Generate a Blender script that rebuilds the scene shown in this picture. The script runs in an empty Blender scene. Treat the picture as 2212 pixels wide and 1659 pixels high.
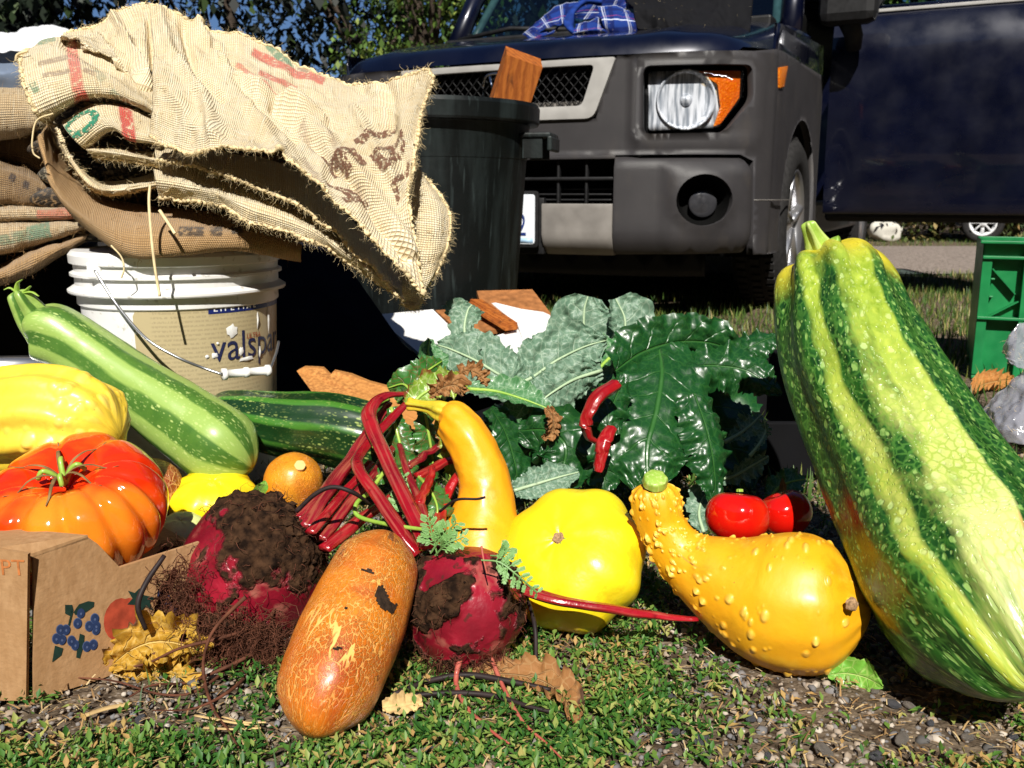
import bpy, bmesh, math, random
import numpy as np
from mathutils import Vector, Matrix
from mathutils.geometry import delaunay_2d_cdt
random.seed(7); RNG = np.random.default_rng(11)
SC = bpy.context.scene; COL = SC.collection
PI = math.pi; R = math.radians
# ------------------------------------------------------------ camera
CAMH = .45; PITCH = R(11.53); FPX = 2007.0; CX, CY = 1106.0, 829.5
cam_d = bpy.data.cameras.new('camera'); cam = bpy.data.objects.new('camera', cam_d); COL.objects.link(cam)
cam.location = (0, 0, CAMH); cam.rotation_euler = (PI/2 - PITCH, 0, 0)
cam_d.sensor_width = 36; cam_d.lens = 36*FPX/2212; cam_d.clip_start = .02; cam_d.clip_end = 400
cam_d.dof.use_dof = True; cam_d.dof.focus_distance = .92; cam_d.dof.aperture_fstop = 17
SC.camera = cam
# ------------------------------------------------------------ light
SUN_AZ, SUN_EL = R(0), R(43)      # azimuth: 0 = straight behind the camera, positive = to its right
sx, sy, sz = math.sin(SUN_AZ)*math.cos(SUN_EL), -math.cos(SUN_AZ)*math.cos(SUN_EL), math.sin(SUN_EL)
sun_d = bpy.data.lights.new('sun', 'SUN'); sun = bpy.data.objects.new('sun', sun_d); COL.objects.link(sun)
sun_d.energy = 5.0; sun_d.angle = R(.5); sun_d.color = (1, .955, .87)
sun.rotation_euler = Vector((-sx, -sy, -sz)).to_track_quat('-Z', 'Y').to_euler()
W = bpy.data.worlds.new('World'); SC.world = W; W.use_nodes = True
wn = W.node_tree.nodes; wl = W.node_tree.links
sky = wn.new('ShaderNodeTexSky'); sky.sky_type = 'NISHITA'; sky.sun_disc = False
sky.sun_elevation = SUN_EL; sky.sun_rotation = math.atan2(sx, sy); sky.air_density = .6; sky.dust_density = 0; sky.ozone_density = 6
wl.new(sky.outputs[0], wn['Background'].inputs[0]); wn['Background'].inputs[1].default_value = .05
SC.view_settings.view_transform = 'Standard'; SC.view_settings.look = 'None'
SC.view_settings.exposure = .45; SC.view_settings.gamma = 1; SC.view_settings.use_curve_mapping = False
SC.cycles.use_denoising = True; SC.cycles.max_bounces = 6; SC.cycles.transparent_max_bounces = 12
# ------------------------------------------------------------ projecting helpers
CP, SP = math.cos(PITCH), math.sin(PITCH)
def ray(u, v):
    a = (u-CX)/FPX; b = (v-CY)/FPX
    return np.array([a, CP - b*SP, -SP - b*CP])
def at(u, v, Y):
    d = ray(u, v); return np.array([0, 0, CAMH]) + d*(Y/d[1])
def ground(u, v, z=0.):
    d = ray(u, v); return np.array([0, 0, CAMH]) + d*((z-CAMH)/d[2])
def onplane(u, v, P0, n):
    d = ray(u, v); o = np.array([0, 0, CAMH]); return o + d*(np.dot(np.asarray(P0)-o, n)/np.dot(d, n))
def px(P):            # world points (n,3) -> display pixels
    P = np.atleast_2d(P); q = P - [0, 0, CAMH]
    f = q[:, 1]*CP - q[:, 2]*SP; dn = -q[:, 1]*SP - q[:, 2]*CP
    return np.stack([CX + FPX*q[:, 0]/f, CY + FPX*dn/f], 1)
def mpp(P):           # metres per display pixel at P
    return (P[1]*CP - (P[2]-CAMH)*SP)/FPX
def nrm(a):
    a = np.asarray(a, float); return a/(np.linalg.norm(a, axis=-1, keepdims=True)+1e-12)
# ------------------------------------------------------------ noise
def _h(i, j, k, s):
    n = (i*374761393 + j*668265263 + k*2147483647 + s*974634777) & 0xffffffff
    n = ((n ^ (n >> 13))*1274126177) & 0xffffffff
    return ((n ^ (n >> 16)) & 0xffff)/65535.
def vn(P, sc=1., s=0):
    P = np.asarray(P, float)*sc + 1000.5; I = np.floor(P).astype(np.int64); F = P-I; F = F*F*(3-2*F); o = 0
    for a in (0, 1):
        for b in (0, 1):
            for c in (0, 1):
                w = (F[..., 0] if a else 1-F[..., 0])*(F[..., 1] if b else 1-F[..., 1])*(F[..., 2] if c else 1-F[..., 2])
                o = o + w*_h(I[..., 0]+a, I[..., 1]+b, I[..., 2]+c, s)
    return o*2-1
def fbm(P, sc=1., s=0, oct=4, g=.5):
    o = 0; a = 1.
    for k in range(oct): o = o + a*vn(P, sc*2**k, s+k); a *= g
    return o
def crom(P, n):
    """Catmull-Rom through control rows P (k, d) -> n samples"""
    P = np.asarray(P, float); k = len(P); Q = np.vstack([2*P[0]-P[1], P, 2*P[-1]-P[-2]])
    t = np.linspace(0, k-1, n) if np.isscalar(n) else np.asarray(n)*(k-1)
    i = np.clip(np.floor(t).astype(int), 0, k-2); f = (t-i).reshape(-1, *([1]*(P.ndim-1)))
    a, b, c, d = Q[i], Q[i+1], Q[i+2], Q[i+3]
    return .5*(2*b + (c-a)*f + (2*a-5*b+4*c-d)*f**2 + (3*b-a-3*c+d)*f**3)
# ------------------------------------------------------------ objects
def tag(o, label=None, cat=None, group=None, kind=None):
    if label: o['label'] = label
    if cat: o['category'] = cat
    if group: o['group'] = group
    if kind: o['kind'] = kind
    return o
def thing(name, label, cat, loc=(0, 0, 0), rz=0, group=None):
    o = bpy.data.objects.new(name, None); COL.objects.link(o); o.location = [float(c) for c in loc]; o.rotation_euler = (0, 0, rz)
    o.empty_display_size = .05
    o['_m'] = 1
    return tag(o, label, cat, group)
def top_of(o):
    while o.parent: o = o.parent
    return o
def mat_of(o):
    return Matrix.Translation(o.location) @ o.rotation_euler.to_matrix().to_4x4()
def mk(name, V, F, mat, parent=None, smooth=True, local=False, attrs=None, uv=None, kind=None, mats=None, mi=None):
    """one mesh object. V (n,3) world coordinates (or the top thing's own when local); F faces"""
    V = np.asarray(V, float).reshape(-1, 3)
    me = bpy.data.meshes.new(name)
    base = None
    if parent is not None:
        if not local:
            M = np.array(mat_of(top_of(parent)).inverted()); V = V @ M[:3, :3].T + M[:3, 3]
    else:
        base = np.array([(V[:, 0].min()+V[:, 0].max())/2, (V[:, 1].min()+V[:, 1].max())/2, V[:, 2].min()]); V = V - base
    if isinstance(F, np.ndarray):
        n, k = F.shape
        me.vertices.add(len(V)); me.vertices.foreach_set('co', V.ravel())
        me.loops.add(n*k); me.loops.foreach_set('vertex_index', F.ravel().astype(np.int32))
        me.polygons.add(n); me.polygons.foreach_set('loop_start', np.arange(0, n*k, k, dtype=np.int32))
        me.update(calc_edges=True)
    else:
        me.from_pydata(V.tolist(), [], [list(f) for f in F])
    if smooth: me.polygons.foreach_set('use_smooth', np.ones(len(me.polygons), bool))
    li = None
    if uv is not None:
        li = np.empty(len(me.loops), np.int32); me.loops.foreach_get('vertex_index', li)
        l = me.uv_layers.new(name='UVMap'); l.data.foreach_set('uv', np.asarray(uv, float)[li].ravel())
    for k, a in (attrs or {}).items():
        a = np.asarray(a, float)
        if a.ndim == 1: t = me.attributes.new(k, 'FLOAT', 'POINT'); t.data.foreach_set('value', a)
        elif a.shape[1] == 3: t = me.attributes.new(k, 'FLOAT_VECTOR', 'POINT'); t.data.foreach_set('vector', a.ravel())
        else: t = me.attributes.new(k, 'FLOAT_COLOR', 'POINT'); t.data.foreach_set('color', a.ravel())
    for m in (mats or [mat]): me.materials.append(m)
    if mi is not None: me.polygons.foreach_set('material_index', np.asarray(mi, np.int32))
    me.validate(); me.update()
    o = bpy.data.objects.new(name, me); COL.objects.link(o)
    if parent is not None: o.parent = parent
    else: o.location = base
    if kind: o['kind'] = kind
    return o
def fixn(o):
    bm = bmesh.new(); bm.from_mesh(o.data); bmesh.ops.recalc_face_normals(bm, faces=bm.faces); bm.to_mesh(o.data); bm.free(); return o
class MB:
    """collects shapes for one mesh"""
    def __init__(s): s.V = []; s.F = []; s.n = 0
    def add(s, V, F):
        V = np.asarray(V, float).reshape(-1, 3); s.V.append(V); s.F += [[i+s.n for i in f] for f in F]; s.n += len(V); return s
    def box(s, c, d, rot=None, bev=0.):
        x, y, z = [k/2 for k in d]
        if bev <= 0:
            V = np.array([(a, b, e) for e in (-z, z) for b in (-y, y) for a in (-x, x)]); F = [(0, 2, 3, 1), (4, 5, 7, 6), (0, 1, 5, 4), (2, 6, 7, 3), (0, 4, 6, 2), (1, 3, 7, 5)]
        else:
            bm = bmesh.new(); bmesh.ops.create_cube(bm, size=1, matrix=Matrix.Diagonal((2*x, 2*y, 2*z, 1)))
            bmesh.ops.bevel(bm, geom=bm.edges[:], offset=bev, segments=2, affect='EDGES', profile=.5)
            bm.verts.index_update(); V = np.array([v.co[:] for v in bm.verts]); F = [[v.index for v in f.verts] for f in bm.faces]; bm.free()
        if rot is not None: V = V @ np.array(rot).T
        return s.add(V + np.asarray(c, float), F)
    def tube(s, P, r, n=8, caps=True, flat=1., up=(0, 0, 1)):
        P = np.asarray(P, float); k = len(P); r = np.ones(k)*r
        T = nrm(np.gradient(P, axis=0)); N = np.cross(T, np.asarray(up, float)); bad = np.linalg.norm(N, axis=1) < 1e-3; N[bad] = np.cross(T[bad], (1, 0, .01)); N = nrm(N); B = np.cross(T, N)
        a = np.arange(n)*2*PI/n; V = P[:, None] + (r[:, None]*np.cos(a))[..., None]*N[:, None] + (r[:, None]*np.sin(a)*flat)[..., None]*B[:, None]
        F = [(i*n+j, i*n+(j+1) % n, (i+1)*n+(j+1) % n, (i+1)*n+j) for i in range(k-1) for j in range(n)]
        if caps: F += [tuple(range(n))[::-1], tuple((k-1)*n+j for j in range(n))]
        return s.add(V.reshape(-1, 3), F)
    def disc_prism(s, poly, P0, ax, ay, h):
        """polygon (2-d list) in the plane P0 + x ax + y ay, extruded by vector h"""
        poly = np.asarray(poly, float); P0, ax, ay, h = map(lambda q: np.asarray(q, float), (P0, ax, ay, h)); k = len(poly)
        A = P0 + poly[:, :1]*ax + poly[:, 1:]*ay; return s.add(np.vstack([A, A+h]), [tuple(range(k))[::-1], tuple(range(k, 2*k))] + [(i, (i+1) % k, k+(i+1) % k, k+i) for i in range(k)])
    def lathe(s, prof, c=(0, 0, 0), M=None, n=32, a0=0., a1=2*PI):
        prof = np.asarray(prof, float); k = len(prof); full = abs(a1-a0-2*PI) < 1e-6; m = n if full else n+1; a = a0 + (a1-a0)*np.arange(m)/n
        V = np.stack([prof[:, None, 0]*np.cos(a), prof[:, None, 0]*np.sin(a), prof[:, None, 1]*np.ones(m)], -1).reshape(-1, 3)
        if M is not None: V = V @ np.array(M).T
        F = [(i*m+j, i*m+(j+1) % m, (i+1)*m+(j+1) % m, (i+1)*m+j) for i in range(k-1) for j in range(n)]
        return s.add(V + np.asarray(c, float), F)
    def build(s, name, mat, parent=None, smooth=False, **kw):
        o = mk(name, np.vstack(s.V), s.F, mat, parent, smooth, **kw); fixn(o); return o
def box(name, c, d, mat, parent=None, rot=None, bev=0., **kw): return MB().box(c, d, rot, bev).build(name, mat, parent, **kw)
def basis(ax, hint=(0, 0, 1)):
    """rotation whose z column is ax"""
    z = nrm(ax); x = np.cross(hint, z)
    if np.linalg.norm(x) < 1e-3: x = np.cross((1, 0, 0), z)
    x = nrm(x); y = np.cross(z, x); return np.stack([x, y, z], 1)
def grid_faces(n, m, wrap=False):
    i = np.arange(n-1)[:, None]; j = np.arange(m if wrap else m-1)[None]; j2 = (j+1) % m
    return np.stack([i*m+j, i*m+j2, (i+1)*m+j2, (i+1)*m+j], -1).reshape(-1, 4)
def auto_smooth(o, ang=35):
    me = o.data; bm = bmesh.new(); bm.from_mesh(me)
    for f in bm.faces: f.smooth = True
    for e in bm.edges:
        if len(e.link_faces) == 2 and e.calc_face_angle(0) > R(ang): e.smooth = False
    bm.to_mesh(me); bm.free(); return o
# ------------------------------------------------------------ materials
class Mat:
    def __init__(s, name, rough=.5, spec=.5, **kw):
        s.m = bpy.data.materials.new(name); s.m.use_nodes = True; s.t = s.m.node_tree; s.p = s.t.nodes['Principled BSDF']
        s.p.inputs['Roughness'].default_value = rough; s.p.inputs['Specular IOR Level'].default_value = spec
        for k, v in kw.items(): s.set(k.replace('_', ' '), v)
    def set(s, k, v):
        i = s.p.inputs[k]
        s.put(i, v); return s
    def put(s, i, v):
        if isinstance(v, bpy.types.NodeSocket): s.t.links.new(v, i)
        elif hasattr(i, 'default_value'):
            if i.type == 'RGBA' and isinstance(v, (tuple, list)) and len(v) == 3: v = (*v, 1)
            i.default_value = v
    def n(s, typ, ins, out=0, **props):
        q = s.t.nodes.new('ShaderNode'+typ)
        for k, v in props.items(): setattr(q, k, v)
        for k, v in ins.items(): s.put(q.inputs[k], v)
        return q.outputs[out]
    @property
    def obj(s): return s.n('TexCoord', {}, 'Object')
    @property
    def uv(s): return s.n('TexCoord', {}, 'UV')
    def vec(s, name): return s.n('Attribute', {}, 'Vector', attribute_name=name)
    def fac(s, name): return s.n('Attribute', {}, 'Fac', attribute_name=name)
    def col(s, name): return s.n('Attribute', {}, 'Color', attribute_name=name)
    def scl(s, v, sc): return s.n('Mapping', {'Vector': v, 'Scale': sc})
    def noise(s, sc, det=3, v=None, rough=.5, dist=0., out=0): return s.n('TexNoise', {'Vector': v if v is not None else s.obj, 'Scale': sc, 'Detail': det, 'Roughness': rough, 'Distortion': dist}, out)
    def vor(s, sc, v=None, feat='F1', rnd=1., out='Distance'): return s.n('TexVoronoi', {'Vector': v if v is not None else s.obj, 'Scale': sc, 'Randomness': rnd}, out, feature=feat)
    def wave(s, sc, v, dist=0., dirn='X', det=2, dsc=1.): return s.n('TexWave', {'Vector': v, 'Scale': sc, 'Distortion': dist, 'Detail': det, 'Detail Scale': dsc}, 1, bands_direction=dirn)
    def math(s, op, a, b=0., c=0., clamp=False): return s.n('Math', {0: a, 1: b, 2: c}, operation=op, use_clamp=clamp)
    def ramp(s, f, stops, interp='LINEAR'):
        q = s.t.nodes.new('ShaderNodeValToRGB'); q.color_ramp.interpolation = interp; e = q.color_ramp.elements
        for i, (p, c) in enumerate(stops):
            el = e[i] if i < 2 else e.new(p)
            el.position = p; el.color = (c, c, c, 1) if isinstance(c, (int, float)) else (*c, 1)
        s.put(q.inputs[0], f); return q.outputs[0]
    def mix(s, f, a, b, mode='MIX'):
        q = s.t.nodes.new('ShaderNodeMix'); q.data_type = 'RGBA'; q.blend_type = mode
        s.put(q.inputs[0], f); s.put(q.inputs[6], a); s.put(q.inputs[7], b); return q.outputs[2]
    def rng(s, v, a, b, c=0., d=1.): return s.n('MapRange', {0: v, 1: a, 2: b, 3: c, 4: d})
    def sep(s, v): q = s.t.nodes.new('ShaderNodeSeparateXYZ'); s.put(q.inputs[0], v); return q.outputs
    def bump(s, h, dist=.001, strn=1., prev=None):
        q = s.t.nodes.new('ShaderNodeBump'); q.inputs['Strength'].default_value = strn; q.inputs['Distance'].default_value = dist
        s.put(q.inputs['Height'], h)
        if prev is not None: s.put(q.inputs['Normal'], prev)
        s.set('Normal', q.outputs[0]); return q.outputs[0]
    def base(s, c): s.set('Base Color', c); return s.m
def plain(name, c, rough=.5, spec=.5, var=.25, sc=30, bumpd=0., **kw):
    """base colour with a little wear"""
    k = Mat(name, rough, spec, **kw); f = k.noise(sc, 5)
    k.set('Base Color', k.mix(k.rng(f, .3, .7), tuple(x*(1-var) for x in c), tuple(min(1, x*(1+var)) for x in c)))
    if not 'Metallic' in kw: k.set('Roughness', k.rng(k.noise(sc*2, 4), .3, .7, max(.02, rough-.08), min(1, rough+.1)))
    if bumpd: k.bump(k.noise(sc*8, 4), bumpd)
    return k.m
# ============================================================ builders for fruit, leaves, stalks
def sweep(name, ctrl, mat, parent=None, n=120, m=120, e0=.12, e1=.12, disp=None, fill=True, fl=1.0, pexp=2.0, kind=None):
    """a body swept along points (u, v, Y, radius in display px). disp(a, s, cyl) -> metres outward.
    a = 0 faces the camera, s = 0..1 along the length"""
    C = np.array([[*at(u, v, Y), r*mpp(at(u, v, Y))] for u, v, Y, r in ctrl])
    t = .5-.5*np.cos(np.linspace(0, PI, n)); t = .6*t + .4*np.linspace(0, 1, n)
    Q = crom(C, t); P = Q[:, :3]; r = Q[:, 3]
    L = np.concatenate([[0], np.cumsum(np.linalg.norm(np.diff(P, axis=0), axis=1))]); s = L/L[-1]
    k = np.ones(n)
    if e0 > 0: k = k*np.where(s < e0, np.clip(1-(1-s/e0)**pexp, 0, 1)**(1/pexp), 1)
    if e1 > 0: k = k*np.where(s > 1-e1, np.clip(1-(1-(1-s)/e1)**pexp, 0, 1)**(1/pexp), 1)
    r = r*k
    T = nrm(np.gradient(P, axis=0)); toc = nrm(np.array([0, 0, CAMH]) - P)
    N = nrm(toc - (toc*T).sum(1, keepdims=True)*T); B = np.cross(T, N)
    a = np.arange(m)*2*PI/m-PI; ca, sa = np.cos(a), np.sin(a)
    rr = np.repeat(r[:, None], m, 1); S = np.repeat(s[:, None], m, 1); A = np.repeat(a[None], n, 0)
    rm = np.median(Q[:, 3]); cyl = np.stack([rm*np.cos(A), rm*np.sin(A), np.repeat(L[:, None], m, 1)], -1)
    if disp is not None: rr = rr + disp(A, S, cyl)*np.clip(r/(rm*.5), 0, 1)[:, None]
    rr = np.maximum(rr, 1e-5)
    V = P[:, None] + (rr*ca)[..., None]*N[:, None] + (rr*sa*fl)[..., None]*B[:, None]
    F = grid_faces(n, m, True)[:, ::-1]
    o = mk(name, V.reshape(-1, 3), F, mat, parent, attrs={'cyl': cyl.reshape(-1, 3), 'ang': A.ravel(), 'along': S.ravel()}, kind=kind)
    return o, dict(P=P, N=N, B=B, T=T, r=Q[:, 3]*1., s=s, V=V)
def warts(pts, cyl_shape, rm, L, seed=1, frac=None):
    pass
def wart_disp(cnt, hmin, hmax, smin, smax, seed, where=None, cyc=None):
    """returns disp(A, S, cyl) adding round warts; where(a, s) -> keep probability"""
    def f(A, S, cyl, store=None):
        g = np.random.default_rng(seed); out = np.zeros(A.shape); Lm = cyl[-1, 0, 2]; rm = np.hypot(cyl[0, 0, 0], cyl[0, 0, 1])
        for _ in range(cnt):
            a = g.uniform(0, 2*PI); s = g.uniform(.01, .99); q = g.random(); u = g.random(); u2 = g.random()
            if where is not None and q > where(a, s): continue
            h = hmin+(hmax-hmin)*u**2; w = smin+(smax-smin)*u*(.7+.6*u2)
            ii = np.where(np.abs(S[:, 0]-s)*Lm < w*1.6)[0]
            if not len(ii): continue
            da = (A[ii]-a+PI) % (2*PI)-PI
            d = np.hypot(da*rm, (S[ii]-s)*Lm)/w
            b = h*np.clip(1-d**2, 0, 1)**(.9+1.3*q)*(1+.25*np.sin(3*da*rm/w+u*6))
            out[ii] = np.maximum(out[ii], b)
        f.last = out
        return out
    return f
def veg_round(name, c, ax, Rr, prof, mat, parent=None, n=80, m=120, mod=None, hint=(0, 0, 1)):
    """body of revolution: prof = [(radius, height)] bottom to top in units of Rr; ax = direction of the stalk end; mod(a, t) multiplies radius, may return (radial, dh)"""
    Mx = basis(ax, hint); pr = crom(np.array(prof, float), n); pr[:, 0] = np.maximum(pr[:, 0], 1e-4)
    a = np.arange(m)*2*PI/m; A = np.repeat(a[None], n, 0); T = np.repeat(np.linspace(0, 1, n)[:, None], m, 1)
    rr = pr[:, :1]*np.ones((1, m)); hh = pr[:, 1:]*np.ones((1, m))
    if mod is not None:
        k, dh = mod(A, T); rr = rr*k; hh = hh+dh
    L = np.stack([rr*np.cos(A), rr*np.sin(A), hh], -1)*Rr; V = L @ Mx.T + np.asarray(c, float)
    o = mk(name, V.reshape(-1, 3), grid_faces(n, m, True), mat, parent, attrs={'cyl': L.reshape(-1, 3), 'ang': A.ravel(), 'along': T.ravel()})
    return o, Mx
def tubepx(name, ctrl, mat, parent=None, n=24, m=8, flat=1., kind=None, taper=None):
    C = np.array([[*at(u, v, Y), r*mpp(at(u, v, Y))] for u, v, Y, r in ctrl]); Q = crom(C, n)
    return MB().tube(Q[:, :3], np.maximum(Q[:, 3], 2e-4), m, flat=flat).build(name, mat, parent, smooth=True, kind=kind)
def leaf(name, ctrl, mat, parent=None, roll=0., curl=0., ruf=.0, rfreq=5., crk=.03, lobe=.12, lfreq=7, n=56, m=25, seed=0, tipe=.55, thick=0, stalk=None, holes=0, vein=None, cup2=0., va=1., fb=1.1):
    """ctrl along the midrib (u, v, Y, half width px); roll turns the blade about its midrib, curl cups it, ruf waves its edge"""
    g = np.random.default_rng(seed+5)
    C = np.array([[*at(u, v, Y), r*mpp(at(u, v, Y))] for u, v, Y, r in ctrl]); Q = crom(C, n); P = Q[:, :3]; w = np.maximum(Q[:, 3], 3e-4)
    L = np.concatenate([[0], np.cumsum(np.linalg.norm(np.diff(P, axis=0), axis=1))]); s = L/L[-1]
    T = nrm(np.gradient(P, axis=0)); toc = nrm(np.array([0, 0, CAMH])-P); S = nrm(np.cross(T, toc))
    N = nrm(np.cross(S, T)); c, q = math.cos(roll), math.sin(roll); S2 = S*c+N*q; N2 = N*c-S*q
    j = np.linspace(-1, 1, m); J = np.repeat(j[None], n, 0)
    ph = g.uniform(0, 6, 8); sv = s[:, None]*L[-1]/max(w.max(), 1e-4)
    out = 1 + lobe*(np.sin(lfreq*sv*.8+ph[0]+np.sign(J)*ph[1])*.45+np.sin(lfreq*sv*2.1+ph[2]*np.sign(J))*.15+.35*vn(np.stack([sv*9+0*J, np.sign(J)*7+0*sv, 0*J+seed], -1), 2.)+.9*vn(np.stack([sv*lfreq+J*0, np.sign(J)*3+0*sv, 0*J+seed], -1), 2.1))
    X = J*w[:, None]*out
    wm = w.max(); aj = np.abs(J)
    Z = curl*w[:, None]*aj**2 - cup2*w[:, None]*aj**4
    Z = Z + ruf*w[:, None]*aj**2.2*(np.sin(rfreq*sv*1.6+ph[3]+np.sign(J)*ph[4])+.5*np.sin(rfreq*sv*3.3+ph[5]*np.sign(J)))
    nv = vein or 7
    vv = np.abs(((s[:, None]*nv - aj*1.1) % 1)-.5)*2      # 1 on the side veins
    Z = Z + va*crk*wm*((1-vv**4)*.55*np.clip(aj*4, 0, 1) - .5*np.exp(-(aj/.06)**2))
    pp = np.stack([J*3*np.ones_like(J), sv*3+0*J, 0*J+seed*3.1], -1)
    Z = Z + crk*wm*fb*fbm(pp, 1. if fb < 1.5 else 1.7, seed, 4)*np.clip(aj*3, .15, 1)
    V = P[:, None] + X[..., None]*S2[:, None] + Z[..., None]*N2[:, None]
    F = grid_faces(n, m)
    if holes:
        hc = g.uniform(.15, .85, (holes, 2)); keep = np.ones((n-1, m-1), bool)
        for h in hc:
            keep &= (((s[:-1, None]-h[0])*L[-1]/wm)**2+((j[None, :-1]-(h[1]*2-1)))**2) > g.uniform(.05, .16)**2
        F = F[keep.ravel()]
    cyl = np.stack([X, np.repeat(L[:, None], m, 1), 0*X], -1)
    return mk(name, V.reshape(-1, 3), F, mat, parent, attrs={'cyl': cyl.reshape(-1, 3)}, uv=np.stack([J.ravel(), np.repeat(s[:, None], m, 1).ravel()], 1))
def hairs(name, roots, dirs, length, rad, mat, parent, seed=0, curlk=.6, seg=6, droop=0., kind='stuff', n=3):
    """many thin curling strands as one mesh"""
    g = np.random.default_rng(seed); k = len(roots); roots = np.asarray(roots, float); d = nrm(dirs)
    Ls = length*(.4+.9*g.random(k)) if np.isscalar(length) else length
    P = np.zeros((k, seg+1, 3)); P[:, 0] = roots
    for i in range(seg):
        d = nrm(d + g.normal(0, curlk, (k, 3))*.5 + np.array([0, 0, -droop])); P[:, i+1] = P[:, i] + d*(Ls/seg)[:, None]
    P[..., 2] = np.maximum(P[..., 2], .002)
    T = nrm(np.gradient(P, axis=1)); N = nrm(np.cross(T, (0.3, .2, 1))); B = np.cross(T, N)
    a = np.arange(n)*2*PI/n; rr = rad*(1-.75*np.linspace(0, 1, seg+1))[None, :, None, None]*(.6+.8*g.random(k))[:, None, None, None]
    V = P[:, :, None] + rr*(np.cos(a)[:, None]*N[:, :, None]+np.sin(a)[:, None]*B[:, :, None])
    base = grid_faces(seg+1, n, True); F = (base[None]+np.arange(k)[:, None, None]*(seg+1)*n).reshape(-1, 4)
    return mk(name, V.reshape(-1, 3), F, mat, parent, kind=kind)

# ============================================================ materials of the harvest
def m_giant():
    k = Mat('marrow skin', .32, .5); c = k.vec('cyl'); a = k.fac('ang'); s = k.fac('along')
    w = k.noise(7, 2, c); wob = k.math('MULTIPLY', k.math('SUBTRACT', w, .5), .5)
    an = k.math('ADD', a, wob)
    an2 = k.math('FRACT', k.math('ADD', k.math('DIVIDE', an, 2*PI), .5))   # .5 faces the camera, above is the left flank
    st = k.ramp(an2, [(0, .9), (.06, .9), (.12, .1), (.22, .08), (.385, .12), (.405, .95), (.435, .9), (.45, .62), (.485, .55), (.50, .36), (.525, .34), (.537, .72), (.558, .58), (.58, .16), (.80, .08), (.86, .9)])
    cs = k.scl(k.n('VectorMath', {0: c, 1: k.n('VectorMath', {0: k.noise(60, 3, c, out=1), 3: .010}, operation='SCALE')}, operation='ADD'), (1, 1, .55)); v1 = k.vor(120, cs); v2 = k.vor(270, cs); nz = k.noise(120, 3, cs)
    sz = k.rng(k.noise(14, 2, c), .3, .7, .25, .5)
    spot = k.math('MAXIMUM', k.ramp(k.math('SUBTRACT', v1, k.math('MULTIPLY', sz, .55)), [(0.0, 1), (.12, 0)]), k.ramp(v2, [(.16, .7), (.30, 0)]))
    net = k.math('MULTIPLY', k.ramp(k.vor(150, cs, feat='DISTANCE_TO_EDGE'), [(.03, 1), (.16, 0)]), k.rng(k.noise(16, 3, c), .35, .6, .2, .8))
    dark = k.mix(k.rng(nz, .35, .65), (.006, .035, .006), (.02, .10, .012))
    pale = k.mix(k.rng(nz, .35, .65), (.20, .31, .02), (.40, .50, .06))
    yel = k.mix(k.rng(k.noise(9, 2, c), .4, .6), (.42, .48, .04), (.64, .66, .20))
    pale = k.mix(k.rng(k.math('ADD', s, k.math('MULTIPLY', wob, .6)), .25, .95), pale, yel); pale = k.mix(k.math('MULTIPLY', k.rng(s, .45, .9), k.rng(an2, .56, .46)), pale, (.62, .66, .26))
    stn = k.math('ADD', st, k.math('MULTIPLY', k.math('SUBTRACT', k.noise(34, 5, k.scl(c, (1, 1, .3)), .65), .5), .85))
    f = k.ramp(stn, [(.36, 0), (.64, 1)])
    b = k.mix(f, dark, pale)
    f2 = k.math('MULTIPLY', k.rng(spot, 0, 1, 0, .8), k.rng(f, .4, 1, 1, .55))
    sp = k.mix(f, (.30, .50, .12), (.62, .72, .32)); b = k.mix(f2, b, sp)
    b = k.mix(net, b, k.mix(f, (.07, .20, .03), (.30, .42, .05)))
    top = k.math('MULTIPLY', k.rng(s, .16, .05), k.rng(k.noise(20, 2, c), .35, .6)); b = k.mix(top, b, (.62, .52, .03))
    sc_ = k.math('MULTIPLY', k.ramp(k.noise(55, 2, k.scl(c, (1, 1, .12)), dist=.6), [(.70, 0), (.74, 1)]), k.math('MULTIPLY', k.rng(s, .55, .8), k.rng(an2, .53, .48))); b = k.mix(k.math('MULTIPLY', sc_, .6), b, (.62, .30, .09))
    k.set('Coat Weight', .25); k.set('Coat Roughness', .2)
    k.bump(k.math('ADD', k.math('MULTIPLY', spot, .4), k.math('MULTIPLY', nz, .6)), .0012); return k.base(b)
def m_yellow(name, c1, c2, c3, rough=.3, tip=True, coat=.3, green=None):
    k = Mat(name, rough, .5); c = k.vec('cyl'); n = k.noise(14, 4, c)
    b = k.mix(k.rng(n, .3, .7), c1, c2)
    b = k.mix(k.ramp(k.noise(40, 3, c), [(.60, 0), (.75, .5)]), b, c3)
    if tip: b = k.mix(k.math('MULTIPLY', k.fac('wart'), .75), b, (.86, .66, .16))
    spk = k.ramp(k.vor(95, c), [(.03, .8), (.07, 0)]); spk = k.math('MULTIPLY', spk, k.ramp(k.noise(13, 3, c), [(.46, 0), (.55, 1)])); b = k.mix(spk, b, (.26, .11, .02))
    sm = k.math('MULTIPLY', k.ramp(k.noise(24, 6, c, .7), [(.56, 0), (.68, .45)]), 1.); b = k.mix(sm, b, tuple(x*.62 for x in c1)); scr = k.math('MULTIPLY', k.ramp(k.noise(70, 3, k.scl(c, (1, 1, .06)), dist=.8), [(.70, 0), (.73, .6)]), k.ramp(k.noise(9, 2, c), [(.5, 0), (.56, 1)])); b = k.mix(scr, b, (.42, .22, .06)); k.set('Roughness', k.rng(k.noise(30, 5, c), .3, .7, rough-.04, rough+.22))
    k.set('Coat Weight', coat); k.set('Coat Roughness', .25); k.set('Subsurface Weight', .06); k.set('Subsurface Radius', (.01, .006, .002)); k.set('Subsurface Scale', .3)
    k.bump(k.noise(70, 4, c), .0009); return k.base(b)
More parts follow.
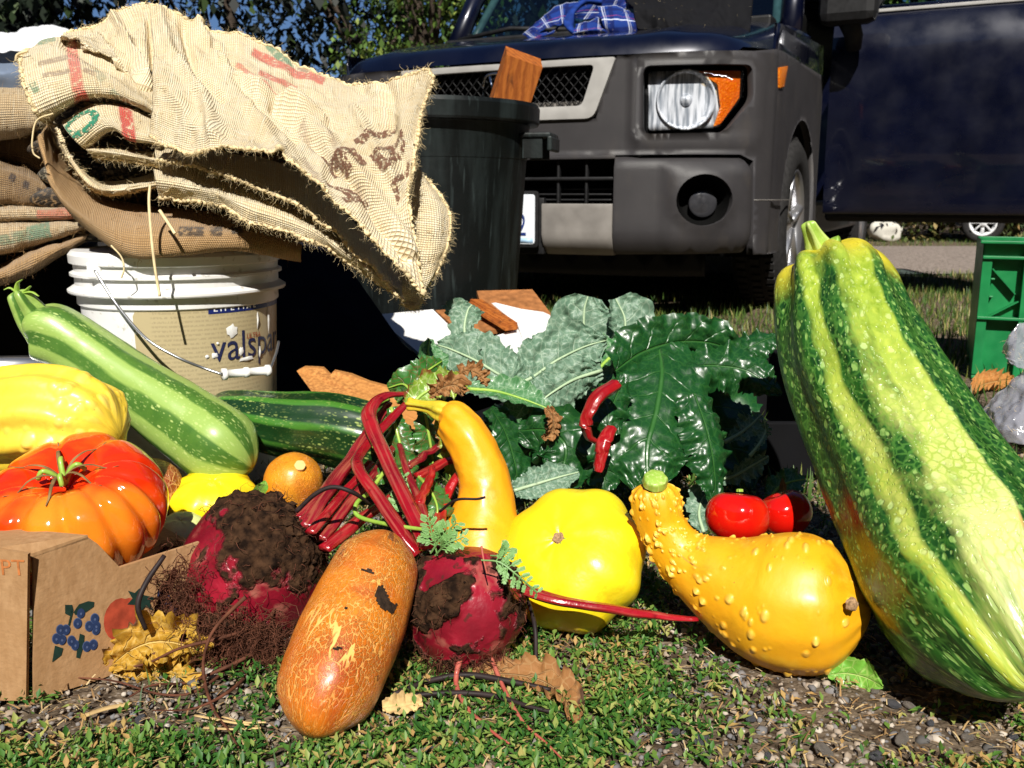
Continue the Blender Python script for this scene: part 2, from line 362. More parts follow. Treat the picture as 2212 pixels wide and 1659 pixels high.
def m_tomato(name, red, org, yel=None, rough=.1):
    k = Mat(name, rough, .5); c = k.vec('cyl'); n = k.noise(13, 4, k.scl(c, (1, 1, .35)), dist=.6)
    b = k.mix(k.ramp(n, [(.46, 0), (.60, 1)]), red, org)
    if yel: b = k.mix(k.ramp(k.math('SUBTRACT', k.noise(9, 3, k.scl(c, (1, 1, .3))), k.math('MULTIPLY', k.fac('along'), .16)), [(.40, 0), (.56, 1)]), b, yel)
    k.set('Coat Weight', .6); k.set('Coat Roughness', .06); k.set('Subsurface Weight', .08); k.set('Subsurface Radius', (.012, .004, .002)); k.set('Subsurface Scale', .3)
    k.bump(k.noise(60, 3, c), .0004); return k.base(b)
def m_net(name, c1, c2, c3, netc, sc=150, amt=.75, stretch=.55, scr=False):
    k = Mat(name, .42, .5); c = k.vec('cyl')
    cd = k.n('VectorMath', {0: c, 1: k.n('VectorMath', {0: k.noise(45, 3, c, out=1), 3: .018}, operation='SCALE')}, operation='ADD')
    e = k.vor(sc, k.scl(cd, (1, 1, stretch)), 'DISTANCE_TO_EDGE'); e2 = k.vor(sc*2.1, k.scl(cd, (1, 1, stretch)), 'DISTANCE_TO_EDGE')
    line = k.math('MAXIMUM', k.ramp(e, [(.03, 1), (.09, 0)]), k.ramp(e2, [(.02, .6), (.07, 0)]))
    line = k.math('MULTIPLY', line, k.ramp(k.noise(20, 4, c), [(.36, .15), (.56, 1)]))
    b = k.mix(k.rng(k.noise(10, 3, c), .35, .65), c1, c2); b = k.mix(k.ramp(k.noise(16, 4, c), [(.5, 0), (.66, .9)]), b, c3)
    b = k.mix(k.math('MULTIPLY', line, amt), b, netc)
    if scr:
        s1 = k.ramp(k.wave(9, k.scl(c, (2.2, 2.2, .6)), 9, 'DIAGONAL', 3, 2.5), [(.965, 0), (.985, 1)])
        s1 = k.math('MULTIPLY', s1, k.math('MULTIPLY', k.ramp(k.noise(9, 2, c), [(.47, 0), (.52, 1)]), k.rng(k.fac('along'), .45, .6))); b = k.mix(s1, b, netc)
        b = k.mix(k.ramp(k.noise(38, 4, c), [(.68, 0), (.70, .85)]), b, (.16, .05, .02)); line = k.math('MAXIMUM', line, s1)
    k.set('Coat Weight', .2); k.set('Coat Roughness', .25)
    k.bump(k.math('ADD', line, k.math('MULTIPLY', k.noise(90, 4, c), .5)), .0007); return k.base(b)
def m_zuc(name, dark, mid, pale, fleck, f_hi=.5, freq=5, off=.3, glos=.3):
    k = Mat(name, glos, .5); c = k.vec('cyl'); a = k.fac('ang')
    an = k.math('ADD', a, k.math('MULTIPLY', k.math('SUBTRACT', k.noise(10, 2, c), .5), .5))
    st = k.math('MULTIPLY_ADD', k.math('COSINE', k.math('ADD', k.math('MULTIPLY', an, freq), off)), .5, .5)
    st = k.math('ADD', st, k.math('MULTIPLY', k.math('SUBTRACT', k.noise(45, 4, k.scl(c, (1, 1, .12))), .5), 1.1))
    b = k.mix(k.ramp(st, [(f_hi-.12, 0), (f_hi+.12, 1)]), k.mix(k.noise(60, 3, c), dark, mid), pale)
    sp = k.math('MAXIMUM', k.ramp(k.vor(170, k.scl(c, (1, 1, .4))), [(.16, 1), (.26, 0)]), k.math('MULTIPLY', k.ramp(k.vor(330, k.scl(c, (1, 1, .5))), [(.2, 1), (.3, 0)]), .6))
    sp = k.math('MULTIPLY', sp, k.ramp(k.noise(26, 3, k.scl(c, (1, 1, .4))), [(.4, .1), (.58, .9)])); b = k.mix(sp, b, fleck)
    k.set('Coat Weight', .3); k.set('Coat Roughness', .2); k.bump(k.noise(60, 5, k.scl(c, (1, 1, .3))), .0008); return k.base(b)
def m_leaf(name, c1, c2, veinc, rough, coat, bmp=.0015, nv=7, tr=.12, brown=None, bump_sc=70, spec=.5):
    k = Mat(name, rough, spec); uv = k.sep(k.uv); u, v = uv[0], uv[1]; au = k.math('ABSOLUTE', u); c = k.vec('cyl')
    d = k.math('MULTIPLY', k.math('SUBTRACT', k.noise(40, 2, c), .5), .25)
    q = k.math('FRACT', k.math('ADD', k.math('SUBTRACT', k.math('MULTIPLY', v, nv), k.math('MULTIPLY', au, 1.1)), d))
    vd = k.math('ABSOLUTE', k.math('SUBTRACT', q, .5)); sv = k.ramp(vd, [(.44, 0), (.49, .7)])
    sv = k.math('MULTIPLY', sv, k.rng(au, .95, .2)); mid = k.ramp(au, [(.02, 1), (.055, 0)]); vm = k.math('MAXIMUM', sv, mid)
    ret = k.ramp(k.vor(110, c, 'DISTANCE_TO_EDGE'), [(.02, .45), (.07, 0)]); vm2 = k.math('MAXIMUM', vm, ret)
    b = k.mix(k.rng(k.noise(22, 4, c), .3, .7), c1, c2); b = k.mix(vm2, b, veinc)
    if brown: b = k.mix(k.ramp(k.math('ADD', k.noise(30, 4, c), k.math('MULTIPLY', au, .22)), [(.69, 0), (.74, 1)]), b, brown)
    k.set('Coat Weight', coat); k.set('Coat Roughness', .12)
    k.bump(k.math('SUBTRACT', k.noise(bump_sc, 4, c), k.math('MULTIPLY', vm, .6)), bmp)
    k.set('Base Color', b)
    # a blade lets a little light through
    t = k.n('BsdfTranslucent', {'Color': b}); o = k.t.nodes['Material Output']; mx = k.t.nodes.new('ShaderNodeMixShader'); mx.inputs[0].default_value = tr
    k.t.links.new(k.p.outputs[0], mx.inputs[1]); k.t.links.new(t, mx.inputs[2]); k.t.links.new(mx.outputs[0], o.inputs[0]); return k.m
def m_beet(name):
    k = Mat(name, .55, .4); c = k.vec('cyl'); s = k.math('ADD', k.fac('soil'), k.math('MULTIPLY', k.math('SUBTRACT', k.noise(60, 5, c), .5), .9))
    sk = k.mix(k.rng(k.noise(18, 4, c), .35, .65), (.13, .004, .012), (.30, .010, .026)); sk = k.mix(k.ramp(k.noise(28, 5, c), [(.56, 0), (.66, .75)]), sk, (.38, .14, .10))
    sk = k.mix(k.ramp(k.noise(85, 3, c), [(.62, 0), (.68, .8)]), sk, (.06, .018, .012))
    so = k.mix(k.rng(k.noise(110, 6, c), .35, .68), (.010, .005, .003), (.065, .032, .016)); f = k.ramp(s, [(.42, 0), (.52, 1)])
    k.set('Base Color', k.mix(f, sk, so)); k.set('Roughness', k.rng(f, 0, 1, .34, .95)); k.set('Specular IOR Level', k.rng(f, 0, 1, .5, .1))
    k.bump(k.math('MULTIPLY', k.noise(140, 6, c), k.rng(f, 0, 1, .12, 1)), .006); return k.m
def m_stalk(name, c1, c2, c3, rough=.25):
    k = Mat(name, rough, .5, Coat_Weight=.3, Coat_Roughness=.15); f = k.noise(22, 5)
    b = k.mix(k.rng(f, .35, .65), c1, c2); b = k.mix(k.ramp(k.noise(300, 3, k.scl(k.vec('cyl'), (1, 1, .05))), [(.5, 0), (.66, .55)]), b, c3); b = k.mix(k.ramp(k.noise(60, 5), [(.60, 0), (.68, .6)]), b, tuple(x*.4 for x in c1)); k.bump(k.noise(150, 3), .0008); return k.base(b)

M_GIANT = m_giant()
M_GOURD = m_yellow('bumpy gourd skin', (.78, .33, .006), (.84, .43, .010), (.88, .58, .05), .38, coat=.15)
M_PATTY = m_yellow('patty pan skin', (.86, .62, .008), (.92, .72, .012), (.93, .78, .05), .30, coat=.3)
M_CROOK = m_yellow('crookneck skin', (.84, .33, .006), (.88, .42, .012), (.88, .47, .02), .34, coat=.18)
M_LUMPY = m_yellow('lumpy gourd skin', (.86, .58, .03), (.88, .66, .07), (.90, .76, .20), .4)
M_BIGTOM = m_tomato('heirloom tomato skin', (.70, .028, .003), (.80, .085, .005), (.80, .24, .015))
M_TOM = m_tomato('red tomato skin', (.60, .007, .003), (.70, .02, .004))
M_CUKE = m_net('russet cucumber skin', (.58, .125, .006), (.68, .22, .008), (.36, .04, .004), (.84, .46, .12), 300, .7, .40, True)
M_MELON = m_net('netted melon skin', (.26, .045, .012), (.34, .06, .015), (.22, .035, .01), (.80, .45, .16), 110, .85, .8)
M_BALL = m_net('small russet fruit skin', (.76, .26, .01), (.80, .32, .015), (.62, .15, .01), (.80, .42, .05), 230, .2, .9)
M_PZUC = m_zuc('pale zucchini skin', (.03, .11, .015), (.10, .22, .03), (.28, .42, .09), (.44, .56, .18), .50, 6, 1.2, .42)
M_DZUC = m_zuc('dark zucchini skin', (.004, .022, .005), (.010, .045, .010), (.05, .17, .02), (.30, .38, .10), .88, 9, .3)
M_BEET = m_beet('beet skin')
M_STEMG = m_stalk('green fruit stalk', (.22, .40, .04), (.36, .52, .08), (.60, .66, .25), .5)
M_STEMO = m_stalk('orange fruit stalk', (.50, .46, .03), (.72, .46, .02), (.30, .42, .05), .5)
M_RED = m_stalk('red beet stalk', (.22, .003, .010), (.36, .008, .016), (.40, .10, .07))
M_DRED = m_stalk('dark red beet stalk', (.16, .004, .010), (.26, .010, .02), (.36, .12, .06))
M_CHARD_ST = m_stalk('chard stalk red', (.26, .004, .007), (.38, .008, .012), (.44, .07, .05), .3)
M_TWIG = plain('brown root', (.11, .04, .022), .8, .2, .5, 60)
M_DRYSTEM = plain('withered dark stem', (.02, .012, .012), .6, .3, .5, 60)
M_STRAW = plain('dry straw', (.52, .36, .16), .8, .2, .3, 80)
M_SCAR = plain('blossom scar cork', (.42, .26, .14), .9, .2, .45, 400, .001)
M_KALE = m_leaf('kale blade', (.085, .17, .105), (.16, .26, .18), (.34, .44, .32), .5, 0, .0012, 6, .10)
M_KALED = m_leaf('green collard blade', (.04, .15, .05), (.07, .22, .07), (.28, .42, .24), .5, .05, .0012, 6, .12)
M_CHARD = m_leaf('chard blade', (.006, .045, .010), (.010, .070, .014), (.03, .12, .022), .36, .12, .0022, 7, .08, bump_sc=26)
M_BEETL = m_leaf('beet leaf blade', (.025, .12, .02), (.05, .19, .03), (.20, .05, .03), .35, .2, .002, 6, .15)
M_BEETY = m_leaf('yellowing beet leaf blade', (.10, .30, .03), (.42, .46, .05), (.55, .60, .25), .4, .1, .002, 6, .2, (.20, .07, .02))
M_DRYL = m_leaf('dried yellow leaf blade', (.40, .20, .015), (.56, .34, .03), (.62, .42, .12), .7, 0, .003, 5, .15, (.10, .035, .01))
M_BRL = m_leaf('dried brown leaf blade', (.24, .10, .03), (.36, .17, .05), (.40, .24, .10), .8, 0, .003, 5, .1, (.07, .03, .012))
M_LIME = m_leaf('bright green leaf blade', (.14, .40, .04), (.24, .52, .07), (.50, .68, .20), .4, .1, .0012, 6, .25)
M_FROND = m_leaf('feathery frond', (.10, .28, .06), (.17, .38, .10), (.2, .4, .12), .5, 0, .0005, 3, .25)

# ============================================================ the vegetables
def set_wart(o, w):
    t = o.data.attributes.new('wart', 'FLOAT', 'POINT'); w = np.asarray(w, float).ravel(); t.data.foreach_set('value', w/(w.max()+1e-9))
def gz(u, v): return ground(u, v)
# giant marrow at the right
gm_root = thing('marrow', 'giant yellow and dark green striped marrow leaning at the right edge of the pile', 'squash', gz(2180, 1560))
def gdisp(A, S, c):
    rib = np.cos(10*(A-R(22)-.2*np.sin(3*S))); return .0030*(np.sign(rib)*np.abs(rib)**.8)*(1-.4*S)*(1+1.2*np.exp(-(S/.12)**2)) + .0025*fbm(c, 14, 3, 3)
o, gi = sweep('body', [(1772, 545, 1.10, 92), (1792, 592, 1.08, 112), (1838, 760, 1.00, 152), (1965, 1010, .89, 186), (2092, 1232, .785, 222), (2195, 1400, .70, 226), (2262, 1500, .67, 190)], M_GIANT, gm_root, 260, 260, .12, .26, gdisp, pexp=2.3)
st = sweep('stalk', [(1775, 556, 1.075, 42), (1768, 535, 1.07, 30), (1758, 512, 1.065, 20), (1748, 490, 1.06, 15), (1744, 478, 1.06, 14)], M_STEMG, gm_root, 30, 30, 0, .1, lambda A, S, c: .003*np.cos(5*A)*(1-.5*S))[0]
tubepx('stalk_stub', [(1782, 535, 1.05, 9), (1798, 524, 1.045, 10), (1813, 520, 1.04, 12)], M_STEMG, gm_root)
for q in range(3):
    pass
# bumpy yellow crookneck gourd
g_root = thing('gourd', 'bumpy yellow gourd with a warty bent neck lying in front of the red tomatoes', 'gourd', gz(1700, 1450))
wd = wart_disp(900, .0005, .0040, .0012, .0042, 3, lambda a, s: .95 if s < .36 else (.34 if not (s > .86) else .12))
def gourd_disp(A, S, c): return wd(A, S, c) + .0012*np.cos(12*A)*np.clip((S-.5)*1.5, 0, 1) + .0008*np.cos(14*A)*np.exp(-(S/.08)**2) + .0015*fbm(c, 22, 8, 2)
o, gi = sweep('body', [(1413, 1040, .905, 43), (1417, 1085, .90, 54), (1432, 1140, .895, 51), (1475, 1200, .885, 62), (1545, 1245, .87, 92), (1630, 1282, .855, 132), (1715, 1302, .84, 150), (1800, 1308, .83, 138), (1882, 1310, .82, 96)], M_GOURD, g_root, 420, 330, .045, .20, gourd_disp)
set_wart(o, wd.last)
def knob(name, u, v, Y, rpx, mat, parent, fl=.6, lob=8, amp=.12, seed=0, ax=None):
    c = at(u, v, Y); a = nrm(np.array([0, 0, CAMH])-c) if ax is None else nrm(ax)
    return veg_round(name, c, a, rpx*mpp(c), [(1.05, -.6), (1.0, -.1*fl), (.86, .35*fl), (.45, .62*fl), (.01, .6*fl)], mat, parent, 12, 40, lambda A, T: (1+amp*np.cos(lob*A)+.08*fbm(np.stack([np.cos(A)*2, np.sin(A)*2, T*3+seed], -1), 1, seed), 0))[0]
knob('stalk', 1416, 1033, .887, 26, M_STEMG, g_root, .4, 7, .03, 1, (.02, -.45, .9))
knob('blossom_scar', 1843, 1307, .776, 14, M_SCAR, g_root, .7, 5, .1, 2, (.5, -.86, .1))
# patty pan
def patty(name, label, u, v, Y, rpx, ax, flat, mat, lob, amp, group=None, scar=True, scarpx=13, seed=0):
    r_ = thing(name, label, 'squash', (at(u, v, Y)[0], at(u, v, Y)[1], 0)); c = at(u, v, Y); rm = rpx*mpp(c)
    def mod(A, T):
        p = np.stack([np.cos(A), np.sin(A), T], -1); e = np.sin(PI*T)
        return 1+amp*np.cos(lob*A+seed)*e+.03*fbm(p, 1.6, seed, 3), .03*fbm(p, 1.4, seed+3, 2)+.4*amp*np.cos(lob*A+seed)*np.clip(T-.5, 0, 1)*e
    o, Mx = veg_round('body', c, ax, rm, [(.01, -flat*.95), (.5, -flat), (.86, -flat*.62), (1, -.02), (.90, flat*.52), (.62, flat*.85), (.25, flat*.95), (.01, flat*.90)], mat, r_, 90, 180, mod)
    set_wart(o, np.zeros(len(o.data.vertices)))
    if scar:
        q = c+Mx[:, 2]*rm*flat*.90; s2 = scarpx*mpp(c)
        for i in range(7):
            a_ = i*.9+.2; d_ = Mx @ np.array([math.cos(a_), math.sin(a_), 0]); MB().tube([q+d_*s2*.7, q+d_*s2*1.4-Mx[:, 2]*.0004, q+d_*s2*(1.9+.4*math.sin(i*3))-Mx[:, 2]*.001], [.0022, .0016, .0004], 5, flat=.3).build('sepal', M_STEMG, r_, True)
        veg_round('blossom_scar', q, Mx[:, 2], s2, [(1, -.3), (.95, .25), (.7, .5), (.4, .28), (.01, .2)], M_SCAR, r_, 10, 24, lambda A, T: (1+.1*np.cos(5*A), 0))
    return r_, c, Mx, rm
pr, pc, pM, prm = patty('patty_pan', 'large smooth bright yellow patty pan squash in the front row beside the bumpy gourd', 1238, 1208, .935, 160, nrm((-.36, -.60, .72)), .68, M_PATTY, 8, .032, seed=2)
patty('patty_pan', 'small scalloped yellow patty pan squash behind the soil covered beet', 462, 1080, 1.13, 92, nrm((.1, -.25, 1)), .62, M_PATTY, 9, .05, scar=False, seed=1)
M_PALE = m_yellow('pale squash skin', (.60, .66, .22), (.68, .72, .30), (.74, .78, .42), .4)
patty('patty_pan', 'pale greenish yellow squash peeking out between the big tomato and the beets', 392, 1150, 1.02, 52, nrm((.1, -.3, 1)), .7, M_PALE, 8, .03, scar=False, seed=4)
# crookneck
c_root = thing('crookneck_squash', 'smooth orange crookneck squash standing upright with its neck bent left', 'squash', gz(1040, 1300))
o, _ = sweep('body', [(950, 893, 1.03, 30), (975, 905, 1.025, 42), (1012, 948, 1.01, 50), (1040, 1010, 1.0, 54), (1050, 1070, .99, 60), (1045, 1130, .98, 78), (1035, 1200, .965, 92), (1030, 1270, .95, 92), (1030, 1320, .94, 80)], M_CROOK, c_root, 180, 120, .07, .12, lambda A, S, c: .0018*fbm(c, 30, 2, 3)+.0008*np.cos(9*A)*np.exp(-(S/.2)**2))
set_wart(o, np.zeros(len(o.data.vertices)))
sweep('stalk', [(962, 892, 1.03, 22), (946, 886, 1.033, 19), (928, 880, 1.04, 12), (905, 876, 1.05, 10), (880, 872, 1.06, 14)], M_STEMO, c_root, 30, 30, 0, .1, lambda A, S, c: .0016*np.cos(5*A))
# russet cucumber in front
k_root = thing('cucumber', 'big orange brown russeted cucumber standing on end at the front centre', 'cucumber', gz(690, 1600))
oK, gK = sweep('body', [(842, 1148, .835, 62), (818, 1212, .82, 90), (775, 1320, .785, 107), (728, 1430, .745, 113), (690, 1530, .712, 101), (668, 1594, .70, 70)], M_CUKE, k_root, 160, 120, .16, .22, lambda A, S, c: .0012*np.cos(3*A)+.0014*fbm(c, 26, 4, 3), pexp=2.2)
def patch(name, G, poly, mat, parent, off=.0005, sd=0):
    V = G['V']; n, m = V.shape[:2]; q = px(V.reshape(-1, 3)).reshape(n, m, 2); poly = np.array(poly, float); ii = []
    x, y = q[..., 0].ravel(), q[..., 1].ravel(); c_ = np.zeros(n*m, bool)
    for i in range(len(poly)):
        (x0, y0), (x1, y1) = poly[i], poly[(i+1) % len(poly)]; c_ ^= ((y0 > y) != (y1 > y)) & (x < (x1-x0)*(y-y0)/((y1-y0) or 1e-9)+x0)
    ctr = np.repeat(G['P'][:, None], m, 1).reshape(-1, 3); out = nrm(V.reshape(-1, 3)-ctr); toc = nrm(np.array([0, 0, CAMH])-V.reshape(-1, 3)); c_ &= (out*toc).sum(1) > .1
    F = grid_faces(n, m, True); F = F[c_[F].all(1)]
    if not len(F): return
    u_, inv = np.unique(F, return_inverse=True); P = V.reshape(-1, 3)[u_]+out[u_]*(off+.0012*np.abs(fbm(V.reshape(-1, 3)[u_], 300, sd, 3)))[:, None]; return mk(name, P, inv.reshape(-1, 4), mat, parent)
M_SMEAR = plain('dark soil smear', (.035, .02, .012), .8, .2, .6, 200, .001)
for sd_, pl_ in enumerate(([(808, 1268), (826, 1258), (836, 1275), (846, 1300), (862, 1302), (850, 1330), (832, 1322), (812, 1308), (806, 1290)], [(776, 1228), (800, 1226), (818, 1240), (806, 1244), (790, 1236), (774, 1240)], [(742, 1312), (752, 1310), (754, 1320), (746, 1324)], [(715, 1400), (738, 1392), (742, 1402), (720, 1414)])): patch('soil_smear', gK, pl_, M_SMEAR, k_root, sd=sd_)
# zucchinis
z_root = thing('zucchini', 'long pale green zucchini leaning across the white bucket', 'zucchini', at(510, 1040, 1.2)*[1, 1, 0])
o, _ = sweep('body', [(75, 715, 1.245, 52), (105, 718, 1.24, 62), (160, 745, 1.235, 63), (240, 800, 1.225, 66), (330, 862, 1.21, 72), (420, 925, 1.19, 80), (490, 975, 1.17, 84), (545, 1012, 1.16, 66)], M_PZUC, z_root, 200, 120, .06, .16, lambda A, S, c: .0016*np.cos(4*A+1.2)*(1+2*np.exp(-(S/.1)**2))+.0012*fbm(c, 20, 5, 3)+.006*np.exp(-((A+.88)/.5)**2-((S-.1)/.06)**2))
sweep('stalk', [(100, 715, 1.245, 44), (76, 690, 1.24, 36), (58, 665, 1.235, 30), (45, 645, 1.23, 24), (36, 628, 1.23, 17)], M_PZUC, z_root, 40, 40, 0, .1, lambda A, S, c: .0024*np.cos(5*A)+.001*fbm(c, 60, 5, 2))
for i, (a, b) in enumerate([((36, 632), (48, 604)), ((34, 630), (8, 626)), ((44, 634), (84, 640)), ((40, 640), (66, 618))]):
    tubepx('stalk_tatter', [(a[0], a[1], 1.228, 7), ((a[0]+b[0])/2+4*(i-1), (a[1]+b[1])/2-6, 1.225, 5), (b[0], b[1], 1.222, 2)], M_STEMG, z_root, flat=.4)
d_root = thing('zucchini', 'dark green zucchini with faint stripes lying between the white bucket and the beet leaves', 'zucchini', at(700, 1010, 1.24)*[1, 1, 0])
sweep('body', [(455, 900, 1.29, 50), (500, 898, 1.285, 54), (600, 915, 1.27, 68), (700, 925, 1.26, 76), (790, 948, 1.25, 78), (860, 985, 1.24, 62)], M_DZUC, d_root, 160, 120, .1, .12, lambda A, S, c: .0012*np.cos(9*A+.3)+.001*fbm(c, 20, 9, 3))
# lumpy yellow gourd at the left
l_root = thing('gourd', 'pale yellow lumpy ribbed gourd at the left edge above the big tomato', 'gourd', at(100, 1010, 1.0)*[1, 1, 0])
wl_ = wart_disp(420, .0008, .0042, .003, .009, 21, lambda a, s: .9 if s > .74 else .10)
o, _ = sweep('body', [(-130, 905, 1.04, 60), (-70, 905, 1.03, 98), (20, 905, 1.02, 114), (110, 908, 1.01, 116), (190, 925, 1.00, 104), (258, 945, .99, 78)], M_LUMPY, l_root, 260, 220, .14, .15, lambda A, S, c: wl_(A, S, c)+.0034*np.cos(10*A+.5)*np.sin(PI*S)**.5+.003*fbm(c, 16, 6, 3))
set_wart(o, wl_.last)
# small round russet fruit
b_root = thing('cucumber', 'small round orange fruit with a pale scar beside the dark zucchini', 'cucumber', gz(640, 1110))
veg_round('body', at(634, 1044, 1.19), (.12, -.35, .95), 64*mpp(at(634, 1044, 1.19)), [(.01, -1.15), (.55, -1.0), (.92, -.5), (1, 0), (.90, .5), (.55, .9), (.22, 1.02), (.01, 1.03)], M_BALL, b_root, 60, 80, lambda A, T: (1+.02*fbm(np.stack([np.cos(A), np.sin(A), T*2], -1), 1.5, 3), 0))
knob('blossom_scar', 648, 1005, 1.163, 12, plain('pale scar', (.75, .42, .16), .7, .3), b_root, .12, 6, .03, 3, (.15, -.7, .7))
# netted melon behind tomato
mroot = thing('melon', 'small dark red netted melon partly behind the big tomato', 'melon', at(325, 1130, 1.12)*[1, 1, 0])
veg_round('body', at(318, 1065, 1.12), (.2, -.1, .97), 76*mpp(at(318, 1065, 1.12)), [(.01, -1.0), (.6, -.85), (.95, -.35), (1, .1), (.85, .6), (.5, .88), (.01, .98)], M_MELON, mroot, 60, 90)
# big heirloom tomato
t_root = thing('tomato', 'huge ribbed orange red heirloom tomato in the cardboard box', 'tomato', at(165, 1200, .9)*[1, 1, 0])
tc = at(160, 1098, .90); tR = 197*mpp(tc)
def tmod(A, T):
    p = np.stack([np.cos(A), np.sin(A), 0*T], -1); lobes = [(.2, .5), (1.05, .42), (1.75, .35), (2.5, .5), (3.3, .45), (4.05, .33), (4.6, .3), (5.15, .36), (5.75, .33)]
    A2 = A+.12*np.sin(2*A); g = np.ones_like(A)
    cr = np.array([.0, .62, 1.35, 2.0, 2.9, 3.75, 4.22, 4.62, 5.08, 5.55, 5.95])
    d = np.min(np.abs((A2[..., None]-cr+PI) % (2*PI)-PI), -1); w = np.sin(PI*np.clip(T*.8+.2, 0, 1))
    v = np.exp(-(d/.085)**2)
    return (1+.07*np.cos(3*A+1)*.5-(.13*v)*(.35+.65*T))*(1+.02*fbm(p, 2, 4)), -.07*v*np.clip(T-.45, 0, 1)*2+.16*np.exp(-((A-1.75+PI) % (2*PI)-PI)**2/.25)*np.clip(T-.35, 0, 1)*np.sin(PI*T)
o, tM = veg_round('body', tc, nrm((-.03, -.34, .94)), tR, [(.01, -.56), (.45, -.60), (.8, -.46), (.98, -.14), (.99, .14), (.80, .42), (.5, .50), (.24, .40), (.06, .28), (.01, .26)], M_BIGTOM, t_root, 130, 260, tmod)
q = tc + tM[:, 2]*tR*.34
M_SEP = plain('dried sepal', (.22, .13, .05), .8, .2, .4, 90)
for i, a in enumerate(np.linspace(.2, 5.9, 7)):
    d = tM @ np.array([math.cos(a), math.sin(a), 0]); z = tM[:, 2]
    P = [q+z*.004, q+d*.014+z*.018, q+d*.030+z*.020, q+d*.044+z*(.014+.003*math.sin(3*i)), q+d*.056+z*.016]
    MB().tube(crom(P, 14), np.array([.0028, .0032, .003, .0026, .0024, .0022, .002, .0018, .0016, .0014, .0012, .001, .0008, .0005]), 6, flat=.35).build('sepal', M_SEP, t_root, True)
for i in range(4):
    a = i*1.6+.4; d = tM @ np.array([math.cos(a), math.sin(a), 0]); z = tM[:, 2]
    MB().tube(crom([q, q+z*.014+d*.008, q+z*.020+d*.016, q+z*.012+d*.022], 12), .0026, 6).build('calyx_lobe', M_STEMG, t_root, True)
# two red tomatoes
for (u, v, Y, rp, lab) in ((1592, 1118, .955, 68, 'glossy red tomato with a dimpled top, left one of the pair behind the bumpy gourd'), (1696, 1110, 1.0, 59, 'round glossy red tomato next to the giant marrow')):
    c = at(u, v, Y); rr = thing('tomato', lab, 'tomato', (c[0], c[1], 0), group='red tomatoes')
    sd = int(u)
    veg_round('body', c, nrm((.1 if rp > 65 else -.4, .25, 1)), rp*mpp(c), [(.01, -.78), (.5, -.74), (.88, -.40), (1, .0), (.92, .42), (.62, .70), (.3, .74), (.01, .66)], M_TOM, rr, 60, 90, lambda A, T: (1+.025*np.cos(5*A+sd)*T+.015*np.cos(2*A), 0))
    knob('stalk_scar', u+(6 if rp > 65 else 40), v-(60 if rp > 65 else 30), Y+.03, 7, M_STEMG, rr, .5, 5, .1, 3, (0, .3, 1))
# ---------------------------------------------------------- beets
def beet(label, u, v, Y, rpx, ax, soilf, squash=1., seed=0, root=None):
    c = at(u, v, Y); rm = rpx*mpp(c); r_ = thing('beet', label, 'beet', (c[0], c[1], 0), group='freshly dug beets')
    Mx = basis(ax); n, m = 170, 240
    t = np.linspace(0, 1, n); th = t*PI
    prof = np.stack([np.sin(th)**.9*1., -np.cos(th)*squash], 1)
    lo = t < .16; prof[:, 1] = prof[:, 1] - np.where(lo, (1-t/.16)**2*.42, 0); prof[:, 0] = np.where(lo, np.maximum(prof[:, 0], .10), prof[:, 0]); prof[0, 0] = .01; prof[-1, 0] = .01
    a = np.arange(m)*2*PI/m; A = np.repeat(a[None], n, 0)
    D = np.stack([prof[:, :1]*np.cos(A), prof[:, :1]*np.sin(A), prof[:, 1:]*np.ones((1, m))], -1)
    W_ = D @ Mx.T; up = W_[..., 2]; lat = W_[..., 0]; fr = -W_[..., 1]
    so = np.clip(soilf(D, W_, fbm(D, 1.7, seed, 4)), 0, 1)
    k = 1 + .03*fbm(D, 1.3, seed, 3)
    so2 = 1/(1+np.exp(-(so-.5)*10))
    k = k + so2*(.035+.075*np.abs(fbm(D, 5, seed+3, 5))+.02*fbm(D, 22, seed+9, 3))
    V = (D*k[..., None]*rm) @ Mx.T + c
    o = mk('body', V.reshape(-1, 3), grid_faces(n, m, True), M_BEET, r_, attrs={'cyl': (D*rm).reshape(-1, 3), 'soil': so.ravel()})
    g = np.random.default_rng(seed); Vf = V.reshape(-1, 3); sf = so.ravel(); idx = np.where(sf > .5)[0]
    idx = g.choice(idx, 620); Nn = nrm(Vf[idx]-c)
    hairs('rootlets', Vf[idx]-Nn*.002, Nn+np.array([0, 0, -.5]), .022, .00042, M_TWIG, r_, seed, 1.1, 7, .12)
    cl = MB(); ii = g.choice(np.where(sf > .6)[0], 260)
    for q_ in ii:
        s_ = rm*(.02+.05*g.random()**2); bm = np.array([(1, 0, 0), (-1, 0, 0), (0, 1, 0), (0, -1, 0), (0, 0, 1), (0, 0, -1)])*s_*(.7+.6*g.random((6, 1)))
        cl.add(bm+Vf[q_], [(0, 2, 4), (2, 1, 4), (1, 3, 4), (3, 0, 4), (2, 0, 5), (1, 2, 5), (3, 1, 5), (0, 3, 5)])
    cl.build('soil_crumbs', M_SOIL, r_, kind='stuff')
    return r_, c, Mx, rm
k = Mat('garden soil', .95, .1); k.set('Base Color', k.mix(k.rng(k.noise(120, 5), .35, .65), (.012, .006, .004), (.07, .036, .018))); k.bump(k.noise(200, 5), .003); M_SOIL = k.m
def soilA(D, W_, f):   # crown and lower left under soil, a red band between
    return .42+1.1*(np.abs(W_[..., 2]*.9+W_[..., 0]*.40-.05)-.36)+.5*f+.35*np.clip(-W_[..., 2]-.35, 0, 1)
def soilB(D, W_, f): return .16+.62*f+.9*np.clip(-W_[..., 2]-.42, 0, 1)*1.6+.8*np.clip(-W_[..., 0]*.7-.05+.3*f, 0, 1)+.7*np.exp(-((W_[..., 0]+.1)**2+(W_[..., 2]-.62)**2)/.05)
def soilC(D, W_, f): return .8+.3*f
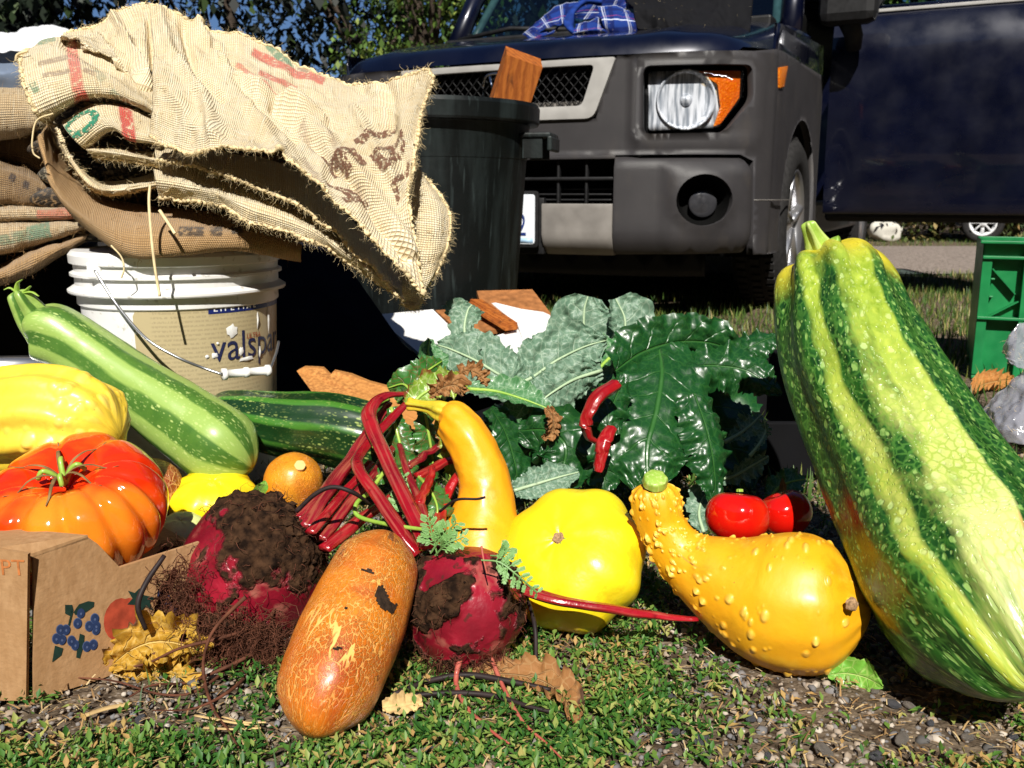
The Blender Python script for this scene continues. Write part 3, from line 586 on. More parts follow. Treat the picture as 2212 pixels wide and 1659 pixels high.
b1, c1, m1, r1 = beet('largest beet, caked with dark soil over a crimson band, left of the russet cucumber', 548, 1232, .93, 158, nrm((.75, .30, .35)), soilA, .92, 3)
b2, c2, m2, r2 = beet('round red beet with pinkish brown patches right of the russet cucumber', 1006, 1308, .845, 128, nrm((-.38, .25, .9)), soilB, .98, 8)
b3, c3, m3, r3 = beet('small beet hidden in a ball of soil and roots against the cardboard box', 372, 1268, .93, 78, nrm((.3, .4, .7)), soilC, 1., 15)
b4, c4, m4, r4 = beet('dark soil covered clump of beet root below the largest beet', 500, 1372, .885, 92, nrm((.3, .4, .7)), soilC, .9, 19)
# beet tap roots
for ctrl, par in (([(600, 1310, .87, 4.0), (560, 1350, .84, 3.3), (470, 1380, .81, 4.0), (390, 1400, .80, 3.3), (320, 1432, .80, 2.6), (272, 1443, .80, 2.0)], b1),
                  ([(640, 1360, .87, 5.3), (560, 1405, .83, 4.6), (480, 1445, .805, 4.0), (400, 1475, .80, 3.3), (330, 1480, .778, 2.6), (280, 1505, .76, 2.0)], b1),
                  ([(520, 1420, .84, 4.0), (430, 1490, .775, 3.3), (350, 1500, .765, 2.6), (240, 1470, .785, 2.0), (122, 1462, .80, 1.3)], b1),
                  ([(530, 1290, .80, 4.6), (470, 1350, .80, 4.0), (445, 1400, .79, 3.3), (440, 1460, .785, 4.0), (460, 1530, .742, 3.3), (495, 1580, .705, 2.6), (515, 1615, .682, 2.0)], b1),
                  ([(560, 1430, .85, 4.6), (500, 1490, .772, 4.0), (420, 1530, .742, 2.6), (330, 1535, .738, 1.3)], b1),
                  ([(1000, 1400, .80, 7.3), (985, 1470, .785, 5.9), (1003, 1520, .748, 5.3), (1035, 1555, .724, 4.0), (1075, 1590, .698, 3.3), (1100, 1606, .686, 2.0)], b2),
                  ([(1060, 1420, .81, 5.3), (1090, 1490, .77, 4.6), (1130, 1560, .72, 4.0), (1180, 1605, .688, 2.6), (1215, 1640, .664, 2.0)], b2),
                  ([(1040, 1180, .80, 2.6), (1045, 1210, .79, 2.0), (1052, 1240, .785, 1.3)], b2)):
    tubepx('root', ctrl, M_TWIG if ctrl[0][0] < 900 else m_stalk('pink root', (.40, .07, .05), (.46, .12, .08), (.30, .05, .03), .7), par, 40, 7)
g = np.random.default_rng(5)
for (uu, vv, YY, su, sv, nn, par, sd) in ((520, 1390, .82, 120, 70, 1500, b1, 31), (380, 1300, .84, 60, 90, 700, b3, 32), (1010, 1420, .80, 75, 45, 900, b2, 33)):
    P = np.array([at(uu+g.normal()*su*.5, vv+g.normal()*sv*.5, YY+.03*g.random()) for _ in range(nn)])
    hairs('rootlets', P, g.normal(0, 1, (nn, 3))+[0, -.2, -.3], .03, .00045, M_TWIG, par, sd, 1.2, 7, .15)
# ---------------------------------------------------------- beet stalks (parts of beet 2 and beet 1)
ST = [ # control, material, beet
 ([(925, 1180, .84, 17), (880, 1085, .90, 15), (835, 990, .97, 15), (808, 930, 1.02, 16), (800, 885, 1.06, 16), (830, 855, 1.10, 14), (880, 850, 1.14, 10)], M_RED, b2, .6),
 ([(905, 1200, .845, 17), (860, 1140, .86, 15), (815, 1070, .90, 14), (775, 1010, .95, 13), (782, 975, 1.0, 13), (850, 900, 1.08, 13), (880, 870, 1.12, 9)], M_RED, b2, .6),
 ([(655, 1140, .92, 16), (700, 1070, .97, 17), (760, 990, 1.02, 17), (800, 930, 1.07, 15), (840, 870, 1.12, 10)], M_DRED, b1, .6),
 ([(690, 1165, .915, 15), (740, 1105, .96, 16), (810, 1020, 1.03, 15), (850, 960, 1.09, 12)], M_DRED, b1, .6),
 ([(700, 1185, .90, 14), (770, 1130, .95, 15), (860, 1060, 1.02, 14), (930, 1000, 1.08, 12), (1000, 950, 1.14, 9)], M_RED, b1, .6),
 ([(640, 1120, .93, 12), (720, 1040, 1.0, 12), (790, 950, 1.08, 11)], M_DRED, b1, .6),
 ([(670, 1150, .905, 11), (735, 1075, .97, 12), (800, 1000, 1.04, 11)], M_RED, b1, .6),
 ([(940, 1185, .86, 9), (915, 1105, .92, 9), (880, 1020, .98, 8), (862, 960, 1.03, 7)], M_DRED, b2, .7),
 ([(960, 1185, .87, 12), (950, 1120, .95, 12), (965, 1065, .99, 12), (1000, 1010, 1.02, 10), (1020, 990, 1.08, 8)], M_CHARD_ST, b2, .7),
 ([(905, 1090, .93, 10), (925, 1045, .97, 10), (935, 1010, 1.0, 8)], M_CHARD_ST, b2, .7),
 ([(900, 1030, 1.0, 11), (950, 1005, 1.03, 12), (1000, 980, 1.06, 11), (1040, 945, 1.1, 8)], M_CHARD_ST, b2, .7),
 ([(880, 1010, 1.03, 9), (930, 975, 1.06, 9), (980, 940, 1.1, 8)], M_DRED, b2, .7)]
def ribbed(name, ctrl, mt, par, fl=.65, n=60, m=20, seed=0):
    C = np.array([[*at(u, v, Y), r*mpp(at(u, v, Y))] for u, v, Y, r in ctrl]); Q = crom(C, n); P = Q[:, :3]+.0016*np.stack([vn(np.stack([np.linspace(0, 9, n), np.zeros(n), np.zeros(n)+k_+seed*3.3], -1), 1, 5) for k_ in range(3)], 1)
    t = np.linspace(0, 1, n)[:, None]; r = Q[:, 3:]*(.84+.34*(1-t)+.10*vn(np.stack([t[:, 0]*8, 0*t[:, 0], 0*t[:, 0]+seed], -1), 1, 4)[:, None]); T = nrm(np.gradient(P, axis=0)); N = nrm(np.cross(T, [0, 0, 1.])); B = np.cross(T, N); a = np.arange(m)*2*PI/m
    rr = r*(1+.09*np.cos(6*a+seed)+.06*np.cos(3*a+2*t*3)-.28*np.exp(-((a-1.57)/.5)**2)); V = P[:, None]+(rr*np.cos(a))[..., None]*N[:, None]+(rr*np.sin(a)*fl)[..., None]*B[:, None]
    F = [tuple(f) for f in grid_faces(n, m, True)]+[tuple(range(m))[::-1], tuple((n-1)*m+i for i in range(m))]
    return fixn(mk(name, V.reshape(-1, 3), F, mt, par, attrs={'cyl': np.stack([r*np.cos(a), r*np.sin(a), t*.3+0*r*a], -1).reshape(-1, 3), 'along': (t+0*a).ravel()}))
for i, (ctrl, mt, par, fl) in enumerate(ST): ribbed('stalk', ctrl, mt, par, fl, seed=i)
tag(ribbed('chard_stalk', [(1100, 1262, .86, 13), (1180, 1290, .835, 14), (1270, 1308, .83, 13), (1370, 1324, .835, 13), (1440, 1332, .84, 11), (1506, 1337, .845, 8)], M_RED, None, .7), 'single red chard stalk lying on the grass in front of the large patty pan', 'stalk')
tag(ribbed('chard_stalk', [(1330, 830, 1.15, 15), (1290, 860, 1.13, 17), (1268, 905, 1.12, 15), (1270, 940, 1.12, 13), (1290, 955, 1.13, 10)], M_CHARD_ST, None, .7), 'curved dark red chard stalk bent like a hook at the edge of the chard leaves', 'stalk')
tag(ribbed('chard_stalk', [(1320, 925, 1.12, 12), (1304, 958, 1.10, 16), (1292, 1018, 1.09, 13)], M_CHARD_ST, None, .7), 'short bright red chard stalk end poking out below the hooked one', 'stalk')
# green stems, dark withered stems
tag(tubepx('green_vine', [(925, 1145, .84, 4), (850, 1135, .87, 5), (790, 1122, .90, 5), (768, 1108, .91, 5), (772, 1085, .92, 5), (800, 1060, .95, 5), (850, 990, 1.0, 4)], M_STEMG, None, 40), 'thin green kinked stem crossing the beet stalks', 'vine')
tag(tubepx('dry_vine', [(640, 1105, .88, 5), (680, 1068, .88, 5), (720, 1052, .88, 5), (765, 1065, .88, 5), (800, 1090, .9, 3)], M_DRYSTEM, None, 30), 'dark withered stem arching over the beet stalk bundle', 'vine')
tag(tubepx('dry_vine', [(950, 1105, .90, 3), (985, 1080, .885, 3), (1030, 1078, .88, 3), (1048, 1074, .878, 3)], M_DRYSTEM, None, 20), 'fine dark withered stem lying across the orange crookneck', 'vine')
tag(tubepx('dry_vine', [(1135, 1280, .86, 4), (1155, 1350, .82, 5), (1158, 1435, .80, 4)], M_DRYSTEM, None, 20), 'dark withered stem hanging between the red beet and the large patty pan', 'vine')
tag(tubepx('dry_vine', [(355, 1200, .84, 5), (315, 1260, .82, 6), (298, 1310, .81, 6), (315, 1360, .81, 5)], M_DRYSTEM, None, 20), 'dark withered stem curving in front of the cardboard box', 'vine')
# dried dark leaf stalk in front
t = thing('withered_leaf', 'long blackened withered leaf lying on the grass below the red beet', 'leaf', gz(1040, 1500))
leaf('blade', [(1000, 1462, .80, 8), (1085, 1455, .795, 26), (1165, 1468, .785, 42), (1222, 1508, .755, 36), (1238, 1562, .716, 14)], M_BRL, t, .5, .5, .35, 4, .12, seed=3)
tubepx('stem', [(850, 1500, .76, 6), (930, 1470, .785, 6), (1010, 1458, .79, 7), (1100, 1472, .78, 7), (1190, 1490, .768, 5)], M_DRYSTEM, t, 30)
tubepx('stem', [(870, 1505, .757, 5), (960, 1497, .763, 6), (1060, 1502, .76, 6), (1150, 1528, .74, 5), (1230, 1545, .73, 3)], M_DRYSTEM, t, 30)
t = thing('dried_leaf', 'crumpled yellow dried leaf under the roots in front of the cardboard box', 'leaf', gz(340, 1480))
leaf('blade', [(235, 1440, .815, 12), (290, 1400, .82, 46), (350, 1385, .825, 58), (420, 1400, .83, 40), (440, 1420, .83, 8)], M_DRYL, t, .2, .5, .5, 6, .28, .25, seed=5, holes=2)
leaf('blade', [(250, 1455, .81, 12), (320, 1450, .81, 40), (390, 1470, .805, 34), (430, 1500, .79, 8)], M_DRYL, t, -.5, -.5, .5, 6, .25, .25, seed=9, holes=1)
t = thing('dried_leaf', 'pale brown curled dry leaf on the grass right of the russet cucumber', 'leaf', gz(870, 1530))
leaf('blade', [(826, 1527, .742, 12), (868, 1522, .745, 24), (912, 1516, .75, 12)], M_STRAW, t, .3, .4, .3, 5, .2, seed=6, n=30, m=13)
t = thing('green_leaf', 'bright green leaf flat on the ground between the bumpy gourd and the marrow', 'leaf', gz(1840, 1470))
leaf('blade', [(1788, 1458, .80, 6), (1830, 1455, .80, 36), (1870, 1464, .792, 36), (1908, 1484, .776, 4)], M_LIME, t, -.2, .15, .15, 4, .05, seed=7, n=36, m=17)
t = thing('green_leaf', 'small bright green leaf beside the small round orange fruit', 'leaf', at(562, 1075, 1.1)*[1, 1, 0])
leaf('blade', [(548, 1090, 1.08, 3), (558, 1068, 1.07, 14), (570, 1050, 1.06, 12), (573, 1038, 1.06, 2)], M_LIME, t, .3, .3, .1, 4, .05, seed=8, n=24, m=11)
for i, (pts, w) in enumerate([([(185, 1545), (230, 1530), (285, 1520)], 8), ([(420, 1545), (500, 1560), (560, 1568)], 4), ([(440, 1572), (510, 1575), (565, 1572)], 4), ([(480, 1548), (530, 1560), (575, 1560)], 3)]):
    tag(tubepx('straw', [(a, b, gz(a, b)[1]-.014, w) for a, b in pts], M_STRAW, None, 12, 6, .4), ['pale wood splinter on the soil in front of the cardboard box', 'upper left dry straw of the three near the long root', 'lowest dry straw of the three near the long root', 'right hand dry straw of the three near the long root'][i], 'straw')
# carrot fronds
def frond(ctrl, par, seed):
    g = np.random.default_rng(seed); C = np.array([at(u, v, Y) for u, v, Y in ctrl]); Q = crom(C, 20); mb = MB(); mb.tube(Q, .0009, 5); sc = mpp(Q[10])*1.
    for i in range(5, 20, 2):
        T = nrm(Q[min(i+1, 19)]-Q[i-1]); toc = nrm(np.array([0, 0, CAMH])-Q[i]); S = np.cross(T, toc)
        for sg in (-1, 1):
            d = nrm(T*.6+S*sg*.9+g.normal(0, .15, 3)); L = (34-1.0*i)*sc*(.8+.4*g.random()); q = Q[i]+d*L; mb.tube([Q[i], Q[i]+d*L*.5, q], [.0007, .0006, .0004], 4)
            for f in (.35, .6, .8, 1.):
                for s2 in (-1, 0, 1):
                    e = nrm(d*.9+np.cross(d, toc)*s2*.8+g.normal(0, .12, 3)); l = L*.36*(1.2-.4*f); b0 = Q[i]+d*L*f; pp = np.cross(e, toc)*sc*2.6
                    mb.add([b0-pp*.3, b0+e*l*.55-pp, b0+e*l, b0+e*l*.55+pp, b0+pp*.3], [(0, 1, 2, 3, 4)])
    return mb.build('frond', M_FROND, par)
t = thing('carrot_top', 'feathery green carrot frond between the beet stalks and the red beet', 'leaf', at(930, 1180, .84)*[1, 1, 0])
frond([(945, 1200, .83), (935, 1160, .83), (925, 1120, .83)], t, 1); frond([(930, 1195, .83), (955, 1160, .825), (985, 1130, .82)], t, 2); frond([(940, 1200, .83), (965, 1175, .82), (1000, 1160, .82)], t, 3)
frond([(880, 1130, .93), (870, 1080, .95), (872, 1030, .97)], t, 7)
t = thing('carrot_top', 'pale green feathery frond draped over the right edge of the red beet', 'leaf', at(1110, 1250, .8)*[1, 1, 0])
frond([(1040, 1210, .79), (1080, 1215, .785), (1120, 1245, .78), (1160, 1280, .785)], t, 4); frond([(1060, 1200, .80), (1085, 1200, .79), (1100, 1185, .79)], t, 5)
# ============================================================ leafy greens (each leaf a thing)
LG = [
 # kale, pale blue green
 ('kale_leaf', 'tallest rounded blue green kale leaf against the dark car shadow', M_KALE, [(1290, 860, 1.42, 20), (1270, 800, 1.44, 75), (1262, 730, 1.46, 88), (1262, 672, 1.47, 72), (1270, 640, 1.475, 30)], dict(roll=.2, curl=-.15, ruf=.05, lobe=.05, crk=.05, va=.9, fb=1.9, seed=1, n=60, m=31)),
 ('kale_leaf', 'blue green kale leaf folded and part shaded at the right of the tallest one', M_KALE, [(1330, 800, 1.44, 15), (1345, 740, 1.46, 50), (1350, 690, 1.47, 62), (1330, 645, 1.48, 30)], dict(roll=-.6, curl=.5, ruf=.08, lobe=.06, crk=.05, va=.9, fb=1.9, seed=2)),
 ('kale_leaf', 'wide pale kale leaf with a white midrib spread below the white board', M_KALE, [(1105, 835, 1.30, 10), (1150, 815, 1.31, 60), (1200, 780, 1.33, 74), (1260, 750, 1.35, 60), (1310, 735, 1.36, 10)], dict(roll=.15, curl=.12, ruf=.08, lobe=.10, crk=.07, va=.9, fb=1.9, seed=3, n=60, m=31)),
 ('kale_leaf', 'pale kale leaf left of the white ribbed one', M_KALE, [(1160, 840, 1.30, 14), (1090, 815, 1.32, 55), (1030, 780, 1.34, 66), (975, 755, 1.36, 44), (945, 745, 1.37, 8)], dict(roll=-.1, curl=-.12, ruf=.10, lobe=.12, crk=.07, va=.9, fb=1.9, seed=4)),
 ('kale_leaf', 'narrow upright green kale leaf with a notched tip before the blue board', M_KALE, [(1010, 790, 1.35, 40), (1010, 745, 1.37, 34), (1003, 710, 1.385, 30), (1010, 672, 1.40, 44), (1020, 658, 1.405, 20)], dict(roll=.4, curl=.3, ruf=.16, lobe=.22, crk=.07, va=.9, fb=1.9, seed=5)),
 ('kale_leaf', 'kale leaf hanging below the wide pale leaf above the patty pan', M_KALE, [(1300, 800, 1.28, 20), (1240, 820, 1.26, 50), (1190, 850, 1.24, 48), (1160, 875, 1.23, 8)], dict(roll=.3, curl=-.2, ruf=.1, lobe=.12, crk=.07, va=.9, fb=1.9, seed=6)),
 ('kale_leaf', 'dark rolled kale leaf in the shade between kale and chard', M_KALED, [(1290, 800, 1.34, 30), (1320, 770, 1.36, 48), (1350, 745, 1.38, 40), (1360, 715, 1.39, 12)], dict(roll=.9, curl=.6, ruf=.2, lobe=.1, va=.9, fb=1.9, seed=7)),
 ('kale_leaf', 'small pale kale leaf tucked behind the patty pan', M_KALE, [(1110, 1060, 1.13, 18), (1160, 1045, 1.14, 36), (1210, 1030, 1.15, 32), (1250, 1020, 1.16, 8)], dict(roll=.2, curl=.1, ruf=.15, lobe=.15, crk=.07, va=.9, fb=1.9, seed=8)),
 ('kale_leaf', 'ragged scrap of kale leaf lit inside the dark gap left of the marrow', M_KALE, [(1565, 955, 1.30, 4), (1600, 935, 1.30, 20), (1625, 915, 1.30, 30), (1645, 895, 1.30, 6)], dict(roll=.3, curl=.2, ruf=.3, lobe=.4, va=.9, fb=1.9, seed=9, holes=1)),
 ('kale_leaf', 'thin curled kale edge above the red tomatoes', M_KALE, [(1535, 1035, 1.22, 5), (1580, 1030, 1.22, 16), (1625, 1005, 1.22, 24), (1660, 985, 1.22, 4)], dict(roll=-.4, curl=.4, ruf=.3, lobe=.3, va=.9, fb=1.9, seed=10)),
 ('kale_leaf', 'green kale leaf standing behind the two red tomatoes', M_KALED, [(1660, 1085, 1.27, 8), (1680, 1055, 1.28, 26), (1710, 1040, 1.28, 30), (1740, 1035, 1.29, 6)], dict(roll=.3, curl=.2, ruf=.3, lobe=.3, va=.9, fb=1.9, seed=11)),
 ('kale_leaf', 'pale kale leaf tips left of the first red tomato', M_KALE, [(1520, 1150, 1.15, 8), (1510, 1110, 1.17, 26), (1520, 1075, 1.19, 30), (1550, 1055, 1.2, 6)], dict(roll=.1, curl=.2, ruf=.3, lobe=.4, va=.9, fb=1.9, seed=12)),
 ('kale_leaf', 'small kale tip beside the marrow above the tomatoes', M_KALE, [(1620, 985, 1.26, 3), (1640, 960, 1.26, 10), (1655, 930, 1.27, 16), (1650, 905, 1.27, 3)], dict(roll=.8, curl=.2, ruf=.3, lobe=.4, va=.9, fb=1.9, seed=13)),
 ('collard_leaf', 'dark green collard leaf at the left end of the kale before the shaded board', M_KALED, [(960, 820, 1.30, 10), (935, 790, 1.31, 36), (925, 760, 1.32, 30), (928, 732, 1.33, 8)], dict(roll=-.6, curl=.4, ruf=.08, lobe=.08, va=.9, fb=1.9, seed=14)),
 ('collard_leaf', 'long folded green leaf with a brown spot under the wide pale kale', M_KALED, [(1010, 840, 1.24, 14), (1070, 845, 1.23, 34), (1130, 862, 1.22, 38), (1190, 885, 1.21, 8)], dict(roll=.8, curl=.5, ruf=.08, lobe=.08, va=.9, fb=1.9, seed=15)),
 # chard, dark glossy
 ('chard_leaf', 'large glossy dark chard leaf hanging down the middle of the chard bunch', M_CHARD, [(1420, 730, 1.33, 50), (1430, 800, 1.26, 100), (1420, 880, 1.21, 120), (1400, 960, 1.17, 105), (1400, 1030, 1.15, 60), (1410, 1075, 1.14, 10)], dict(roll=.1, curl=-.25, ruf=.13, rfreq=6, lobe=.08, crk=.06, va=.35, fb=1.45, seed=21, n=90, m=45)),
 ('chard_leaf', 'glossy chard leaf arching over the top of the chard bunch to the right', M_CHARD, [(1330, 800, 1.25, 40), (1390, 760, 1.29, 66), (1470, 738, 1.32, 58), (1550, 745, 1.34, 50), (1600, 780, 1.34, 10)], dict(roll=-.3, curl=-.3, ruf=.15, lobe=.08, crk=.06, va=.35, fb=1.45, seed=22, n=80, m=41)),
 ('chard_leaf', 'narrow folded chard leaf hanging at the right side of the bunch', M_CHARD, [(1500, 850, 1.22, 40), (1525, 920, 1.19, 55), (1540, 990, 1.17, 50), (1545, 1050, 1.16, 30), (1540, 1090, 1.155, 6)], dict(roll=.55, curl=-.5, ruf=.18, lobe=.1, crk=.06, va=.35, fb=1.45, seed=23, n=70, m=35)),
 ('chard_leaf', 'right hand chard leaf with curled edge reaching toward the marrow', M_CHARD, [(1490, 790, 1.30, 30), (1550, 790, 1.31, 52), (1610, 800, 1.31, 50), (1660, 830, 1.30, 30), (1688, 852, 1.30, 5)], dict(roll=.2, curl=-.4, ruf=.22, lobe=.15, crk=.06, va=.35, fb=1.45, seed=24, n=70, m=35)),
 ('chard_leaf', 'chard leaf top touching the marrow at its shoulder', M_CHARD, [(1570, 770, 1.38, 20), (1610, 755, 1.39, 34), (1650, 735, 1.40, 34), (1680, 725, 1.41, 6)], dict(roll=.4, curl=-.3, ruf=.25, lobe=.15, crk=.06, va=.35, fb=1.45, seed=25)),
 ('chard_leaf', 'ruffled chard leaf spreading low between crookneck and red stalks', M_CHARD, [(1120, 930, 1.22, 26), (1180, 930, 1.20, 62), (1220, 960, 1.18, 74), (1215, 1010, 1.17, 60), (1180, 1045, 1.16, 10)], dict(roll=.1, curl=-.15, ruf=.2, lobe=.12, crk=.06, va=.35, fb=1.45, seed=26, n=70, m=37)),
 ('chard_leaf', 'dark crinkled chard leaf right behind the top of the patty pan', M_CHARD, [(1240, 920, 1.20, 20), (1275, 960, 1.19, 50), (1300, 1010, 1.17, 58), (1310, 1060, 1.16, 20)], dict(roll=-.2, curl=-.2, ruf=.2, lobe=.12, crk=.06, va=.35, fb=1.45, seed=27)),
 ('chard_leaf', 'shaded chard leaf behind the neck of the orange crookneck', M_CHARD, [(1060, 880, 1.22, 20), (1090, 930, 1.22, 46), (1110, 990, 1.21, 50), (1120, 1050, 1.2, 12)], dict(roll=.5, curl=-.2, ruf=.15, lobe=.12, crk=.06, va=.35, fb=1.45, seed=28)),
 ('chard_leaf', 'chard leaf corner left of the hanging chard beside the hooked stalk', M_CHARD, [(1330, 940, 1.16, 16), (1315, 900, 1.17, 36), (1330, 860, 1.19, 44), (1350, 815, 1.21, 12)], dict(roll=-.3, curl=-.3, ruf=.25, lobe=.2, crk=.06, va=.35, fb=1.45, seed=29)),
 ('chard_leaf', 'deep shaded chard leaf at the back of the bunch', M_CHARD, [(1450, 760, 1.42, 40), (1520, 840, 1.42, 90), (1560, 930, 1.40, 100), (1600, 1010, 1.38, 60), (1620, 1060, 1.36, 10)], dict(roll=.3, curl=-.2, ruf=.15, lobe=.12, crk=.06, va=.35, fb=1.45, seed=30)),
 # beet greens
 ('beet_leaf', 'ruffled green beet leaf above the dark zucchini tip', M_BEETL, [(930, 870, 1.12, 14), (890, 845, 1.14, 34), (870, 830, 1.16, 36), (838, 838, 1.17, 8)], dict(roll=.2, curl=-.2, ruf=.2, lobe=.15, seed=41)),
 ('beet_leaf', 'bright green beet leaf sloping up toward the collard', M_BEETL, [(860, 870, 1.15, 12), (890, 830, 1.18, 30), (925, 800, 1.2, 34), (955, 780, 1.22, 8)], dict(roll=-.3, curl=-.2, ruf=.2, lobe=.15, seed=42)),
 ('beet_leaf', 'yellow green beet leaf with crumpled brown tip over the crookneck stalk', M_BEETY, [(885, 880, 1.08, 20), (915, 850, 1.09, 34), (960, 832, 1.10, 36), (1010, 825, 1.12, 8)], dict(roll=.3, curl=.3, ruf=.2, lobe=.2, seed=43)),
 ('beet_leaf', 'drooping dark beet leaf left of the crookneck neck', M_BEETL, [(915, 870, 1.08, 10), (925, 930, 1.07, 30), (935, 1000, 1.07, 30), (930, 1050, 1.06, 6)], dict(roll=.6, curl=-.4, ruf=.2, lobe=.15, seed=44)),
 ('beet_leaf', 'beet leaf hanging among the red stalks', M_BEETL, [(845, 880, 1.10, 12), (862, 950, 1.08, 34), (880, 1010, 1.07, 36), (890, 1060, 1.06, 8)], dict(roll=-.3, curl=-.3, ruf=.25, lobe=.2, seed=45)),
 ('beet_leaf', 'low green beet leaf beside the feathery carrot frond', M_BEETL, [(905, 1030, 1.0, 8), (930, 1060, .98, 30), (945, 1100, .96, 34), (935, 1150, .95, 8)], dict(roll=.3, curl=-.3, ruf=.25, lobe=.2, seed=46)),
 ('beet_leaf', 'olive brown folded beet leaf right of the kinked green stem', M_BEETY, [(940, 890, 1.06, 8), (965, 950, 1.06, 22), (985, 1010, 1.06, 26), (1000, 1060, 1.05, 6)], dict(roll=.9, curl=-.4, ruf=.2, lobe=.15, seed=47)),
 ('beet_leaf', 'green beet leaf curling round the tip of the dark zucchini', M_BEETL, [(840, 860, 1.16, 6), (800, 885, 1.16, 18), (790, 930, 1.15, 18), (810, 975, 1.13, 4)], dict(roll=.8, curl=.5, ruf=.15, lobe=.1, seed=48)),
 ('beet_leaf', 'small green beet leaf between the two kinked red stalks', M_BEETL, [(770, 1050, 1.02, 4), (800, 1035, 1.02, 16), (840, 1020, 1.02, 18), (870, 1010, 1.03, 4)], dict(roll=.4, curl=-.3, ruf=.2, lobe=.15, seed=49)),
 ('dried_leaf', 'crumpled brown dead leaf tip above the crookneck stalk', M_BRL, [(930, 855, 1.06, 8), (955, 838, 1.055, 20), (985, 832, 1.055, 22), (1000, 850, 1.06, 8)], dict(roll=.3, curl=.6, ruf=.6, lobe=.3, crk=.3, seed=51)),
 ('dried_leaf', 'curled brown leaf right of the yellow green beet leaf', M_BRL, [(985, 815, 1.12, 6), (1010, 800, 1.12, 16), (1035, 810, 1.12, 18), (1050, 835, 1.12, 5)], dict(roll=.5, curl=.6, ruf=.6, lobe=.3, crk=.3, seed=52)),
 ('dried_leaf', 'small brown curled leaf in the greens above the patty pan', M_BRL, [(1180, 880, 1.19, 6), (1195, 905, 1.18, 14), (1190, 935, 1.18, 14), (1170, 945, 1.18, 4)], dict(roll=.2, curl=.5, ruf=.6, lobe=.3, crk=.3, seed=53)),
 ('dried_leaf', 'brown shrivelled leaf among the stalks left of the crookneck', M_BRL, [(1000, 965, 1.05, 6), (1005, 985, 1.05, 16), (995, 1010, 1.05, 14), (985, 1025, 1.05, 4)], dict(roll=.4, curl=.6, ruf=.6, lobe=.3, crk=.3, seed=54)),
 ('dried_leaf', 'small upright brown leaf tip above the right red tomato', M_BRL, [(1690, 1065, 1.24, 6), (1692, 1050, 1.24, 8), (1690, 1032, 1.24, 1)], dict(roll=.3, curl=.3, ruf=.2, lobe=.1, seed=55, n=16, m=9)),
]
for nm, lab, mt, ctrl, kw in LG:
    c = at(*ctrl[len(ctrl)//2][:3]); t = thing(nm, lab, 'leaf', (c[0], c[1], 0), group=None)
    leaf('blade', ctrl, mt, t, **kw)
    r = {M_CHARD: M_STEMG, M_KALE: None}.get(mt, M_STEMG)
    mm = m_stalk('kale midrib', (.34, .46, .28), (.42, .54, .34), (.46, .58, .40), .5) if mt is M_KALE else M_STEMG
    if 'dried' not in nm and mt is not M_CHARD:
        tubepx('midrib', [(u, v, Y-.001, max(1.5, 4.5-3.2*i/(len(ctrl)-1))) for i, (u, v, Y, w) in enumerate(ctrl)], mm, t, 24, 6)
# filler greens deep in the pile
g = np.random.default_rng(77)
for i, (u, v) in enumerate([(1110, 905), (1150, 1000), (1255, 880), (1330, 1060), (1490, 930), (1590, 860), (1600, 1040), (1480, 1070)]):
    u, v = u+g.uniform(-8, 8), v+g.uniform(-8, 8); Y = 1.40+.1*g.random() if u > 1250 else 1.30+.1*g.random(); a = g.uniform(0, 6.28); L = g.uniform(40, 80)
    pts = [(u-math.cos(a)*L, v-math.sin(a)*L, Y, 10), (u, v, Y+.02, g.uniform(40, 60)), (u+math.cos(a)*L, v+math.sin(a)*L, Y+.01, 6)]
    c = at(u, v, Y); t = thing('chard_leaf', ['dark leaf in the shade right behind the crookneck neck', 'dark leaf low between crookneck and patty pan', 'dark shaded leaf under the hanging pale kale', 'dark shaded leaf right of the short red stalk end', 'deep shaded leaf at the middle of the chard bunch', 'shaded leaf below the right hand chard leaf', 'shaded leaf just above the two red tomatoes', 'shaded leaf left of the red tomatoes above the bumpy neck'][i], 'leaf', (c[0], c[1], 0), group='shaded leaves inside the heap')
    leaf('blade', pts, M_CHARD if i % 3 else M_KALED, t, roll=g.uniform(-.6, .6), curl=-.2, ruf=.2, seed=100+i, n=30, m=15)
# black tray under the greens; right walls raised as added dark backing
k = plain('black plastic', (.004, .004, .005), .85, .15, .3, 20)
t = thing('backing_tray', 'black tray holding the kale and chard, right walls raised to darken the gap', 'tray', (.22, 1.62, 0))
MP = k
for (c, d) in (((.20, 1.62, .01), (.62, .36, .012)), ((.385, 1.80, .08), (.25, .012, .15)), ((.076, 1.80, .045), (.37, .012, .08)), ((.20, 1.44, .05), (.62, .012, .09)), ((-.11, 1.62, .05), (.012, .36, .09)), ((.51, 1.62, .08), (.012, .36, .15))):
    box('wall', c, d, MP, t, bev=.003)
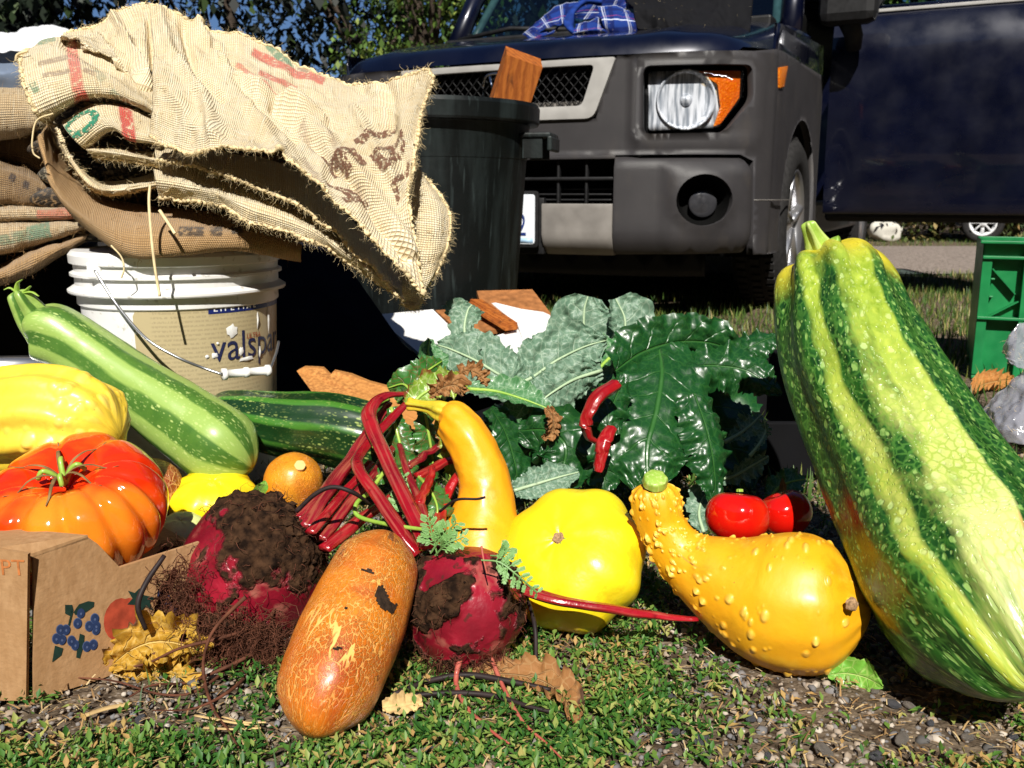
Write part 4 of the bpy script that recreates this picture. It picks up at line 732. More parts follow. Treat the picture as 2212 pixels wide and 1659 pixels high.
# ============================================================ lettering
def text_mesh(s, size, res=3, bold=0.):
    c = bpy.data.curves.new('t', 'FONT'); c.body = s; c.size = size; c.offset = bold; c.resolution_u = res
    o = bpy.data.objects.new('t', c); COL.objects.link(o); bpy.context.view_layer.update()
    me = o.to_mesh(); V = np.array([v.co[:] for v in me.vertices]) if len(me.vertices) else np.zeros((0, 3)); F = [list(p.vertices) for p in me.polygons]
    o.to_mesh_clear(); bpy.data.objects.remove(o); bpy.data.curves.remove(c); return V, F
def subdiv(V, F, L):
    bm = bmesh.new(); vs = [bm.verts.new(v) for v in V]
    for f in F:
        try: bm.faces.new([vs[i] for i in f])
        except ValueError: pass
    for _ in range(6):
        e = [x for x in bm.edges if x.calc_length() > L]
        if not e: break
        bmesh.ops.subdivide_edges(bm, edges=e, cuts=1, use_grid_fill=False)
        bmesh.ops.triangulate(bm, faces=[f for f in bm.faces if len(f.verts) > 3])
    bm.verts.index_update(); V = np.array([v.co[:] for v in bm.verts]); F = [[v.index for v in f.verts] for f in bm.faces]; bm.free(); return V, F
def lettering(name, s, size, mat, parent, fn, squeeze=1., L=.006, bold=0.):
    V, F = text_mesh(s, size, 3, bold)
    V[:, 0] *= squeeze
    V, F = subdiv(V, F, L); P = np.array([fn(x, y) for x, y, _ in V]); return mk(name, P, F, mat, parent, smooth=False)
# ============================================================ bucket
BX, BY = at(388, 600, 1.47)[0], 1.47; BR = .150
k = Mat('white bucket plastic', .35, .5); c = k.obj; b = k.mix(k.rng(k.noise(9, 5), .35, .7), (.80, .80, .80), (.72, .72, .70))
b = k.mix(k.ramp(k.noise(70, 6), [(.62, 0), (.70, .6)]), b, (.30, .27, .22)); b = k.mix(k.math('MULTIPLY', k.ramp(k.noise(6, 6, k.scl(c, (1, 1, .3))), [(.52, 0), (.70, .5)]), 1.), b, (.45, .42, .38)); k.bump(k.noise(40, 3), .0006); M_BUCK = k.base(b)
M_WIRE = Mat('galvanised wire', .3, .5, Metallic=.9).base((.42, .43, .45)); M_WHITE = plain('white plastic grip', (.80, .80, .78), .35, .5, .06, 40)
bk = thing('bucket', 'white plastic paint bucket with tan label and wire handle under the burlap sacks', 'bucket', (BX, BY, 0))
def br(z): return BR*(.885+.115*z/.37)
prof = [(.01, 0), (br(0)-.004, 0), (br(0), .006), (br(.285), .285), (br(.285)+.004, .288), (br(.29)+.004, .290)]
prof += [(br(.30)+.003, .302), (br(.30)+.003, .304), (br(.305)+.014, .305), (br(.31)+.015, .307), (br(.31)+.015, .310), (br(.31)+.004, .317), (br(.33)+.003, .330), (br(.33)+.009, .331), (br(.33)+.009, .335), (br(.33)+.003, .338), (br(.345)+.003, .348), (br(.35)+.008, .350), (br(.36)+.008, .362), (br(.36)+.003, .368), (.10, .366), (.01, .366)]
o = MB().lathe(prof, (BX, BY, 0), n=96).build('shell', M_BUCK, bk, True); auto_smooth(o, 30)
k = Mat('tan paint label', .4, .4); x = k.sep(k.uv); txt = k.math('MULTIPLY', k.ramp(k.math('FRACT', k.math('MULTIPLY', x[1], 26)), [(.5, 0), (.55, 1)]), k.ramp(k.noise(60, 2, k.scl(k.uv, (2.5, .5, 1))), [(.42, 0), (.5, 1)]))
txt = k.math('MULTIPLY', txt, k.math('MULTIPLY', k.ramp(x[0], [(.06, 0), (.07, 1)]), k.ramp(x[0], [(.48, 1), (.50, 0)]))); b = k.mix(k.noise(12, 4), (.44, .36, .20), (.50, .42, .25)); k.set('Base Color', k.mix(k.math('MULTIPLY', txt, .4), b, (.25, .20, .12))); M_LABEL = k.m
def bsurf(off=.0006):     # (display px at the bucket front) -> wraps on the shell
    def f(u, v):
        d = ray(u, v); o_ = np.array([0, 0, CAMH]); 
        z = .2
        for _ in range(6):
            r = br(z)+off; ox, oy = o_[0]-BX, o_[1]-BY; a = d[0]**2+d[1]**2; b_ = 2*(ox*d[0]+oy*d[1]); c_ = ox*ox+oy*oy-r*r; D = b_*b_-4*a*c_
            t = (-b_-math.sqrt(max(D, 0)))/(2*a); z = CAMH+d[2]*t
        return o_+d*t
    return f
def bang(u, v):           # azimuth and height on the shell
    p = bsurf()(u, v); return math.atan2(p[0]-BX, -(p[1]-BY)), p[2]
def bpt(a, z, off): r = br(z)+off; return np.array([BX+r*math.sin(a), BY-r*math.cos(a), z])
a0, zt = bang(284, 662); zb = bang(390, 870)[1]-.03; a1 = a0+2.75; zt = bang(400, 664)[1]
n, m = 64, 24; V = []; U = []
for i in range(m+1):
    for j in range(n+1):
        s, t_ = j/n, i/m; dx, dz = min(s, 1-s)*(a1-a0)*BR, min(t_, 1-t_)*(zt-zb); cr = 0
        z = zb+(zt-zb)*t_; a = a0+(a1-a0)*s
        if dx < .012:          # rounded corners
            h = .012-math.sqrt(max(0, .012**2-(.012-dx)**2)); z = min(max(z, zb+h), zt-h)
        V.append(bpt(a, z, .0006)); U.append((s, t_))
mk('label', V, grid_faces(m+1, n+1), M_LABEL, bk, uv=U)
M_NAVY = plain('navy print', (.010, .020, .13), .4, .4, .1); M_INK = plain('dark ink', (.015, .02, .07), .4, .4, .1); M_PRED = plain('red print', (.35, .06, .02), .4, .4, .1); M_PWHITE = plain('white print', (.75, .76, .80), .4, .4, .05)
aB, zB1 = bang(449, 660); _, zB0 = bang(449, 679); zB1 -= .001
V = [bpt(aB+(1.2)*j/20, z, .0011) for z in (zB0, zB1) for j in range(21)]; mk('blue_band', V, [(j, j+1, 22+j, 21+j) for j in range(20)], M_NAVY, bk)
def bl(aa, zz, off=.0016): return lambda x, y: bpt(aa+x/BR, zz+y, off)
lettering('lettering', 'L I F E T I M E', .0105, M_PWHITE, bk, bl(aB+.05, zB0+.0035), 1.25, bold=.00025)
az_, zz_ = bang(456, 782); lettering('lettering', 'valspar', .062, M_INK, bk, bl(az_, zz_), .92)
az_, zz_ = bang(532, 732); lettering('lettering', 'ULTRA', .0115, M_PRED, bk, bl(az_, zz_), .9)
# paint drips and splashes
M_DRIP = plain('dried white paint', (.78, .78, .76), .4, .5, .06, 60)
g = np.random.default_rng(3)
def splat(u, v, w, h, parent=bk, seed=0):
    a_, z_ = bang(u, v); gg = np.random.default_rng(seed); m_ = mpp(bpt(a_, z_, 0)); P = [bpt(a_, z_, .004)]; kk = 14
    for i in range(kk):
        q = i*2*PI/kk; rr = (.75+.5*gg.random()); P.append(bpt(a_+w*m_*rr*math.cos(q)/BR, z_+h*m_*rr*math.sin(q), .0018))
    mk('paint_splash', P, [(0, 1+i, 1+(i+1) % kk) for i in range(kk)], M_DRIP, parent)
for q in ((500, 715, 13, 14, 1), (463, 768, 8, 6, 2), (532, 775, 22, 5, 3), (520, 758, 6, 9, 4), (555, 690, 2.5, 20, 5), (578, 690, 2.5, 30, 6), (560, 760, 3, 14, 7), (295, 720, 3, 4, 8), (470, 742, 3, 3, 9), (447, 770, 4, 4, 10)): splat(*q[:4], seed=q[4])
# handle: lugs, wire, grip
def bw(u, v, off): return bsurf(off)(u, v)
wp = [bw(205, 584, .010), bw(222, 612, .012), bw(250, 655, .016), bw(290, 705, .030), bw(330, 742, .045), bw(390, 775, .055), bw(440, 795, .058), at(478, 808, 1.29)]
MB().tube(crom(wp, 50), .0021, 8).build('handle_wire', M_WIRE, bk, True)
MB().tube(crom([at(583, 798, 1.33), at(590, 780, 1.345), at(597, 760, 1.36), at(602, 738, 1.38)], 20), .0021, 8).build('handle_wire', M_WIRE, bk, True)
ga, gb = at(480, 809, 1.29), at(583, 800, 1.33); gd = gb-ga; gl = np.linalg.norm(gd)
MB().lathe([(.003, 0), (.0085, 0), (.0085, .006), (.0062, .007), (.0060, gl*.5-.004), (.0075, gl*.5-.003), (.0075, gl*.5+.003), (.0060, gl*.5+.004), (.0062, gl-.007), (.0085, gl-.006), (.0085, gl), (.003, gl)], ga, basis(gd), 20).build('grip', M_WHITE, bk, True)
box('lug', bw(205, 584, .006), (.02, .012, .024), M_WHITE, bk, bev=.003)

# ============================================================ burlap
def m_burlap(name, c1, c2, c3, thr=.0030, dark=.5, bmp=.0018):
    k = Mat(name, .9, .12); uv = k.uv; kk = 1/thr/2
    wob = k.n('VectorMath', {0: uv, 1: k.n('VectorMath', {0: k.noise(18, 3, uv, out=1), 3: .003}, operation='SCALE')}, operation='ADD')
    x = k.sep(wob); sx_ = k.math('ABSOLUTE', k.math('SINE', k.math('MULTIPLY', x[0], PI/thr))); sy_ = k.math('ABSOLUTE', k.math('SINE', k.math('MULTIPLY', x[1], PI/thr)))
    weave = k.math('MULTIPLY', k.math('POWER', sx_, .6), k.math('POWER', sy_, .6))
    th = k.math('MAXIMUM', k.noise(260, 2, k.scl(uv, (1, .06, 1))), k.noise(260, 2, k.scl(uv, (.06, 1, 1))))
    b = k.mix(k.rng(k.noise(12, 4), .35, .65), c1, c2); b = k.mix(k.rng(th, .5, .75), b, c3); b = k.mix(k.rng(weave, .5, .05, 0, dark), b, (.16, .09, .035))
    pr = k.n('Attribute', {}, 'Color', attribute_name='print'); pa = k.n('Attribute', {}, 'Alpha', attribute_name='print')
    f = k.math('MULTIPLY', pa, k.math('MULTIPLY', k.rng(k.noise(150, 4), .28, .48), k.rng(weave, .05, .5, .45, 1)))
    b = k.mix(f, b, pr)
    k.bump(k.math('ADD', weave, k.math('MULTIPLY', k.noise(420, 3), .5)), bmp); k.set('Sheen Weight', .15)
    return k.base(b)
M_B1 = m_burlap('pale burlap', (.80, .64, .38), (.84, .71, .47), (.88, .80, .60), dark=.5)
M_B2 = m_burlap('tan burlap', (.40, .24, .10), (.46, .28, .125), (.52, .34, .17), .0028, .5)
M_B3 = m_burlap('weathered brown burlap', (.20, .125, .06), (.30, .19, .09), (.38, .26, .14), .003, .6)
M_FIB = plain('loose jute fibre', (.72, .58, .34), .9, .1, .25, 50); M_FIBD = plain('brown jute fibre', (.36, .22, .10), .9, .1, .25, 50)
def sheet(name, rows, mat, parent, n=120, m=160, creases=(), wr=.006, wsc=14, edges='b', fray=260, seed=0, prnt=None, thick=.0022, fibm=None, dm=None, sag=0.):
    """draped cloth. rows of control points (u, v, Y); creases [(poly px, width px, depth m)]; edges letters t b l r get frayed"""
    C = np.array([[at(*p) for p in r] for r in rows]); A = crom(C.reshape(len(rows), -1), n).reshape(n, C.shape[1], 3)
    V = crom(A.transpose(1, 0, 2).reshape(C.shape[1], -1), m).reshape(m, n, 3).transpose(1, 0, 2)
    def nrmls(V):
        du = np.gradient(V, axis=1); dv = np.gradient(V, axis=0); N = nrm(np.cross(du, dv)); toc = np.array([0, 0, CAMH])-V; return N*np.sign((N*toc).sum(-1).mean())
    N = nrmls(V)
    su = np.concatenate([[0], np.cumsum(np.linalg.norm(np.diff(V, axis=1), axis=2).mean(0))]); sv = np.concatenate([[0], np.cumsum(np.linalg.norm(np.diff(V, axis=0), axis=2).mean(1))])
    UV = np.stack(np.meshgrid(su, sv), -1)
    p3 = np.concatenate([UV, 0*UV[..., :1]+seed], -1)
    h = wr*(1.1*(1-np.abs(fbm(p3*[1, .55, 1], wsc, seed, 3))*2.2)*.5+.8*fbm(p3, wsc*.5, seed+4, 3)+.25*fbm(p3, wsc*4, seed+8, 2))
    q = px(V.reshape(-1, 3)).reshape(n, m, 2)
    for poly, w, d in creases:
        D = np.full((n, m), 1e9)
        for a, b in zip(poly[:-1], poly[1:]):
            a, b = np.array(a, float), np.array(b, float); ab = b-a; t = np.clip(((q-a)@ab)/(ab@ab), 0, 1); D = np.minimum(D, np.linalg.norm(q-(a+t[..., None]*ab), axis=-1))
        h = h + d*np.exp(-(D/w)**2)
    # ragged borders
    E = np.zeros((n, m, 3)); g = np.random.default_rng(seed+50)
    def rag(k_, fr): return fr*(fbm(np.stack([np.linspace(0, 30, k_), np.zeros(k_), np.zeros(k_)+seed], -1), 1., seed, 4))
    V = V + N*h[..., None]
    dvb = nrm(V[-1]-V[-3]); dvt = nrm(V[0]-V[2])
    if 'b' in edges: 
        for k_ in range(1, 6): V[-k_] += dvb*(rag(m, .006)*(1-(k_-1)/5))[:, None]
    if 't' in edges: V[0] += dvt*rag(m, .006)[:, None]
    N = nrmls(V)
    P = np.zeros((n, m, 4))
    if prnt: prnt(UV, q, P)
    f1 = grid_faces(n, m); back = V - N*thick; allV = np.vstack([V.reshape(-1, 3), back.reshape(-1, 3)]); k0 = n*m
    rim = []
    i = np.arange(m-1); rim.append(np.stack([i, i+1, k0+i+1, k0+i], 1)); b0 = (n-1)*m; rim.append(np.stack([b0+i, b0+i+1, k0+b0+i+1, k0+b0+i], 1))
    i = np.arange(n-1)*m; rim.append(np.stack([i, i+m, k0+i+m, k0+i], 1)); rim.append(np.stack([i+m-1, i+2*m-1, k0+i+2*m-1, k0+i+m-1], 1))
    F = np.vstack([f1, f1[:, ::-1]+k0]+rim); UU = np.vstack([UV.reshape(-1, 2)]*2); PP = np.vstack([P.reshape(-1, 4)]*2)
    o = mk(name, allV, F, mat, parent, uv=UU, attrs={'print': PP})
    # hem cord and frayed fibres
    fm = fibm or M_FIB; roots = []; dirs = []
    for e in edges:
        L_, d_ = {'b': (V[-1], dvb), 't': (V[0], dvt), 'l': (V[:, 0], nrm(V[:, 0]-V[:, 2])), 'r': (V[:, -1], nrm(V[:, -1]-V[:, -3]))}[e]
        k_ = len(L_); ii = g.integers(0, k_, fray); roots.append(L_[ii]+g.normal(0, .0012, (fray, 3))); dirs.append(d_[ii]*1.+g.normal(0, .7, (fray, 3)))
        t = np.linspace(0, 1, 260); cc = crom(L_, 260) if k_ > 3 else L_; T_ = np.linspace(0, 1, 260)
        rr = .0030+.0012*np.sin(T_*260*1.1)+.0008*g.random(260); cc = cc + .0012*np.stack([np.sin(T_*400), np.cos(T_*370), np.sin(T_*300)], -1)
        MB().tube(cc, rr*(.35+.45*np.clip(.5+fbm(np.stack([np.linspace(0, 40, 260)]*3, 1), 1, seed, 3), 0, 1)), 6).build('hem', fm, parent, True)
    ii = g.integers(0, n*m, fray//2+40); roots.append(V.reshape(-1, 3)[ii]); dirs.append(N.reshape(-1, 3)[ii]*.8+g.normal(0, .6, (len(ii), 3)))
    hairs('frayed_threads', np.vstack(roots), np.vstack(dirs), .014, .00028, fm, parent, seed, 1.0, 7, .1)
    def S(s, t):   # point on the cloth at fractions
        x = s*(m-1); y = t*(n-1); i, j = int(min(n-2, max(0, y))), int(min(m-2, max(0, x))); fx, fy = x-j, y-i
        return (V[i, j]*(1-fx)*(1-fy)+V[i, j+1]*fx*(1-fy)+V[i+1, j]*(1-fx)*fy+V[i+1, j+1]*fx*fy) + N[i, j]*.0012
    return o, S, (su[-1], sv[-1]), (V, N, q)
def put_text(s, size, S, dims, s0, t0, ang, mat, parent, sq=1.):
    def fn(x, y):
        c_, q_ = math.cos(ang), math.sin(ang); return S(min(.995, max(.005, s0+(x*c_-y*q_)/dims[0])), min(.995, max(.005, t0-(x*q_+y*c_)/dims[1])))
    return lettering('lettering', s, size, mat, parent, fn, sq, .007, size*.035)
def m_ink(name, c, a=.65):
    k = Mat(name, .9, .1); f = k.math('MULTIPLY', k.rng(k.noise(230, 3), .40, .52), a)
    k.set('Base Color', c); k.set('Alpha', f); return k.m
M_KBR = m_ink('brown stencil ink', (.16, .075, .05), .8); M_KGR = m_ink('green stencil ink', (.03, .20, .12), .9); M_KBL = m_ink('black stencil ink', (.015, .013, .015), .95)
def band(P, q, a, b, w, col, al=1., soft=.25):
    a, b = np.array(a, float), np.array(b, float); ab = b-a; t = ((q-a)@ab)/(ab@ab); D = np.abs((q[..., 0]-a[0])*ab[1]-(q[..., 1]-a[1])*ab[0])/np.linalg.norm(ab)
    f = np.clip((w-D)/(w*soft), 0, 1)*((t > 0) & (t < 1))*al; P[..., :3] = np.where(f[..., None] > P[..., 3:], col, P[..., :3]); P[..., 3] = np.maximum(P[..., 3], f)
RED = (.60, .03, .025); PNK = (.68, .12, .10); GRN = (.04, .22, .13); BRN = (.20, .10, .07)
sk = thing('burlap_sack', 'pale burlap sack with brown stencilled letters draped at the front right of the bucket pile', 'sack', (-.28, 1.42, .37))
def prA(UV, q, P):
    band(P, q, (545, 105), (700, 190), 9, RED, .8); band(P, q, (560, 150), (640, 190), 8, RED, .75); band(P, q, (510, 130), (600, 205), 5, RED, .6)
    band(P, q, (575, 92), (630, 150), 9, GRN, .8); band(P, q, (640, 120), (660, 165), 10, BRN, .7)
    for a, b, w in (((705, 290), (735, 345), 9), ((650, 270), (680, 330), 9), ((655, 340), (690, 400), 8), ((770, 400), (790, 440), 7)): band(P, q, a, b, w, BRN, .45, .7)
oA, SA, dA, GA = sheet('cloth', [
  [(322, 20, 1.56), (440, 58, 1.54), (560, 92, 1.52), (700, 178, 1.48), (800, 190, 1.43), (912, 156, 1.38), (935, 182, 1.37)],
  [(330, 92, 1.45), (440, 120, 1.44), (560, 165, 1.42), (690, 240, 1.38), (800, 262, 1.34), (885, 232, 1.33), (912, 235, 1.33)],
  [(333, 160, 1.36), (430, 185, 1.35), (545, 228, 1.33), (670, 300, 1.30), (770, 335, 1.28), (860, 320, 1.28), (896, 318, 1.28)],
  [(335, 235, 1.31), (425, 255, 1.29), (525, 278, 1.27), (645, 345, 1.25), (750, 415, 1.23), (845, 450, 1.23), (882, 420, 1.24)],
  [(332, 300, 1.29), (410, 334, 1.26), (506, 322, 1.23), (622, 350, 1.21), (722, 440, 1.19), (822, 548, 1.19), (908, 642, 1.21)]], M_B1, sk, 200, 260,
  creases=[([(590, 230), (690, 320), (780, 420), (870, 565)], 8, -.016), ([(620, 225), (720, 315), (815, 420), (885, 545)], 13, .010), ([(500, 150), (560, 235), (640, 300)], 9, -.012), ([(345, 40), (370, 120), (440, 215), (470, 300)], 12, .014),
           ([(395, 60), (420, 150), (480, 215)], 9, -.018), ([(430, 55), (480, 130), (545, 190), (620, 225), (700, 270)], 10, .016), ([(460, 95), (530, 165), (600, 210)], 7, -.014), ([(840, 195), (850, 300), (880, 380)], 14, -.010),
           ([(770, 250), (820, 330), (860, 400)], 12, .010), ([(350, 180), (440, 300)], 20, .008), ([(540, 240), (600, 330)], 14, .010)], wr=.0095, wsc=17, edges='brt', fray=420, seed=2, prnt=prA)
for s_, sz, s0, t0, an in (('I', .090, .64, .40, -.9), ('B', .085, .715, .50, -.9), ('L', .080, .82, .64, -.9), ('E', .085, .55, .60, -.8), ('A', .08, .60, .80, -.8)): put_text(s_, sz, SA, dA, s0, t0, an, M_KBR, sk)
# lower lip of the same sack
sheet('cloth', [[(335, 305, 1.42), (420, 325, 1.40), (520, 335, 1.39), (640, 370, 1.38), (740, 455, 1.37), (870, 590, 1.34)],
  [(335, 322, 1.34), (420, 344, 1.33), (520, 366, 1.32), (640, 420, 1.31), (740, 494, 1.30), (875, 612, 1.29)],
  [(338, 345, 1.30), (430, 362, 1.28), (520, 385, 1.27), (640, 445, 1.26), (735, 512, 1.25), (880, 640, 1.24)]], M_B1, sk, 40, 220, wr=.006, edges='b', fray=420, seed=4)
sk2 = thing('burlap_sack', 'pale burlap sack folded under the lettered one, showing a long frayed lower edge', 'sack', (-.3, 1.42, .37))
sheet('cloth', [[(330, 335, 1.42), (430, 355, 1.41), (530, 380, 1.40), (650, 440, 1.39), (750, 515, 1.37), (860, 608, 1.34)],
  [(330, 350, 1.36), (430, 372, 1.35), (530, 400, 1.34), (650, 460, 1.32), (750, 530, 1.30), (860, 620, 1.29)],
  [(335, 385, 1.31), (440, 405, 1.29), (530, 435, 1.28), (660, 485, 1.27), (755, 550, 1.26), (862, 630, 1.25)],
  [(345, 425, 1.33), (455, 440, 1.30), (532, 474, 1.28), (665, 516, 1.27), (772, 578, 1.27), (868, 650, 1.26)]], M_B1, sk2, 60, 220, wr=.007, edges='b', fray=520, seed=6)
# left fold with the red stripe
sk3 = thing('burlap_sack', 'burlap sack folded over at the left with a red stripe and brown bars', 'sack', (-.7, 1.42, .37))
def prF(UV, q, P):
    band(P, q, (152, 84), (176, 240), 15, PNK, .85, .3); band(P, q, (172, 200), (190, 250), 17, RED, .9)
    for a, b in (((84, 140), (165, 118)), ((92, 166), (175, 148)), ((180, 128), (205, 136)), ((180, 152), (208, 162))): band(P, q, a, b, 6, BRN, .6)
    band(P, q, (80, 92), (120, 84), 6, GRN, .7); band(P, q, (70, 180), (80, 200), 9, GRN, .7); band(P, q, (205, 150), (225, 175), 10, (.25, .30, .18), .5); band(P, q, (240, 195), (262, 215), 7, GRN, .4)
sheet('cloth', [[(60, 108, 1.46), (100, 84, 1.47), (170, 78, 1.48), (250, 100, 1.50), (335, 170, 1.48)],
  [(46, 130, 1.38), (95, 118, 1.39), (165, 115, 1.39), (245, 140, 1.40), (335, 200, 1.38)],
  [(52, 180, 1.33), (105, 165, 1.33), (172, 158, 1.34), (250, 172, 1.35), (338, 222, 1.34)],
  [(82, 248, 1.32), (120, 228, 1.32), (182, 206, 1.33), (255, 206, 1.34), (340, 240, 1.33)],
  [(112, 268, 1.38), (140, 240, 1.38), (190, 218, 1.38), (255, 216, 1.38), (340, 248, 1.36)]], M_B1, sk3, 140, 160, wr=.005, edges='l', fray=260, seed=8, prnt=prF, creases=[([(140, 90), (260, 160), (335, 215)], 10, -.01), ([(200, 88), (290, 150)], 10, .01)])
def prG(UV, q, P): band(P, q, (268, 215), (282, 320), 17, RED, .95, .3)
oG, SG, dG, GG = sheet('cloth', [[(150, 262, 1.42), (205, 236, 1.42), (265, 235, 1.41), (340, 262, 1.39)],
  [(138, 268, 1.36), (205, 228, 1.36), (268, 232, 1.36), (340, 262, 1.35)],
  [(150, 290, 1.32), (210, 252, 1.33), (272, 262, 1.34), (340, 282, 1.34)],
  [(182, 320, 1.33), (238, 280, 1.33), (285, 302, 1.33), (342, 312, 1.33)],
  [(200, 318, 1.40), (250, 284, 1.40), (290, 306, 1.40), (342, 318, 1.38)]], M_B1, sk3, 90, 130, wr=.004, edges='', fray=200, seed=10, prnt=prG)
put_text('O', .07, SG, dG, .05, .66, .5, M_KGR, sk3); put_text('I', .03, SG, dG, .42, .30, .3, M_KGR, sk3)
sheet('cloth', [[(178, 312, 1.40), (250, 320, 1.40), (340, 330, 1.38)], [(185, 322, 1.33), (255, 330, 1.33), (345, 345, 1.32)], [(200, 336, 1.34), (265, 345, 1.34), (345, 358, 1.33)]], M_B1, sk3, 30, 90, wr=.003, edges='b', fray=160, seed=12)
sheet('cloth', [[(110, 265, 1.42), (140, 330, 1.44), (215, 395, 1.45), (340, 370, 1.44)], [(122, 275, 1.34), (160, 355, 1.34), (225, 408, 1.34), (345, 395, 1.34)], [(128, 295, 1.36), (170, 372, 1.35), (232, 418, 1.35), (350, 405, 1.36)]], M_B1, sk3, 40, 130, wr=.004, edges='b', fray=220, seed=13, thick=.004)
# top ridge sack
sk4 = thing('burlap_sack', 'crumpled plain burlap sack forming the peak of the bucket pile', 'sack', (-.6, 1.55, .55))
sheet('cloth', [[(140, 82, 1.56), (215, 62, 1.60), (255, 38, 1.62), (312, 12, 1.62), (372, 30, 1.62), (430, 66, 1.60)],
  [(130, 88, 1.46), (205, 82, 1.50), (265, 75, 1.52), (318, 60, 1.54), (370, 75, 1.54), (430, 100, 1.52)],
  [(150, 92, 1.42), (215, 105, 1.43), (270, 128, 1.43), (318, 140, 1.44), (362, 150, 1.45), (420, 160, 1.45)],
  [(200, 104, 1.42), (240, 125, 1.40), (280, 158, 1.39), (320, 188, 1.39), (350, 200, 1.40), (400, 200, 1.42)],
  [(215, 112, 1.46), (250, 136, 1.44), (290, 178, 1.43), (325, 222, 1.42), (352, 240, 1.43), (400, 240, 1.44)]], M_B1, sk4, 140, 170, wr=.010, wsc=18, edges='bt', fray=300, seed=16,
  creases=[([(255, 50), (290, 130), (325, 200)], 9, .018), ([(225, 75), (280, 150)], 8, -.014), ([(320, 40), (330, 120), (345, 190)], 8, -.014)])
# brown sack below
sk5 = thing('burlap_sack', 'smooth tan burlap sack drooping from the bottom of the bucket pile', 'sack', (-.65, 1.45, .37))
def prD(UV, q, P):
    for a, b, w in (((385, 500), (440, 500), 13), ((455, 500), (480, 500), 12), ((500, 498), (525, 496), 10)): band(P, q, a, b, w, (.02, .018, .02), .9, .3)
sheet('cloth', [[(110, 262, 1.46), (140, 330, 1.47), (200, 400, 1.48), (300, 440, 1.48), (420, 455, 1.46), (560, 480, 1.44), (640, 520, 1.44)],
  [(98, 275, 1.40), (135, 368, 1.39), (200, 425, 1.37), (300, 462, 1.36), (425, 472, 1.36), (560, 495, 1.36), (650, 530, 1.38)],
  [(86, 292, 1.36), (118, 400, 1.32), (190, 468, 1.30), (290, 505, 1.30), (420, 500, 1.31), (540, 510, 1.33), (650, 545, 1.36)],
  [(92, 320, 1.38), (130, 430, 1.34), (205, 508, 1.31), (290, 552, 1.29), (400, 545, 1.30), (530, 540, 1.33), (650, 565, 1.38)],
  [(105, 330, 1.44), (145, 435, 1.42), (215, 512, 1.36), (300, 560, 1.33), (400, 550, 1.34), (530, 545, 1.38), (650, 560, 1.42)]], M_B2, sk5, 120, 200, wr=.004, wsc=10, edges='', fray=200, seed=18, prnt=prD, fibm=M_FIBD)
# right hanging corner
sk6 = thing('burlap_sack', 'rough burlap sack corner showing behind the right tip of the lettered sack', 'sack', (-.12, 1.4, .4))
sheet('cloth', [[(890, 330, 1.36), (905, 365, 1.35), (915, 385, 1.35)], [(890, 420, 1.33), (930, 425, 1.32), (966, 448, 1.33)], [(885, 500, 1.31), (935, 505, 1.30), (970, 508, 1.32)], [(870, 600, 1.30), (918, 606, 1.29), (950, 572, 1.31)], [(872, 655, 1.30), (898, 662, 1.29), (914, 630, 1.30)]], M_B1, sk6, 70, 60, wr=.006, edges='rb', fray=300, seed=20)
# dark inner folds filling the stack
sk7 = thing('burlap_sack', 'shaded middle sacks packed inside the folds of the bucket pile', 'sack', (-.5, 1.6, .37))
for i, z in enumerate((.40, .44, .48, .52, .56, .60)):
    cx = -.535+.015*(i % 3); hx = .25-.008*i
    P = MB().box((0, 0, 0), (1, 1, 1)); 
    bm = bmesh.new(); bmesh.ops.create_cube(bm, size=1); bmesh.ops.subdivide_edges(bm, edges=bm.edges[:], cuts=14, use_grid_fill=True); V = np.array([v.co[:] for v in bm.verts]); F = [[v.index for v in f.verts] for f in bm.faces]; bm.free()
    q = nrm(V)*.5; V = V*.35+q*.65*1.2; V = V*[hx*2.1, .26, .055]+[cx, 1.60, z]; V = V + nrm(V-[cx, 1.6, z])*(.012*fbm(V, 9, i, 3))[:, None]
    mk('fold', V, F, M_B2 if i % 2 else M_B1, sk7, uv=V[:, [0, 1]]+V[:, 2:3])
# loose threads
for i, (pts, w) in enumerate([([(324, 400, 1.28), (322, 440, 1.27), (328, 520, 1.26), (335, 580, 1.255), (345, 640, 1.25)], 3.2), ([(345, 455, 1.28), (362, 480, 1.27), (378, 505, 1.265)], 4), ([(240, 530, 1.28), (262, 555, 1.28), (268, 580, 1.28), (262, 600, 1.28), (268, 585, 1.28)], 2),
    ([(115, 245, 1.3), (80, 260, 1.3), (70, 300, 1.3), (72, 330, 1.3), (86, 342, 1.3)], 2), ([(60, 110, 1.38), (38, 118, 1.38), (34, 132, 1.38)], 3)]):
    tag(tubepx('jute_thread', [(a, b, c_, w) for a, b, c_ in pts], M_FIB, None, 40, 5), ['longest white jute thread hanging in front of the bucket', 'short knotted jute thread end below the frayed edge', 'looped jute thread hanging on the left of the bucket rim', 'jute thread looping off the left fold of sacks', 'thick jute thread tuft at the far left of the striped sack'][i], 'thread')
